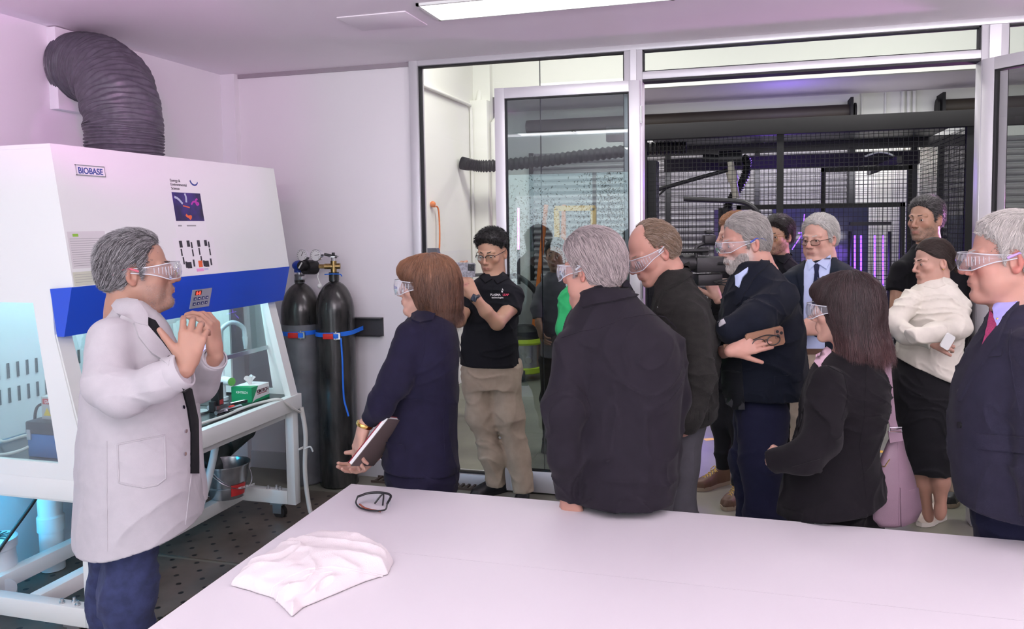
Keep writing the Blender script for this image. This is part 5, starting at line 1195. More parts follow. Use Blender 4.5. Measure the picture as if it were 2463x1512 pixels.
# ================================================================ the people
_fh = np.array([-_s, _c, 0.])
def SD(r, u, f): return _rt*r+np.array([0, 0, 1.])*u+_fh*f       # screen-right, up, away -> world direction
SK = dict(tan=(.36, .195, .14), pink=(.46, .245, .19), pale=(.50, .295, .23), asian=(.45, .27, .18), olive=(.38, .22, .15))
C_ = dict(coat=cloth('lab_coat_cotton', (.46, .435, .455), .8, .05, .25, 500), jean=cloth('dark_denim', (.035, .045, .11), .85, .35, .5, 500), shirtblack=cloth('black_cotton', (.006, .006, .008)), navy=cloth('navy_wool', (.009, .008, .024), .85, .2, .3, 900),
          polo=cloth('black_polo', (.008, .009, .012)), khaki=cloth('khaki_cotton', (.40, .33, .25), .85, .1), charcoal=cloth('charcoal_softshell', (.013, .0105, .016), .8, .12, .25, 900), knit=cloth('dark_green_grey_knit', (.019, .018, .0165), .95, .35, .9, 260, stretch=(1, 1, 2)),
          greytr=cloth('grey_trousers', (.07, .068, .078)), dnavy=cloth('dark_navy_blazer', (.005, .007, .014)), puffer=cloth('black_puffer', (.010, .011, .014), .5), navytr=cloth('navy_trousers', (.012, .013, .034)), black=cloth('black_suiting', (.0045, .0035, .005)),
          blackjean=cloth('black_jeans', (.012, .012, .014)), green=cloth('green_cotton', (.03, .36, .12)), cream=cloth('cream_knit', (.70, .66, .58), .9, .06, .3), skirt=cloth('black_skirt', (.010, .010, .012)), suit=cloth('blue_grey_suit', (.019, .018, .034), .85, .15, .5, 700), oldsuit=cloth('black_navy_suit', (.007, .011, .020)),
          blueshirt=cloth('pale_blue_shirt', (.45, .52, .74), .8, .04, .1), lav=cloth('lavender_shirt', (.40, .38, .78), .8, .04, .1), pinksh=cloth('pink_shirt', (.75, .5, .6), .8, .04, .1), tie=cloth('dotted_navy_tie', (.012, .015, .04)), pinktie=cloth('magenta_patterned_tie', (.45, .05, .16), .6, .45, .2, vscale=320),
          mauve=mat('mauve_leather', (.30, .19, .245), .5, bump=.3, bscale=400, var=.1), leather=mat('brown_leather', (.13, .065, .035), .5, bump=.3, bscale=200, var=.3), gold=mat('gold', (.75, .5, .15), .25, metal=1), greyshirt=cloth('grey_tee', (.16, .15, .17)))
def figure(label, D, hd, skin, rows, name, m, neck, neckr=.058, sleeves=(), bare=(), hands=(), hk={}, ck={}, hb=.0038, hc=.006, fold=(.004, .004), hem=None, n=2.4, ks=.022, gz=None, iris=(.07, .04, .02), seed=0, browc=None, bodytop=None, px0=None, top=.02):
    px, py, yaw, pitch, roll, s = hd; e = person(label, px0 or (rows[-1][0]+rows[-1][1])/2, D)
    o, R = head_frame(px, py, D, yaw, pitch, roll); F = Field()
    F.add(head_fn(o, R, s, **hk), o-.17*s, o+.17*s, 0)
    nb = at(*neck[:2], D+neck[2]); nk = o+R@A3((0, -.028, -.055))*s; F.chain([nk, (nk+nb)/2+R@A3((0, -.004, 0)), nb], [neckr*.93, neckr*.95, neckr*1.12], .022)
    loft(F, [(a+4, b-4, y_, bb-.022, dd) for a, b, y_, bb, dd in rows[1:-3]], D, .04, n, .016)
    for l in sleeves: limb(F, [(x, y_, dd, r*.62) for x, y_, dd, r in l[:-1]]+[(l[-1][0]*.8+l[-2][0]*.2, l[-1][1]*.8+l[-2][1]*.2, l[-1][2], l[-1][3]*.6)], D, .02)
    for l in bare: limb(F, l, D, .02, 0, .02)
    hs = [hand(F, at(*h_['W'][:2], D+h_['W'][2]), SD(*h_['d']), SD(*h_['pn']), **{k: v for k, v in h_.items() if k not in ('W', 'd', 'pn')}) for h_ in hands]
    bodymesh(F, hb, e, o, R, s, skin, **ck); eyes(o, R, s, e, gz or (0, 1, -.1), iris)
    if browc: brows(o, R, s, e, browc)
    G = Field(); info = loft(G, rows, D, .03, n, 0, top)
    for l in sleeves: limb(G, l, D, ks, 0, .035, True)
    if fold: folds(G, fold[0], B=fold[1], seed=seed)
    if hem: cutbelow(G, hem(info))
    g = fobj(name, G, hc, m, e)
    return dict(e=e, o=o, R=R, s=s, G=G, F=F, D=D, garment=g, hands=hs, info=info)
def trousers(e, legs, m, D, rows=None, h=.008, seed=3, name='trousers', bottoms=True):
    G = Field()
    if rows: loft(G, rows, D, .04)
    for l in legs: limb(G, l, D, .03, 0, .05, True)
    folds(G, .004, (8, 8, 5), .005, (6, 6, 12), seed)
    fobj(name, G, h, m, e); return G
def shoe(e, heel, toe, m, D, sole=None, w=.045, L=None, hgt=.075, name='shoe', lace=None):
    """heel, toe: pixels on the floor"""
    a, b = np.array(zp(*heel, 0)), np.array(zp(*toe, 0)); L = L or np.linalg.norm(b-a); t = (b-a)/np.linalg.norm(b-a); b = a+t*L; sd = np.cross(t, (0, 0, 1.))
    z = np.array([0, 0, 1.]); F = Field()
    def fn(P):
        q = P-A3(a); u = q@A3(t)/L; v = np.abs(q@A3(sd)); zz = q[:, 2]
        wd = np.interp(u, [-.02, .05, .2, .45, .7, .88, 1.0], [.02, .030, .034, .034, w, w*.9, .012]); ht = np.interp(u, [-.03, .05, .25, .42, .6, .8, .95, 1.02], [.05, hgt+.03, hgt+.03, hgt, .066, .052, .042, .02])
        d = (np.sqrt((v/wd)**2.6+(np.maximum(zz-.02, 0)/ht)**2.6+1e-9)-1)*.03
        return smax(smax(d, .018-zz, .003), (np.abs(u-.5)-.53)*L, .02)
    lo = np.minimum(a, b)-.07; hi = np.maximum(a, b)+.07; hi[2] = .17; lo[2] = 0
    F.add(fn, lo, hi, 0); o = fobj(name, F, .0045, m, e)
    pts = []; n = 14
    for sgn in (1, -1):
        for i in range(n):
            u = i/(n-1) if sgn > 0 else 1-i/(n-1); wd = np.interp(u, [0, .05, .2, .45, .7, .88, 1.0], [.018, .032, .036, .036, w+.003, w*.92, .016]); pts.append(a+t*L*(u*1.03-.015)+sd*wd*sgn)
    v = [(p[0], p[1], .001) for p in pts]+[(p[0], p[1], .024) for p in pts]; k = len(pts)
    MB().add(v, [tuple(range(k)), tuple(range(2*k-1, k-1, -1))]+[(i, (i+1) % k, (i+1) % k+k, i+k) for i in range(k)]).build('sole', sole or M['black'], o)
    if lace is not None:
        mb = MB()
        for i in range(5):
            u = .42+.075*i; h0 = np.interp(u, [.25, .42, .6, .8], [hgt+.03, hgt, .066, .052])+.021; c = a+t*L*u+z*h0
            mb.tube([c+sd*.022-z*.012, c+z*.001, c-sd*.022+t*.018-z*.012], .0028, 6); mb.tube([c-sd*.022-z*.012, c+z*.001, c+sd*.022+t*.018-z*.012], .0028, 6)
        mb.tube(bez([a+t*L*.4+z*(hgt+.02), a+t*L*.36+sd*.02+z*(hgt+.035), a+t*L*.42+sd*.04+z*(hgt+.01)], 4), .0028, 6)
        mb.build('laces', lace, o)
def comb_long(o, R, yb=-.02, down=.7):
    def c(P):
        q = (P-o)@R; v = np.stack([q[:, 0]*9, (q[:, 1]-yb)*7, -down-np.clip((.05-q[:, 2])*12, 0, 3)], 1); return v@R.T
    return c
def want(k): return not ONLY or k in ONLY.split(',')
def hemtilt(z0, sl, side=0):
    """hem height z0 (m) rising by sl per metre along the silhouette axis"""
    def mk(info):
        c0 = info['arr'][0][0]; c1 = info['arr'][1][0]; e = info['e']; g = info['g']
        return lambda P: z0+sl*((P[:, 0]-c0)*e[0]+(P[:, 1]-c1)*e[1])+side*((P[:, 0]-c0)*g[0]+(P[:, 1]-c1)*g[1])-P[:, 2]
    return mk
def ring(name, c, ax, r, w, m, parent, thick=.003):
    ax = Vector(ax).normalized(); return MB().lathe(Vector(c)-ax*w/2, [(r-thick, 0), (r, .0), (r+.001, w*.2), (r+.001, w*.8), (r, w), (r-thick, w)], 32, ax).build(name, m, parent)
# ---- 1 man in lab coat
if want('lab'):
    D = 2.5
    rows = [(280, 350, 718, .08, 0), (262, 380, 756, .14, 0), (234, 403, 792, .19, 0), (214, 422, 845, .22, 0), (208, 440, 920, .235, 0), (204, 460, 1000, .24, 0), (202, 466, 1080, .245, 0), (199, 472, 1160, .245, 0), (198, 478, 1240, .245, 0), (202, 488, 1360, .25, 0)]
    sl1 = [(268, 815, -.16, 54), (262, 925, -.25, 55), (298, 948, -.28, 50), (385, 918, -.30, 42), (440, 890, -.30, 37)]
    sl2 = [(340, 815, .17, 50), (425, 945, .22, 50), (476, 918, .14, 44), (516, 862, .03, 30)]
    p = figure('grey haired person in a white lab coat and safety goggles gesturing with both hands', D, (331, 655, -84, -3, 0, 1.02), SK['tan'], rows, 'lab_coat', C_['coat'], (312, 775, 0), .066, [sl1, sl2], hk=dict(fat=.4, nose=1.2, jaw=1.02), ck=dict(stub=.35, stubc=(.14, .11, .10)),
               hands=[dict(W=(452, 872, -.30), d=(.16, .95, .15), pn=(-.25, .1, .95), side=1, s=.92, curl=(30, 35, 38, 42), thumb=(48, -5, 5), spread=6), dict(W=(517, 842, .02), d=(-.12, .98, .05), pn=(-.95, 0, .1), side=-1, s=1.0, curl=(38, 42, 34, 28), thumb=(40, 40, 10), spread=9)],
               hb=.0034, hc=.0055, fold=(.005, .002), hem=hemtilt(.765, .19), browc=(.05, .04, .04), seed=4, n=2.2)
    e, G = p['e'], p['G']
    # black polo at the throat and down the open front
    decal('shirt_front', [(350, 762), (372, 772), (390, 800), (416, 858), (408, 862), (375, 812), (352, 786)], G, D, e, C_['shirtblack'], .003)
    decal('shirt_front', [(436, 930), (458, 935), (474, 1010), (476, 1138), (458, 1138), (458, 1040), (450, 985)], G, D, e, C_['shirtblack'], .004)
    decal('collar', [(274, 738), (288, 720), (330, 726), (352, 760), (353, 788), (322, 778), (288, 764)], G, D, e, C_['coat'], .008, .004)
    decal('lapel', [(318, 772), (354, 786), (385, 822), (414, 862), (408, 880), (365, 852), (333, 812)], G, D, e, C_['coat'], .006, .003)
    seam('pocket_seam', [(283, 1068), (396, 1046), (399, 1150), (378, 1166), (345, 1172), (285, 1160), (283, 1068)], G, D, e, C_['coat'], .0028)
    F2 = Field(); loft(F2, [(430, 476, 925, .05, .13), (430, 484, 1040, .05, .13), (432, 493, 1150, .05, .13), (434, 503, 1262, .055, .13)], D, .02, 2.4, 0, .01); folds(F2, .003, B=.002, seed=6); F2.post.append(lambda P, d: smax(d, .80-P[:, 2], .003)); fobj('coat_front_panel', F2, .005, C_['coat'], e)
    for pts in ([(257, 1060), (257, 1180), (258, 1325)], [(455, 940), (462, 1040), (460, 1140), (446, 1262)], [(300, 1166), (345, 1170), (378, 1163)]): seam('coat_seam', pts, G, D, e, C_['coat'], .0018)
    for q in ((440, 979), (446, 1036), (444, 1091), (474, 1085)):
        W_2, g_ = hit(G, [q], D); MB().cyl(W_2[0], W_2[0]+g_[0]*.004, .006, 14).build('snap_button', M['chrome'], e)
    for l, hh in ((sl1, p['hands'][0]), (sl2, p['hands'][1])):
        a, b = at(*l[-1][:2], D+l[-1][2]), at(*l[-2][:2], D+l[-2][2]); t = (a-b)/np.linalg.norm(a-b); r = pxr(l[-1][3], D)
        MB().lathe(a-t*.035, [(r*.7, .0), (r*1.03, .0), (r*1.07, .006), (r*1.06, .034), (r*1.0, .040), (r*.9, .040), (r*.85, .02)], 36, t).build('cuff', C_['coat'], e)
    trousers(e, [[(312, 1280, -.10, 64), (312, 1420, -.10, 60), (305, 1600, -.10, 52), (298, 1740, -.1, 40)], [(278, 1280, .12, 56), (270, 1430, .12, 50), (262, 1600, .12, 46), (255, 1690, .12, 38)]], C_['jean'], D)
    for hx, dd in ((285, -.10), (245, .12)):
        pass
    o, R, s = p['o'], p['R'], p['s']
    hf = short_hair_fn(o, R, s, .010, top=.006, line=[-.072, -.068, -.055, -.035, .026, .030, -.012, .0, .045, .070, .092, .11, .13])
    hairobj('hair', hf, .0035, e, (.10, .095, .10), comb_from(o, R, (0, -1, .1)), 3800, .034, .0006, .004, 7, 1, .006, (.45, (.42, .41, .42)))
    beard(o, R, s, p['F'], e, (.22, .17, .15), 900, .002, grey=(.4, (.4, .36, .34)))
    goggles(o, R, s, e, mat('goggle_arm_red', (.55, .12, .16), .3))
# ---- 2 woman in navy blazer
if want('navy'):
    D = 3.0
    rows = [(1004, 1062, 744, .06, 0), (980, 1088, 764, .13, 0), (962, 1100, 792, .185, 0), (950, 1104, 840, .2, 0), (944, 1105, 900, .19, 0), (940, 1102, 960, .17, 0), (932, 1100, 1020, .17, 0), (920, 1102, 1080, .19, 0), (908, 1108, 1140, .2, 0), (904, 1110, 1170, .2, 0)]
    sl = [(992, 812, -.14, 42), (950, 915, -.20, 37), (915, 975, -.20, 30), (886, 1012, -.17, 22)]
    sl2 = [(975, 830, .16, 34), (945, 1000, .12, 28), (912, 1080, -.02, 22)]
    p = figure('person with shoulder length brown hair in a navy blazer holding a red edged book', D, (1024, 688, 100, 0, 0, .95), SK['pale'], rows, 'navy_blazer', C_['navy'], (1030, 770, 0), .05, [sl, sl2],
               hands=[dict(W=(874, 1030, -.17), d=(-.28, -.92, .0), pn=(.75, -.25, .5), side=-1, s=.92, curl=(12, 14, 18, 22), thumb=(30, 30, 5), spread=2), dict(W=(905, 1090, -.06), d=(-.75, -.55, -.1), pn=(-.2, .7, -.6), side=1, s=.9, curl=(25, 28, 30, 34), thumb=(30, 20, 5), spread=2)],
               hk=dict(nose=.9, jaw=.93, brow=.6, lip=1.1), hc=.0055, fold=(.003, .0035), hem=hemtilt(.80, -.10), seed=9)
    e, G, o, R, s = p['e'], p['G'], p['o'], p['R'], p['s']
    seam('sleeve_seam', [(1012, 765), (1022, 800), (1020, 850), (1010, 890)], G, D, e, C_['navy'], .0016); seam('back_seam', [(1068, 770), (1072, 900), (1066, 1020), (1072, 1120)], G, D, e, C_['navy'], .0012)
    decal('pocket_flap', [(925, 1062), (975, 1070), (975, 1086), (924, 1076)], G, D, e, C_['navy'], .003)
    decal('collar', [(996, 742), (1030, 738), (1052, 746), (1040, 772), (1008, 778), (990, 772)], G, D, e, C_['navy'], .006, .004)
    ring('wrist_watch', at(877, 1021, D-.17), SD(-.35, -.9, 0), .030, .012, C_['gold'], e)
    trousers(e, [[(1015, 1150, -.05, 88), (1010, 1300, -.07, 60), (1005, 1560, -.07, 42), (1005, 1600, -.07, 40)], [(1015, 1150, .07, 80), (1025, 1300, .09, 55), (1030, 1540, .09, 38), (1030, 1560, .09, 38)]], C_['navy'], D)
    hf = Field()
    def fn(P):
        q = (P-o)@R/s; m = np.stack([np.abs(q[:, 0]), q[:, 1], q[:, 2]], 1); wv = .004*np.sin(q[:, 1]*70+q[:, 0]*40)*ss(.02, -.1, q[:, 2])
        d = ell(m, (0, -.022, .036), (.092, .120, .096)); d = smin(d, ell(m, (0, -.048, -.045), (.100, .098, .090)), .05); d = smin(d, ell(m, (0, -.075, -.085), (.085, .068, .05)), .03)
        d = smin(d, ell(m, (0, .055, .068), (.066, .058, .042)), .03)
        d = smax(d, -ell(m, (0, .150, -.055), (.14, .105, .105)), .012); d = smax(d, -ell(m, (0, .02, -.12), (.06, .06, .09)), .02)
        return (d+wv-.002*vnoise(P, 70))*s
    hf.add(fn, o-.2, o+.2, 0)
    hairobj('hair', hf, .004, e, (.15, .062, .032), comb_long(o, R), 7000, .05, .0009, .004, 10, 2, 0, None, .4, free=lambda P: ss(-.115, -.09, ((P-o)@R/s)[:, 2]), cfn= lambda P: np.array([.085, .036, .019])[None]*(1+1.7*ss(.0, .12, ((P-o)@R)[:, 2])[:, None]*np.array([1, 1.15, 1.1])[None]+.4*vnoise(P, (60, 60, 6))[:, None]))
    goggles(o, R, s, e, bulk=1.15)
    # book held against the wrist
    bk = empty('hardback_book', at(886, 1062, D-.2), 'thin hardback book with dark red cover edges held behind the navy blazer', 'book')
    u = SD(.63, .77, 0.0); u /= np.linalg.norm(u); v_ = SD(.34, -.28, .9); v_ -= u*(v_@u); v_ /= np.linalg.norm(v_); n_ = np.cross(u, v_); c0 = at(886, 1060, D-.215)
    def slab3(c, hu, hv, hn, nm, m_, par):
        vs = [c+u*a*hu+v_*b*hv+n_*k*hn for k in (-1, 1) for a, b in ((-1, -1), (1, -1), (1, 1), (-1, 1))]; return MB().add(vs, [(3,2,1,0),(4,5,6,7),(0,1,5,4),(1,2,6,5),(2,3,7,6),(3,0,4,7)]).build(nm, m_, par)
    vc = v_*.075
    slab3(c0+vc, .105, .074, .007, 'page_block', M['paper'], bk); slab3(c0+vc+n_*.008, .108, .077, .0014, 'cover', mat('book_red', (.22, .008, .02), .4), bk); slab3(c0+vc-n_*.008, .108, .077, .0014, 'back_cover', mat('book_grey', (.10, .075, .07), .5), bk)
# ---- 3 man with phone
if want('phone'):
    D = 4.4
    rows = [(1166, 1212, 656, .055, 0), (1140, 1230, 673, .10, 0), (1122, 1246, 696, .125, 0), (1116, 1246, 740, .13, 0), (1110, 1242, 800, .125, 0), (1107, 1246, 850, .13, 0), (1110, 1250, 884, .135, 0)]
    a1 = [(1236, 712, -.02, 25), (1228, 748, -.08, 25)]; a2 = [(1130, 712, -.02, 22), (1115, 748, -.08, 23)]
    p = figure('person in a black polo shirt photographing with a phone in front of the glass door', D, (1183, 608, 24, 13, 0, 1.0), SK['asian'], rows, 'polo_shirt', C_['polo'], (1190, 672, 0), .056, [a1, a2],
               bare=[[(1232, 735, -.06, 19), (1196, 776, -.20, 17), (1168, 748, -.26, 15), (1143, 715, -.30, 11)], [(1120, 740, -.06, 18), (1104, 770, -.18, 16), (1100, 735, -.26, 14), (1100, 700, -.30, 10)]],
               hands=[dict(W=(1141, 711, -.30), d=(-.45, .85, -.05), pn=(-.6, -.1, .75), side=1, s=1.0, curl=(32, 36, 36, 34), thumb=(30, 30, 15), spread=2), dict(W=(1099, 694, -.30), d=(-.05, .95, 0), pn=(.35, 0, .9), side=-1, s=1.0, curl=(28, 34, 40, 44), thumb=(30, 20, 10), spread=3)],
               hk=dict(nose=.9, brow=.8), ck=dict(stub=.0), hb=.0042, hc=.006, fold=(.004, .005), hem=hemtilt(.925, -.04), browc=(.01, .01, .01), gz=(-.1, 1, -.5), seed=12)
    e, G, o, R, s = p['e'], p['G'], p['o'], p['R'], p['s']
    decal('collar', [(1152, 664), (1170, 652), (1184, 672), (1168, 682)], G, D, e, C_['polo'], .008, .004); decal('collar', [(1188, 674), (1208, 656), (1224, 660), (1226, 668), (1196, 684)], G, D, e, C_['polo'], .008, .004)
    seam('placket', [(1185, 680), (1182, 722)], G, D, e, C_['polo'], .0025)
    W_2, g_ = hit(G, [(1194, 711), (1222, 711)], D); ux_ = W_2[1]-W_2[0]; L_ = mat('logo_white', (.7, .7, .7), .5); L2 = mat('logo_red', (.7, .05, .12), .5)
    nn = g_.mean(0); nn = Vector(nn/np.linalg.norm(nn)); ux_ = Vector(ux_).normalized(); uy_ = nn.cross(ux_).normalized()
    text('chest_logo', 'PLASMA', Vector(W_2[0])-ux_*.035+nn*.006, ux_, uy_, .016, L_, e, bold=.0003); text('chest_logo', 'LEAP', Vector(W_2[0])+ux_*.034+nn*.006, ux_, uy_, .016, L2, e, bold=.0003)
    text('chest_logo', 'technologies', Vector(W_2[0])-ux_*.028+nn*.006-uy_*.014, ux_, uy_, .013, L_, e, bold=.0002)
    MB().add([Vector(W_2[0])+ux_*a+uy_*b+nn*.007 for a, b in ((.028, .018), (.036, .018), (.034, .028), (.040, .028), (.032, .042), (.030, .030), (.025, .030))], [(0, 1, 2, 3, 4, 5, 6)]).build('logo_bolt', L_, e)
    w = ring('wrist_watch', at(1143, 716, D-.3), SD(-.5, .85, 0), .029, .018, M['black'], e, .004); wc = at(1141, 716, D-.335); MB().box(wc-A3((.016, .006, .018)), wc+A3((.016, .004, .018)), Matrix.Rotation(.5, 3, 'Y'), bev=.004).build('watch_face', mat('watch_glass', (.02, .03, .05), .1), w)
    trousers(e, [[(1150, 900, 0, 38), (1155, 996, -.02, 32), (1183, 1095, -.02, 25), (1194, 1164, 0, 23)], [(1214, 900, 0, 38), (1222, 996, -.03, 34), (1246, 1095, -.03, 26), (1258, 1182, -.05, 24)]], C_['khaki'], D, [(1112, 1248, 868, .12, 0), (1112, 1250, 900, .125, 0), (1125, 1245, 930, .12, 0)], .007)
    shoe(e, (1218, 1178), (1150, 1196), M['black'], D, lace=M['rubber'], L=.27); shoe(e, (1262, 1190), (1252, 1222), M['black'], D, L=.27)
    spectacles(o, R, s, e, M['black'], .026, .015, 0, .0016, False)
    hf = short_hair_fn(o, R, s, .004, top=.020, line=[-.06, -.05, -.03, -.01, .03, .036, .03, .03, .045, .055, .066, .082, .092]); 
    hairobj('hair', hf, .0045, e, (.008, .007, .007), comb_from(o, R, (0, .8, 1.0)), 1100, .024, .0015, .002, 5, 3, .010)
    ph = empty('smartphone', at(1108, 648, D-.36), 'smartphone in clear patterned case held up by the person in the polo', 'phone')
    c = at(1108, 648, D-.37); pr = SD(1, -.06, .15); pu = SD(.05, 1, -.12); pr /= np.linalg.norm(pr); pu -= pr*(pu@pr); pu /= np.linalg.norm(pu); pf = np.cross(pr, pu)
    def pbox(c, a, b, t, nm, m_, par, r_=None):
        vs = [c+pr*i*a+pu*j*b+pf*k*t for k in (-1, 1) for i, j in ((-.9, -1), (.9, -1), (1, -.85), (1, .85), (.9, 1), (-.9, 1), (-1, .85), (-1, -.85))]
        return MB().add(vs, [tuple(range(7, -1, -1)), tuple(range(8, 16))]+[(i, (i+1) % 8, (i+1) % 8+8, i+8) for i in range(8)]).build(nm, m_, par)
    pbox(c, .075, .037, .004, 'phone_body', mat('phone_case', (.45, .47, .50), .2, metal=.5, var=.5, vscale=90), ph)
    cm = pbox(c+pr*.053+pu*.014+pf*.005, .017, .018, .0015, 'camera_bump', mat('bump_dark', (.03, .035, .04), .2), ph)
    for a, b in ((-.007, .008), (-.007, -.008), (.008, 0)): q = c+pr*(.053+a)+pu*(.014+b)+pf*.006; MB().cyl(q, q+pf*.002, .0058, 16).build('camera_lens', M['gasket'], cm)
# ---- 4 man in charcoal jacket leaning on the table
if want('jacket'):
    D = 2.66
    rows = [(1402, 1512, 692, .075, -.01), (1392, 1530, 716, .11, 0), (1366, 1575, 752, .16, 0), (1350, 1618, 795, .19, 0), (1345, 1640, 860, .2, 0), (1348, 1642, 930, .19, 0), (1360, 1636, 1010, .185, 0), (1372, 1632, 1090, .18, 0), (1382, 1622, 1160, .175, 0), (1388, 1604, 1225, .17, 0), (1392, 1600, 1260, .17, 0)]
    sl = [(1378, 835, -.09, 46), (1356, 985, -.15, 46), (1358, 1100, -.12, 38), (1366, 1190, -.06, 28)]
    sl2 = [(1612, 835, .02, 40), (1624, 960, .04, 34), (1608, 1080, .02, 30), (1600, 1150, 0, 26)]
    p = figure('grey haired person in a charcoal zip jacket seen from behind leaning on the white table', D, (1424, 648, 122, 6, 0, 1.0), SK['pink'], rows, 'jacket', C_['charcoal'], (1455, 720, 0), .066, [sl, sl2],
               hands=[dict(W=(1371, 1192, -.06), d=(.15, -1, -.1), pn=(.3, 0, .9), side=-1, s=1.0, curl=(15, 18, 20, 22), thumb=(30, 20, 5), spread=2)],
               hk=dict(fat=.4, nose=1.05), ck=dict(red=.4), hb=.0036, hc=.0055, fold=(.003, .0045), hem=hemtilt(.785, 0), seed=21)
    e, G, o, R, s = p['e'], p['G'], p['o'], p['R'], p['s']
    seam('shoulder_seam', [(1350, 812), (1400, 795), (1440, 790), (1500, 765), (1560, 755), (1600, 762), (1628, 790)], G, D, e, C_['charcoal'], .0016)
    seam('armhole_seam', [(1412, 812), (1424, 850), (1420, 920), (1412, 960)], G, D, e, C_['charcoal'], .0014)
    decal('stand_collar', [(1398, 700), (1430, 688), (1470, 680), (1510, 672), (1532, 712), (1500, 722), (1450, 730), (1404, 742)], G, D, e, C_['charcoal'], .008, .005)
    trousers(e, [[(1450, 1180, .08, 80), (1450, 1400, .10, 60), (1450, 1640, .1, 46), (1450, 1750, .1, 44)], [(1545, 1180, .1, 78), (1545, 1400, .12, 58), (1545, 1640, .12, 44), (1545, 1740, .12, 42)]], C_['greytr'], D)
    hf = short_hair_fn(o, R, s, .017, top=.008, line=[-.095, -.090, -.070, -.045, .02, .028, -.014, -.004, .028, .042, .055, .07, .08])
    hairobj('hair', hf, .0035, e, (.52, .44, .43), comb_from(o, R, (.2, -1, -.3)), 6500, .035, .00065, .004, 7, 4, .003, (.35, (.22, .18, .18)))
    goggles(o, R, s, e, bulk=1.1)
# ---- 5 person behind the glass and 6 in green
if want('glass'):
    D = 5.9
    rows = [(1318, 1362, 655, .055, 0), (1303, 1378, 672, .1, 0), (1296, 1388, 695, .12, 0), (1298, 1386, 760, .13, 0), (1302, 1384, 850, .13, 0), (1302, 1384, 880, .13, 0)]
    sl = [(1304, 696, -.04, 16), (1292, 740, -.08, 14), (1294, 765, -.1, 12)]
    p = figure('dark haired person in a dark top seen through the glass door beside the orange ladder', D, (1338, 613, 12, 2, 0, 1.0), SK['olive'], rows, 'dark_shirt', C_['greyshirt'], (1342, 668, 0), .055, [sl], bare=[[(1294, 762, -.1, 8), (1296, 782, -.14, 7)]],
               hands=[dict(W=(1296, 780, -.14), d=(.2, -.9, -.2), pn=(.8, 0, .3), side=-1, curl=(20, 22, 24, 28), thumb=(30, 20, 5))], hb=.005, hc=.008, fold=(.003, .003), browc=(.01, .01, .01), hem=hemtilt(.72, 0), ck=dict(stub=.3))
    e, o, R, s = p['e'], p['o'], p['R'], p['s']
    trousers(e, [[(1322, 870, 0, 26), (1322, 960, 0, 22), (1324, 1085, 0, 18), (1324, 1088, 0, 18)], [(1364, 870, 0, 26), (1366, 960, 0, 22), (1368, 1085, 0, 18), (1368, 1088, 0, 18)]], C_['blackjean'], D, None, .01)
    hf = short_hair_fn(o, R, s, .008, top=.004); hairobj('hair', hf, .006, e, (.012, .010, .010), comb_from(o, R), 700, .02, .001, .003, 4, 5)
if want('green'):
    D = 4.0
    rows = [(1388, 1448, 655, .055, 0), (1368, 1462, 676, .11, 0), (1352, 1480, 708, .13, 0), (1345, 1486, 770, .14, 0), (1346, 1486, 840, .14, 0), (1350, 1484, 930, .14, 0)]
    sl = [(1368, 715, -.08, 24), (1360, 790, -.12, 22), (1390, 840, -.2, 18), (1430, 830, -.24, 14)]
    p = figure('person in a bright green top standing mostly hidden behind the charcoal jacket', D, (1428, 612, 110, 0, 0, .95), SK['pale'], rows, 'green_top', C_['green'], (1420, 668, 0), .05, [sl], hb=.006, hc=.006, fold=(.004, .006), hem=hemtilt(.9, 0))
    e, o, R, s = p['e'], p['o'], p['R'], p['s']
    trousers(e, [[(1385, 900, 0, 34), (1385, 1100, 0, 26), (1385, 1300, 0, 20), (1385, 1320, 0, 20)], [(1445, 900, 0, 34), (1445, 1100, 0, 26), (1445, 1300, 0, 20), (1445, 1320, 0, 20)]], C_['blackjean'], D, None, .01)
    hf = short_hair_fn(o, R, s, .014); hairobj('hair', hf, .006, e, (.05, .03, .02), comb_from(o, R), 500, .03, .001, .003, 4, 6)
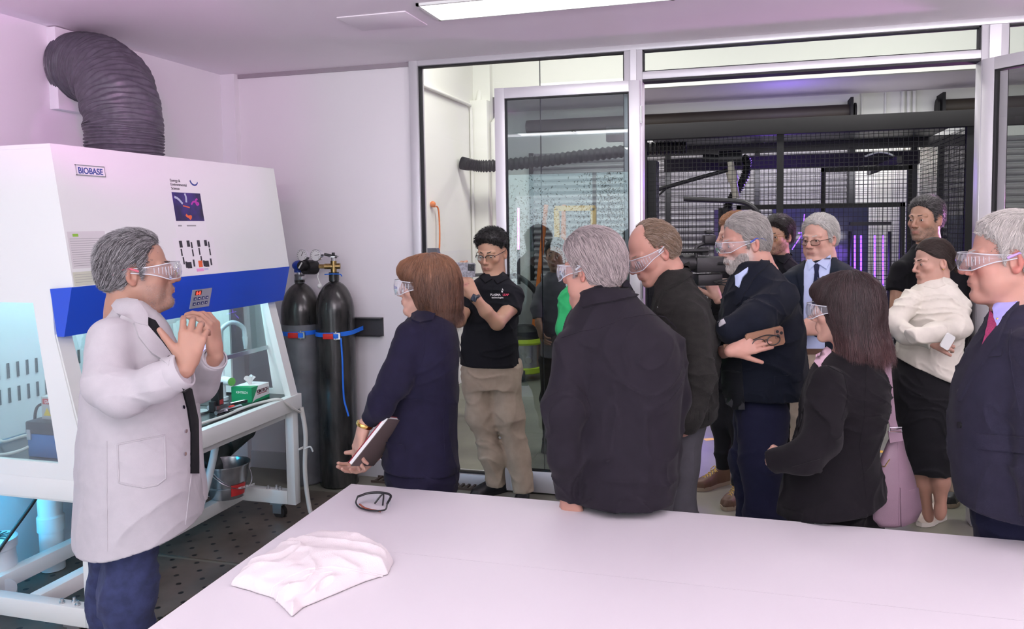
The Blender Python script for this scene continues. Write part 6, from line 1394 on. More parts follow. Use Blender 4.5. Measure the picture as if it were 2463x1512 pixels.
# ---- 7 balding man in dark knit
if want('knit'):
    D = 2.98
    rows = [(1590, 1656, 650, .072, 0), (1582, 1672, 684, .10, 0), (1572, 1700, 722, .16, 0), (1562, 1720, 785, .19, 0), (1556, 1727, 870, .2, 0), (1560, 1724, 950, .19, 0), (1566, 1714, 1012, .185, 0)]
    sl = [(1660, 775, -.14, 46), (1678, 900, -.2, 42), (1655, 1000, -.22, 34), (1640, 1042, -.22, 28)]
    p = figure('balding person in a dark grey knit half zip jumper looking down through clear goggles', D, (1570, 606, 64, 27, 0, .97), SK['pink'], rows, 'knit_jumper', C_['knit'], (1620, 690, .02), .06, [sl],
               hk=dict(nose=1.15), ck=dict(red=.4), hb=.0036, hc=.0055, fold=(.004, .006), hem=hemtilt(.965, 0), seed=31, browc=(.3, .22, .16))
    e, G, o, R, s = p['e'], p['G'], p['o'], p['R'], p['s']
    decal('stand_collar', [(1580, 678), (1600, 660), (1634, 640), (1658, 628), (1664, 660), (1640, 680), (1600, 700), (1584, 738)], G, D, e, C_['knit'], .010, .006)
    seam('zip', [(1583, 690), (1582, 740)], G, D, e, M['steel'], .002)
    seam('armhole_seam', [(1625, 735), (1610, 770), (1606, 830)], G, D, e, C_['knit'], .002)
    for k in range(7): seam('rib', [(1640+k*11, 985), (1638+k*11, 1010)], G, D, e, C_['knit'], .0018)
    trousers(e, [[(1648, 1000, -.06, 58), (1632, 1110, -.08, 46), (1630, 1250, -.08, 44), (1630, 1500, -.08, 32), (1630, 1590, -.08, 32)], [(1640, 1000, .08, 52), (1610, 1110, .1, 44), (1605, 1300, .1, 36), (1605, 1540, .1, 30)]], C_['greytr'], D)
    hf = short_hair_fn(o, R, s, .011, line=[-.080, -.076, -.06, -.04, .018, .034, .020, .082, .108, .13, .15, .15, .16], top=-.007, bald=((0, .062, .108), (.070, .066, .048)))
    hairobj('hair', hf, .0035, e, (.20, .13, .08), comb_from(o, R, (0, -1, -.3)), 3200, .03, .0006, .004, 7, 7, .004, (.3, (.38, .30, .24)))
    goggles(o, R, s, e)
# ---- 8 bearded man with crossed arms
if want('beard'):
    D = 3.12
    rows = [(1778, 1846, 628, .08, 0), (1766, 1872, 650, .12, 0), (1750, 1902, 685, .165, 0), (1738, 1922, 740, .19, 0), (1732, 1930, 800, .2, 0), (1736, 1938, 870, .2, 0), (1742, 1944, 930, .2, 0), (1752, 1938, 980, .2, 0), (1760, 1925, 1012, .2, 0)]
    sl = [(1872, 722, -.14, 48), (1815, 775, -.25, 46), (1768, 795, -.24, 36), (1738, 798, -.16, 28)]
    p = figure('white haired bearded person in a dark navy blazer with crossed arms', D, (1792, 584, 66, 9, 0, .95), SK['pink'], rows, 'navy_jacket', C_['dnavy'], (1826, 655, 0), .062, [sl], bare=[[(1740, 846, -.16, 16), (1760, 843, -.32, 13)]],
               hands=[dict(W=(1766, 842, -.335), d=(.92, .30, -.1), pn=(0, -.3, .9), side=-1, s=.80, curl=(12, 14, 16, 18), thumb=(40, 10, 10), spread=2)],
               hk=dict(nose=1.1), ck=dict(stub=.75, stubc=(.50, .44, .42), red=.35), hb=.0036, hc=.0055, fold=(.004, .006), hem=hemtilt(1.025, 0), seed=41, browc=(.45, .4, .38))
    e, G, o, R, s = p['e'], p['G'], p['o'], p['R'], p['s']
    decal('shirt_collar', [(1772, 664), (1790, 652), (1800, 646), (1798, 656), (1786, 670), (1779, 694), (1773, 688)], G, D, e, C_['blueshirt'], .007, .004)
    decal('lapel', [(1790, 668), (1830, 628), (1846, 620), (1850, 634), (1812, 672), (1775, 735), (1766, 730), (1772, 700)], G, D, e, C_['dnavy'], .006, .004)
    decal('puffer_vest', [(1738, 846), (1782, 842), (1786, 900), (1792, 985), (1768, 985), (1745, 970), (1738, 920)], G, D, e, C_['puffer'], .004, .003)
    for y in (866, 892, 918, 944, 966): seam('quilt_seam', [(1740, y), (1785, y+3)], G, D, e, C_['puffer'], .004, .002)
    decal('pocket_flap', [(1862, 905), (1925, 898), (1926, 916), (1862, 924)], G, D, e, C_['dnavy'], .003)
    seam('sleeve_seam', [(1868, 660), (1850, 700), (1852, 730)], G, D, e, C_['dnavy'], .0016)
    decal('shirt_cuff', [(1728, 776), (1742, 768), (1746, 778), (1732, 786)], G, D, e, C_['coat'], .004)
    trousers(e, [[(1835, 1000, -.05, 64), (1832, 1110, -.07, 50), (1846, 1250, -.07, 46), (1850, 1430, -.07, 34), (1850, 1530, -.07, 34)], [(1825, 1000, .08, 58), (1805, 1110, .1, 42), (1815, 1250, .1, 38), (1820, 1480, .1, 30)]], C_['navytr'], D)
    hf = short_hair_fn(o, R, s, .006, top=.004, line=[-.082, -.078, -.062, -.04, .02, .028, -.02, -.006, .035, .055, .075, .095, .11])
    hairobj('hair', hf, .0035, e, (.46, .43, .40), comb_from(o, R, (0, -1, -.25)), 4200, .032, .0006, .004, 7, 8, .003, (.3, (.25, .23, .22)))
    beard(o, R, s, p['F'], e, (.55, .50, .47), 4500, .014, grey=(.3, (.3, .26, .24)))
    goggles(o, R, s, e, mat('goggle_arm_blue', (.05, .08, .35), .3), bulk=.85, vents=False)
    ph = empty('phone_case', at(1838, 816, D-.33), 'brown cased smartphone tucked under the crossed arms of the bearded person', 'phone')
    c = at(1840, 815, D-.335); pr = SD(.97, .2, .1); pu = SD(-.2, .97, -.1); pr /= np.linalg.norm(pr); pu -= pr*(pu@pr); pu /= np.linalg.norm(pu); pf = np.cross(pr, pu)
    def pb(c, a, b, t, nm, m_, par):
        vs = [c+pr*i*a+pu*j*b+pf*k*t for k in (-1, 1) for i, j in ((-.9, -1), (.9, -1), (1, -.8), (1, .8), (.9, 1), (-.9, 1), (-1, .8), (-1, -.8))]
        return MB().add(vs, [tuple(range(7, -1, -1)), tuple(range(8, 16))]+[(i, (i+1) % 8, (i+1) % 8+8, i+8) for i in range(8)]).build(nm, m_, par)
    pb(c, .070, .034, .004, 'phone_body', mat('phone_tan', (.25, .13, .08), .45), ph); cm = pb(c+pr*.052+pu*.010+pf*.005, .016, .018, .0015, 'camera_bump', mat('bump2', (.20, .10, .07), .3), ph)
    for a, b in ((-.006, .008), (-.006, -.008), (.008, 0)): q = c+pr*(.052+a)+pu*(.01+b)+pf*.006; MB().cyl(q, q+pf*.002, .0058, 16).build('camera_lens', M['gasket'], cm)
    ge = empty('reading_glasses', c, 'dark framed reading glasses held over the brown phone', 'glasses')
    for a in (-.03, .026):
        pts = [c+pf*.012+pr*(a+.024*math.cos(t))+pu*(-.008+.017*math.sin(t)) for t in np.linspace(0, 2*PI, 24)]; MB().tube(pts, .0018, 6).build('rim', M['black'], ge)
    MB().tube([c+pf*.012+pr*-.006, c+pf*.014+pr*.002], .0018, 6).build('bridge', M['black'], ge)
    MB().tube(bez([c+pf*.012+pr*.05+pu*.002, c+pf*.016+pr*.0+pu*.018, c+pf*.016+pr*-.05+pu*.012], 4), .002, 6).build('temple_arm', M['black'], ge)
    MB().box(at(1770, 838, D-.3)-A3((.045, .003, .016)), at(1770, 838, D-.3)+A3((.045, .003, .016)), Matrix.Rotation(YAW, 3, 'Z')).build('wallet', C_['leather'])
    tag(bpy.context.scene.objects['wallet'], 'brown leather wallet edge held beneath the crossed arms', 'wallet')
# ---- 9 camera operator
if want('camera'):
    D = 4.7
    rows = [(1738, 1790, 618, .055, 0), (1718, 1806, 636, .11, 0), (1708, 1818, 665, .13, 0), (1706, 1820, 740, .14, 0), (1710, 1816, 860, .14, 0), (1712, 1812, 950, .14, 0)]
    sl = [(1722, 670, -.1, 18), (1722, 740, -.25, 16), (1726, 715, -.35, 13)]
    p = figure('ginger haired camera operator in black, hidden behind the bearded person', D, (1768, 566, 70, 5, 0, 1.0), SK['pale'], rows, 'black_jumper', C_['shirtblack'], (1768, 630, 0), .056, [sl],
               hands=[dict(W=(1724, 712, -.36), d=(-.4, .85, -.1), pn=(-.5, 0, .8), side=1, curl=(28, 32, 36, 40), thumb=(35, 20, 10))], hb=.005, hc=.008, fold=(.003, .004), hem=hemtilt(.72, 0))
    e, o, R, s = p['e'], p['o'], p['R'], p['s']
    trousers(e, [[(1740, 920, 0, 30), (1738, 1020, -.02, 25), (1740, 1128, 0, 19)], [(1785, 920, 0, 30), (1778, 1020, -.1, 24), (1778, 1168, -.18, 18)]], C_['blackjean'], D, None, .008)
    tan = mat('tan_sole', (.30, .24, .17), .6); lc = mat('mustard_lace', (.55, .36, .06), .7)
    shoe(e, (1752, 1160), (1680, 1178), C_['leather'], D, tan, lace=lc, name='boot', hgt=.09, L=.29, w=.05); shoe(e, (1792, 1195), (1748, 1224), C_['leather'], D, tan, lace=lc, name='boot', hgt=.09, L=.29, w=.05)
    hf = short_hair_fn(o, R, s, .016, top=.008); hairobj('hair', hf, .005, e, (.32, .14, .05), comb_from(o, R, (0, -1, 0)), 1500, .035, .0009, .004, 5, 9, .006)
    c = at(1704, 640, D-.55)
    vc = empty('video_camera', c, 'black professional video camera with top monitor between the knit jumper and the bearded person', 'video camera')
    u_ = Vector(SD(1, 0, .25)).normalized(); f_ = Vector(SD(-.25, 0, 1)).normalized(); C0 = Vector(c)
    RR = Matrix((u_, f_, Vector((0, 0, 1)))).transposed()
    def cb(a, b, nm, m_=None, bev=.006): 
        m0 = MB().box(a, b, bev=bev); m0.v = [tuple(RR@Vector(v)+C0) for v in m0.v]; return m0.build(nm, m_ or M['black'], vc)
    cb((-.09, -.05, -.03), (.10, .05, .05), 'camera_body'); cb((-.08, -.045, -.10), (.06, .04, -.04), 'battery_plate'); cb((.02, -.05, .0), (.13, .03, .03), 'side_grip')
    m0 = MB().cyl((-.09, 0, .02), (-.16, 0, .02), .045, 24).cyl((-.16, 0, .02), (-.19, 0, .02), .052, 24); m0.v = [tuple(RR@Vector(v)+C0) for v in m0.v]; m0.build('lens_barrel', M['black'], vc)
    m0 = MB().tube(bez([(-.07, 0, .05), (-.07, 0, .10), (-.02, 0, .12), (.06, 0, .11), (.09, 0, .05)], 5), .010, 8); m0.v = [tuple(RR@Vector(v)+C0) for v in m0.v]; m0.build('top_handle', M['black'], vc)
    cb((-.03, -.02, .12), (.035, .02, .165), 'viewfinder'); cb((-.05, -.03, .06), (-.01, .03, .10), 'microphone_mount'); cb((-.02, -.015, .17), (.02, .015, .19), 'cold_shoe')
    m0 = MB().cyl((-.20, -.03, .085), (-.02, -.03, .085), .011, 12); m0.v = [tuple(RR@Vector(v)+C0) for v in m0.v]; m0.build('microphone', M['black'], vc)
    for k in range(3):
        m0 = MB().tube(bez([(.09, -.04, .03-k*.02), (.13, -.07, -.01-k*.03), (.08, -.08, -.06-k*.02), (.0, -.06, -.08)], 6), .004, 6); m0.v = [tuple(RR@Vector(v)+C0) for v in m0.v]; m0.build('cable', M['rubber'], vc)
    g_ = MB().box(at(1733, 695, D-.3)-A3((.07, .03, .06)), at(1733, 695, D-.3)+A3((.07, .03, .06)), bev=.02); tag(g_.build('camera_pouch', mat('brown_canvas', (.13, .09, .07), .8)), 'brown canvas pouch below the video camera', 'pouch')
# ---- 10 young man with round glasses
if want('young'):
    D = 5.15
    rows = [(1852, 1896, 612, .055, 0), (1838, 1912, 626, .1, 0), (1826, 1930, 650, .13, 0), (1824, 1934, 720, .13, 0), (1830, 1930, 880, .13, 0)]
    sl = [(1832, 665, 0, 18), (1824, 740, 0, 16), (1830, 800, -.05, 13)]; sl2 = [(1926, 665, 0, 18), (1934, 740, 0, 16), (1930, 800, -.05, 13)]
    p = figure('dark haired young person with round glasses and stubble in a black polo at the back', D, (1871, 569, 30, 2, 0, 1.0), SK['asian'], rows, 'black_polo', C_['polo'], (1878, 628, 0), .054, [sl, sl2],
               ck=dict(stub=.4, stubc=(.06, .04, .03)), hb=.0042, hc=.008, fold=(.003, .004), browc=(.01, .008, .006), hem=hemtilt(.8, 0))
    e, G, o, R, s = p['e'], p['G'], p['o'], p['R'], p['s']
    decal('collar', [(1846, 612), (1856, 604), (1868, 628), (1858, 636)], G, D, e, C_['polo'], .008, .004, 5); decal('collar', [(1872, 630), (1898, 606), (1906, 612), (1884, 636)], G, D, e, C_['polo'], .008, .004, 5)
    trousers(e, [[(1850, 860, 0, 30), (1850, 1000, 0, 24), (1850, 1150, 0, 18), (1850, 1155, 0, 18)], [(1905, 860, 0, 30), (1905, 1000, 0, 24), (1905, 1150, 0, 18), (1905, 1155, 0, 18)]], C_['blackjean'], D, None, .01)
    beard(o, R, s, p['F'], e, (.02, .015, .013), 900, .003)
    spectacles(o, R, s, e, C_['gold'], .022, .020, -.002, .0012)
    hf = short_hair_fn(o, R, s, .016, top=.012); hairobj('hair', hf, .0045, e, (.014, .010, .009), comb_from(o, R, (.3, -.8, .2)), 1500, .035, .001, .004, 6, 10, .008)
# ---- 11 old man in dark suit and tie
if want('oldsuit'):
    D = 4.1
    rows = [(1948, 2008, 622, .065, 0), (1928, 2032, 634, .11, 0), (1895, 2062, 652, .15, 0), (1882, 2076, 690, .16, 0), (1882, 2078, 760, .16, 0), (1886, 2076, 830, .17, 0), (1888, 2076, 900, .17, 0), (1890, 2074, 960, .17, 0)]
    sl = [(1900, 680, -.02, 28), (1892, 770, -.08, 25), (1920, 800, -.2, 18)]; sl2 = [(2056, 680, 0, 28), (2070, 780, 0, 26), (2066, 860, -.02, 22)]
    p = figure('white haired older person in glasses, dark suit, pale blue shirt and dotted tie', D, (1971, 574, 30, 6, 0, .97), SK['pale'], rows, 'suit_jacket', C_['oldsuit'], (1982, 636, 0), .062, [sl, sl2],
               hands=[dict(W=(1925, 792, -.22), d=(.7, .1, -.1), pn=(0, .0, 1), side=1, curl=(40, 44, 48, 50), thumb=(30, 20, 10))],
               hk=dict(fat=.5, nose=1.2), ck=dict(red=.35), hb=.0042, hc=.0065, fold=(.003, .004), browc=(.5, .46, .42), hem=hemtilt(.82, 0), seed=51)
    e, G, o, R, s = p['e'], p['G'], p['o'], p['R'], p['s']
    decal('shirt_front', [(1942, 620), (1962, 634), (1998, 612), (1998, 650), (1984, 720), (1984, 838), (1934, 838), (1933, 700), (1934, 650)], G, D, e, C_['blueshirt'], .002, .003, 8)
    decal('shirt_collar', [(1942, 622), (1950, 620), (1960, 638), (1948, 652)], G, D, e, C_['blueshirt'], .010, .004, 6); decal('shirt_collar', [(1968, 638), (1994, 616), (1998, 626), (1988, 650)], G, D, e, C_['blueshirt'], .010, .004, 6)
    decal('tie', [(1956, 636), (1972, 636), (1969, 654), (1975, 700), (1976, 800), (1964, 812), (1950, 800), (1954, 700), (1959, 654)], G, D, e, C_['tie'], .006, .003, 6)
    W_2, g_ = hit(G, [(1957+7*(i % 2)+3*(i % 3), 660+i*9) for i in range(15)], D); mb = MB()
    for a, b in zip(W_2, g_): mb.cyl(Vector(a+b*.007), Vector(a+b*.0085), .0022, 8)
    mb.build('tie_dots', C_['coat'], e)
    decal('lapel', [(2000, 622), (2012, 622), (2016, 655), (2000, 690), (1986, 740), (1984, 700), (1996, 655)], G, D, e, C_['oldsuit'], .006, .004); decal('lapel', [(1936, 625), (1926, 634), (1918, 665), (1924, 690), (1932, 740), (1934, 690), (1934, 650)], G, D, e, C_['oldsuit'], .006, .004)
    decal('belt', [(1934, 838), (1984, 838), (1985, 852), (1934, 852)], G, D, e, C_['leather'], .003)
    decal('trouser_front', [(1934, 852), (1985, 852), (1990, 900), (1932, 900)], G, D, e, C_['khaki'], .002)
    trousers(e, [[(1940, 900, 0, 46), (1940, 1060, 0, 32), (1940, 1270, 0, 24), (1940, 1275, 0, 24)], [(2020, 900, 0, 46), (2020, 1060, 0, 32), (2020, 1270, 0, 24), (2020, 1275, 0, 24)]], C_['khaki'], D, None, .01)
    spectacles(o, R, s, e, mat('tortoise_frame', (.06, .025, .015), .3), .024, .014, -.006, .0016)
    hf = short_hair_fn(o, R, s, .012, top=.006, line=[-.08, -.076, -.06, -.04, .02, .028, -.014, .0, .045, .070, .085, .10, .115])
    hairobj('hair', hf, .0045, e, (.62, .60, .56), comb_from(o, R, (.5, -.8, -.1)), 2200, .032, .0008, .004, 6, 11, .003, (.2, (.45, .43, .40)))
# ---- 12 dark haired woman with mauve bag
if want('bag'):
    D = 2.6
    rows = [(1990, 2076, 848, .065, 0), (1972, 2108, 866, .13, 0), (1952, 2128, 892, .175, 0), (1938, 2136, 945, .19, 0), (1930, 2124, 1010, .17, 0), (1912, 2104, 1070, .165, 0), (1892, 2112, 1130, .18, 0), (1880, 2124, 1190, .2, 0), (1878, 2132, 1260, .205, 0)]
    sl = [(1990, 925, -.13, 46), (1978, 1050, -.20, 42), (1935, 1098, -.22, 38), (1862, 1106, -.14, 28)]
    p = figure('person with long dark hair and clear goggles in a black blazer beside the mauve bag', D, (2030, 744, 104, 3, 0, .95), SK['pale'], rows, 'black_blazer', C_['black'], (2040, 862, 0), .05, [sl],
               hands=[dict(W=(1892, 1106, -.12), d=(-.5, .05, .8), pn=(.2, -.5, .8), side=-1, s=.8, curl=(50, 54, 58, 60), thumb=(30, 30, 10))], hk=dict(nose=.85, jaw=.95, brow=.6), hc=.0055, fold=(.004, .005), hem=hemtilt(.775, .22), seed=61)
    e, G, o, R, s = p['e'], p['G'], p['o'], p['R'], p['s']
    decal('pink_collar', [(1962, 852), (1990, 838), (2000, 846), (1984, 862), (1970, 884), (1962, 872)], G, D, e, C_['pinksh'], .006, .004)
    decal('pocket_flap', [(1905, 1122), (1975, 1102), (1975, 1138), (1935, 1134)], G, D, e, C_['black'], .003)
    seam('sleeve_seam', [(1975, 872), (2030, 900), (2040, 950), (2025, 1010)], G, D, e, C_['black'], .0014); seam('back_seam', [(2085, 880), (2080, 1000), (2068, 1070), (2085, 1200)], G, D, e, C_['black'], .0014)
    trousers(e, [[(1985, 1230, -.0, 90), (1990, 1400, 0, 62), (2000, 1640, 0, 44), (2000, 1750, 0, 44)], [(2040, 1230, .1, 85), (2045, 1400, .12, 58), (2050, 1640, .12, 42), (2050, 1680, .12, 42)]], C_['black'], D)
    hf = Field()
    def fn2(P):
        q = (P-o)@R/s; m = np.stack([np.abs(q[:, 0]), q[:, 1], q[:, 2]], 1); wv = .004*np.sin(q[:, 1]*80+q[:, 0]*50)*ss(.0, -.12, q[:, 2])
        d = ell(m, (0, -.022, .036), (.090, .112, .098)); d = smin(d, ell(m, (0, -.045, -.055), (.095, .088, .10)), .05); d = smin(d, ell(m, (0, -.07, -.125), (.095, .075, .055)), .04)
        d = smin(d, ell(m, (0, .055, .066), (.062, .052, .040)), .03)
        d = smax(d, -ell(m, (0, .148, -.055), (.14, .105, .115)), .012); d = smax(d, -ell(m, (0, .03, -.15), (.06, .07, .1)), .02)
        return (d+wv-.002*vnoise(P, 70))*s
    hf.add(fn2, o-.24, o+.2, 0)
    hairobj('hair', hf, .004, e, (.032, .014, .014), comb_long(o, R, -.03), 8000, .055, .0009, .005, 10, 12, 0, None, .35, free=lambda P: ss(-.13, -.08, ((P-o)@R/s)[:, 2]), cfn= lambda P: np.array([.026, .011, .011])[None]*(1+1.6*ss(-.02, -.15, ((P-o)@R)[:, 2])[:, None]*np.array([1.1, .9, .9])[None]+.4*vnoise(P, (60, 60, 6))[:, None]))
    goggles(o, R, s, e, bulk=1.05)
    MB().sphere(at(2068, 803, D-.09), .004).build('earring', M['chrome'], e)
    # shoulder bag
    bg = empty('shoulder_bag', (float(at(2155, 1150, D)[0]), float(at(2155, 1150, D)[1]), .75), 'mauve leather shoulder bag hanging beside the black blazer', 'bag')
    F = Field(); DB = D+.02
    def bagfn(P):
        rel = P-A3(ORG); w_ = rel@A3(FWD); x = PCX+FPX*(rel@A3(RT))/w_; y = PCY-FPX*(rel@A3(UP))/w_
        lft = np.interp(y, [1045, 1080, 1120, 1190, 1250, 1268], [2142, 2128, 2108, 2098, 2096, 2112]); rgt = np.interp(y, [1045, 1080, 1150, 1225, 1255, 1268], [2170, 2178, 2200, 2216, 2200, 2165]); th = np.interp(y, [1045, 1100, 1200, 1268], [.012, .04, .055, .045])
        c = (lft+rgt)/2; hw = (rgt-lft)/2*DB/FPX; u = np.abs(x-c)*w_/FPX; v = np.abs(w_-DB)
        d = (np.sqrt((u/hw)**2.5+(v/th)**2.5+1e-9)-1)*np.minimum(hw, th)*.7; return smax(smax(d, (y-1268)/FPX*DB, .012), (1045-y)/FPX*DB, .006)-.0025*vnoise(P, 25)
    F.add(bagfn, at(2090, 1275, DB)-.12, at(2220, 1040, DB)+.12, 0); fobj('bag_body', F, .004, C_['mauve'], bg)
    decal('side_pocket', [(2164, 1172), (2185, 1180), (2205, 1172), (2214, 1225), (2200, 1252), (2166, 1264)], F, DB, bg, C_['mauve'], .004, .003)
    seam('bag_seam', [(2160, 1060), (2163, 1150), (2162, 1262)], F, DB, bg, C_['mauve'], .0018); seam('zip', [(2112, 1118), (2128, 1122), (2140, 1104)], F, DB, bg, M['brass'], .002)
    def stripe(pts, w0, nm, m_, par, Dp):
        P = [at(*q, Dp) for q in pts]; vs = []
        for i, pt_ in enumerate(P):
            t = P[min(i+1, len(P)-1)]-P[max(i-1, 0)]; t /= np.linalg.norm(t); sd = np.cross(t, FWD); sd /= np.linalg.norm(sd)
            for a, b in ((-1, 0), (1, 0), (1, 1), (-1, 1)): vs.append(pt_+sd*a*w0+FWD*b*.004)
        return MB().add(vs, [(4*i+j, 4*i+(j+1) % 4, 4*i+4+(j+1) % 4, 4*i+4+j) for i in range(len(P)-1) for j in range(4)]).build(nm, m_, par)
    stripe([(2122, 838), (2128, 850), (2134, 880), (2140, 950), (2146, 1010), (2152, 1032)], .0125, 'strap', C_['mauve'], bg, D-.05)
    stripe([(2152, 1034), (2157, 1062)], .022, 'strap_end', C_['mauve'], bg, D-.04)
    c = at(2154, 1033, D-.055); mb = MB(); q = [c+RT*a+UP*b for a, b in ((-.02, -.007), (.02, -.007), (.02, .007), (-.02, .007), (-.02, -.007))]; mb.tube(q, .002, 6); mb.build('buckle', M['chrome'], bg)
# ---- 13 tall man in black polo
if want('tall'):
    D = 4.5
    rows = [(2202, 2264, 588, .06, 0), (2190, 2280, 604, .1, 0), (2165, 2308, 628, .13, 0), (2152, 2328, 660, .14, 0), (2152, 2326, 730, .14, 0), (2158, 2316, 810, .14, 0), (2162, 2314, 880, .14, 0)]
    sl = [(2165, 650, -.02, 24), (2156, 700, -.04, 22)]; sl2 = [(2318, 655, -.02, 24), (2328, 705, -.02, 22)]
    p = figure('tall dark haired person with short beard in a black t-shirt at the back right', D, (2226, 528, 32, 2, 0, 1.03), SK['olive'], rows, 't_shirt', C_['shirtblack'], (2232, 600, 0), .062, [sl, sl2],
               bare=[[(2158, 690, -.04, 15), (2152, 760, -.06, 13), (2190, 800, -.2, 10)], [(2330, 695, -.02, 16), (2334, 770, -.02, 14), (2300, 815, -.15, 10)]],
               ck=dict(stub=.5, stubc=(.12, .09, .07)), hk=dict(jaw=1.06), hb=.004, hc=.007, fold=(.003, .004), browc=(.02, .015, .012), hem=hemtilt(.96, 0), seed=71)
    e, o, R, s = p['e'], p['o'], p['R'], p['s']
    trousers(e, [[(2200, 880, 0, 38), (2195, 1020, 0, 30), (2210, 1165, .05, 22)], [(2285, 880, 0, 38), (2298, 1020, -.02, 28), (2298, 1180, -.03, 23)]], C_['khaki'], D, None, .008)
    beard(o, R, s, p['F'], e, (.12, .09, .07), 1200, .003, grey=(.3, (.3, .28, .26)))
    shoe(e, (2305, 1190), (2278, 1222), M['black'], D, tan if want('camera') else None, L=.28); shoe(e, (2215, 1185), (2200, 1210), M['black'], D, L=.28)
    hf = short_hair_fn(o, R, s, .006, top=.010, line=[-.07, -.066, -.05, -.03, .028, .030, -.012, -.006, .036, .054, .074, .094, .105]); hairobj('hair', hf, .0042, e, (.035, .032, .032), comb_from(o, R, (.3, -.8, .5)), 2000, .025, .0008, .004, 5, 13, .008, (.3, (.16, .15, .15)))
# ---- 14 woman in cream jumper
if want('cream'):
    D = 4.1
    rows = [(2224, 2282, 666, .058, 0), (2210, 2296, 686, .09, 0), (2188, 2312, 708, .12, 0), (2174, 2318, 745, .135, 0), (2170, 2312, 800, .135, 0), (2160, 2306, 850, .135, 0), (2156, 2306, 920, .14, 0)]
    sl = [(2190, 722, -.04, 25), (2148, 778, -.10, 26), (2180, 806, -.2, 22), (2240, 822, -.27, 16)]; sl2 = [(2300, 738, -.04, 28), (2304, 786, -.14, 26), (2250, 800, -.27, 22), (2190, 812, -.32, 17)]
    p = figure('person with dark tied back hair in a cream jumper and black skirt with folded arms', D, (2244, 630, 58, 8, 0, .97), SK['pale'], rows, 'cream_jumper', C_['cream'], (2254, 680, 0), .050, [sl, sl2],
               hands=[dict(W=(2244, 822, -.28), d=(.95, -.1, 0), pn=(0, -.2, .9), side=-1, s=.88, curl=(28, 30, 32, 34), thumb=(25, 10, 10))], hk=dict(nose=.9, jaw=.95, brow=.6, lip=1.1), ck=dict(red=.2), hb=.004, hc=.006, fold=(.004, .006), hem=hemtilt(.925, -.42), seed=81, browc=(.05, .03, .02), ks=.016)
    e, G, o, R, s = p['e'], p['G'], p['o'], p['R'], p['s']
    seam('neck_fold', [(2222, 688), (2250, 694), (2284, 680)], G, D, e, C_['cream'], .002)
    F = Field(); loft(F, [(2172, 2290, 838, .10, 0), (2156, 2300, 885, .12, 0), (2148, 2306, 930, .15, 0), (2156, 2304, 1000, .15, 0), (2172, 2294, 1080, .13, 0), (2186, 2286, 1130, .12, 0)], D, .03, 2.3, 0); folds(F, .003, B=.005, seed=5); fobj('skirt', F, .007, C_['skirt'], e)
    L = Field(); limb(L, [(2215, 1110, -.02, 19), (2222, 1165, .0, 17), (2232, 1232, .03, 10), (2234, 1246, .03, 10)], D); limb(L, [(2258, 1110, -.06, 21), (2262, 1160, -.06, 19), (2262, 1225, -.05, 11), (2260, 1240, -.05, 11)], D)
    v, q = nets(L, .006); mesh_obj('bare_legs', v, q, SKINM, e, attr=np.tile(A3((.40, .22, .16)), (len(v), 1)))
    cm_ = mat('cream_canvas', (.62, .55, .46), .8); wl = mat('cream_sole', (.66, .62, .55), .6)
    shoe(e, (2268, 1244), (2204, 1268), cm_, D, wl, lace=C_['cream'], name='sneaker', L=.235, w=.042, hgt=.06); shoe(e, (2242, 1228), (2200, 1242), cm_, D, wl, lace=C_['cream'], name='sneaker', L=.235, w=.042, hgt=.06)
    hf = Field()
    def fn3(P):
        q = (P-o)@R/s; m = np.stack([np.abs(q[:, 0]), q[:, 1], q[:, 2]], 1); d = craniumf(q, .010); zl = np.interp(q[:, 1], [-.14, -.09, -.05, -.03, -.01, .02, .04, .06, .075, .1], [-.075, -.07, -.04, .0, .022, .03, .045, .065, .085, .09])
        d = smax(d, (zl-q[:, 2])*.8, .008); d = smin(d, ell(q, (0, -.130, -.005), (.038, .034, .040)), .012); d = smin(d, cap(q, (.0, -.135, -.02), (.01, -.135, -.07), .022, .010), .01); return (d-.0015*vnoise(P, (90, 90, 40)))*s
    hf.add(fn3, o-.2, o+.2, 0); hairobj('hair', hf, .0042, e, (.030, .016, .012), comb_from(o, R, (0, -1.2, 0)), 2500, .05, .0008, .003, 7, 14)
    MB().sphere(o+R@A3((-.078*s, -.005*s, -.036*s)), .004).build('earring', C_['gold'], e)
    ph = empty('white_phone', at(2278, 822, D-.33), 'white phone held in the crook of the cream jumper arm', 'phone'); c = at(2279, 821, D-.335); u_ = SD(.5, .85, 0); v2 = SD(.85, -.5, .2); n2 = np.cross(u_, v2)
    vs = [c+u_*a*.038+v2*b*.026+n2*k*.004 for k in (-1, 1) for a, b in ((-1, -.8), (-.8, -1), (.8, -1), (1, -.8), (1, .8), (.8, 1), (-.8, 1), (-1, .8))]
    MB().add(vs, [tuple(range(7, -1, -1)), tuple(range(8, 16))]+[(i, (i+1) % 8, (i+1) % 8+8, i+8) for i in range(8)]).build('phone_body', M['white'], ph)
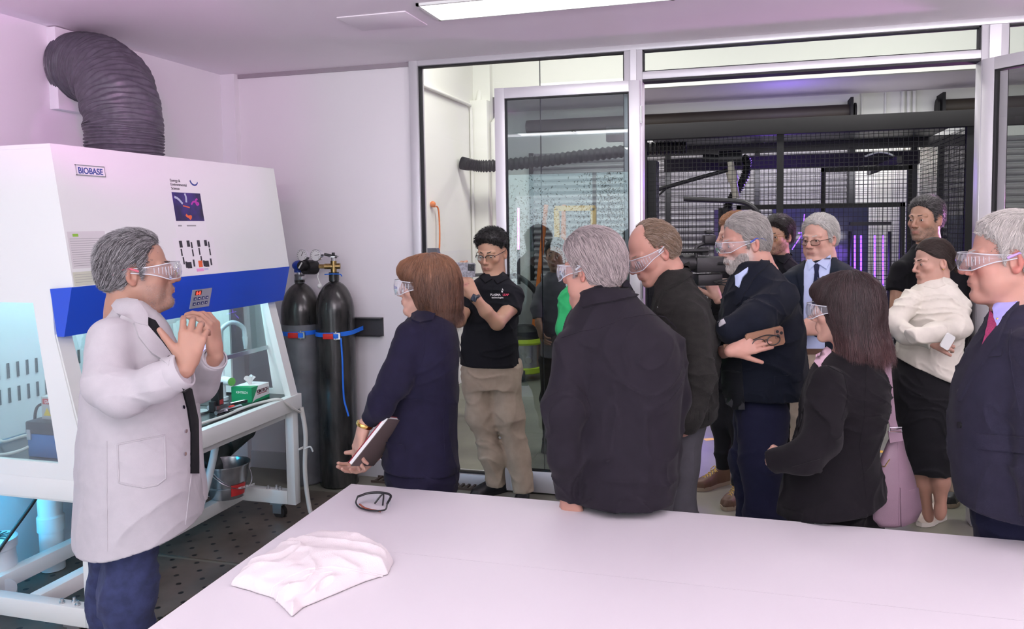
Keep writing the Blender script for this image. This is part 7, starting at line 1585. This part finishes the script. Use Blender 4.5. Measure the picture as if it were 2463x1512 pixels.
# ---- 15 man in blue grey suit at the right edge
if want('suit'):
    D = 2.42
    rows = [(2402, 2530, 728, .09, 0), (2388, 2560, 765, .15, 0), (2366, 2585, 810, .2, 0), (2330, 2600, 870, .22, 0), (2308, 2606, 940, .235, 0), (2301, 2606, 1010, .24, 0), (2302, 2602, 1090, .24, 0), (2308, 2598, 1160, .24, 0), (2326, 2592, 1215, .23, 0), (2345, 2588, 1260, .23, 0)]
    sl = [(2496, 845, -.16, 62), (2505, 1000, -.22, 56), (2500, 1130, -.24, 46), (2500, 1240, -.24, 40)]
    p = figure('white haired person in a blue grey suit and magenta tie at the right edge', D, (2424, 622, 82, 3, 0, 1.12), SK['pink'], rows, 'suit_jacket', C_['suit'], (2446, 735, 0), .064, [sl],
               hk=dict(fat=.25, nose=1.3, lip=.8), ck=dict(red=.6, stub=.0), hb=.0036, hc=.0055, fold=(.003, .004), hem=hemtilt(.83, -.06), browc=(.5, .46, .44), seed=91)
    e, G, o, R, s = p['e'], p['G'], p['o'], p['R'], p['s']
    decal('shirt_collar', [(2394, 745), (2404, 730), (2430, 700), (2470, 668), (2480, 700), (2445, 735), (2420, 760), (2402, 790)], G, D, e, C_['lav'], .010, .006)
    decal('tie', [(2386, 748), (2400, 768), (2400, 786), (2385, 830), (2367, 852), (2366, 835), (2378, 790)], G, D, e, C_['pinktie'], .006, .004)
    decal('lapel', [(2420, 742), (2463, 708), (2475, 712), (2432, 752), (2420, 775), (2400, 830), (2345, 905), (2312, 965), (2308, 950), (2338, 880), (2380, 815), (2404, 785)], G, D, e, C_['suit'], .008, .005)
    decal('breast_pocket', [(2360, 842), (2412, 840), (2410, 856), (2362, 860)], G, D, e, C_['suit'], .003); decal('pocket_flap', [(2346, 1042), (2475, 1052), (2475, 1092), (2346, 1078)], G, D, e, C_['suit'], .004)
    seam('sleeve_seam', [(2432, 790), (2428, 850), (2440, 930), (2455, 1000)], G, D, e, C_['suit'], .0018)
    for y in (942, 1022): W_2, g_ = hit(G, [(2309, y)], D); MB().cyl(W_2[0], W_2[0]+g_[0]*.005, .010, 16).build('button', M['black'], e)
    W_2, g_ = hit(G, [(2405, 772)], D); MB().sphere(W_2[0]+g_[0]*.012, .004).build('lapel_pin', C_['gold'], e)
    trousers(e, [[(2440, 1210, -.05, 95), (2435, 1400, -.04, 70), (2430, 1700, -.04, 50), (2430, 1850, -.04, 48)], [(2470, 1210, .1, 90), (2475, 1400, .12, 66), (2480, 1700, .12, 48), (2480, 1760, .12, 48)]], C_['navytr'], D+.04)
    hf = short_hair_fn(o, R, s, .009, top=.004, line=[-.075, -.07, -.055, -.035, .026, .030, -.012, .004, .045, .062, .072, .084, .1])
    hairobj('hair', hf, .0035, e, (.66, .62, .58), comb_from(o, R, (0, .5, .3)), 4500, .032, .0006, .004, 7, 15, .004, (.2, (.5, .46, .42)))
    goggles(o, R, s, e, mat('goggle_arm_violet', (.45, .30, .62), .25), bulk=.95)
# ---- canvas bag lying on the table
if want('canvas'):
    F = Field(); DC = 1
    c = np.array(zp(748, 1390, CT)); pts = [zp(x, y, CT) for x, y in ((562, 1398), (700, 1300), (930, 1318), (925, 1378), (690, 1470))]
    poly = np.array([(p.x, p.y) for p in [zp(x, y, CT+.01) for x, y in ((552, 1402), (600, 1352), (690, 1306), (770, 1284), (880, 1298), (938, 1330), (948, 1345), (935, 1375), (880, 1392), (800, 1425), (730, 1455), (702, 1478), (688, 1465), (655, 1432), (600, 1415))]])
    def bagf(P):
        x = P[:, :2]; n = len(poly); d2 = np.full(len(P), 9., np.float32); sg = np.ones(len(P))
        for i in range(n):
            a, b = poly[i], poly[(i+1) % n]; e_ = b-a; w_ = x-a; t = np.clip((w_@e_)/(e_@e_), 0, 1); dd = w_-t[:, None]*e_; d2 = np.minimum(d2, (dd**2).sum(1))
            c1 = x[:, 1] >= a[1]; c2 = x[:, 1] < b[1]; c3 = e_[0]*w_[:, 1] > e_[1]*w_[:, 0]; k = (c1 & c2 & c3) | (~c1 & ~c2 & ~c3); sg = np.where(k, -sg, sg)
        d = np.sqrt(d2)*sg; ins = np.clip(-d, 0, .1); w2 = vnoise(P, 7, 3)*.3
        top = CT+.008+.052*(1-np.exp(-ins/.03))*(.75+.35*vnoise(P, (6, 6, .1), 2))+.010*(1-2*np.abs(vnoise(np.stack([P[:, 0]*1+w2, P[:, 1], P[:, 2]*0], 1), (10, 16, 1), 4)))*np.clip(ins/.02, 0, 1)+.003*vnoise(P, (40, 40, 1), 6)
        return smax(smax(d*.8, (P[:, 2]-top)*.7, .012), CT+.0015-P[:, 2], .002)
    lo = [poly[:, 0].min()-.02, poly[:, 1].min()-.02, CT-.01]; hi = [poly[:, 0].max()+.02, poly[:, 1].max()+.02, CT+.13]
    F.add(bagf, lo, hi, 0); v, q = nets(F, .0035)
    o = mesh_obj('canvas_bag', v, q, M['canvas'], None); tag(o, 'crumpled white canvas tote bag lying on the white table', 'bag')
    seam('hem_seam', [(650, 1432), (655, 1412), (690, 1388), (740, 1368), (800, 1362), (860, 1372), (920, 1385)], F, 1.9, o, M['canvas'], .003); seam('hem_seam', [(664, 1446), (672, 1420), (700, 1400), (745, 1380), (800, 1374)], F, 1.9, o, M['canvas'], .002)
print('script seconds', round(time.time()-T0, 1))
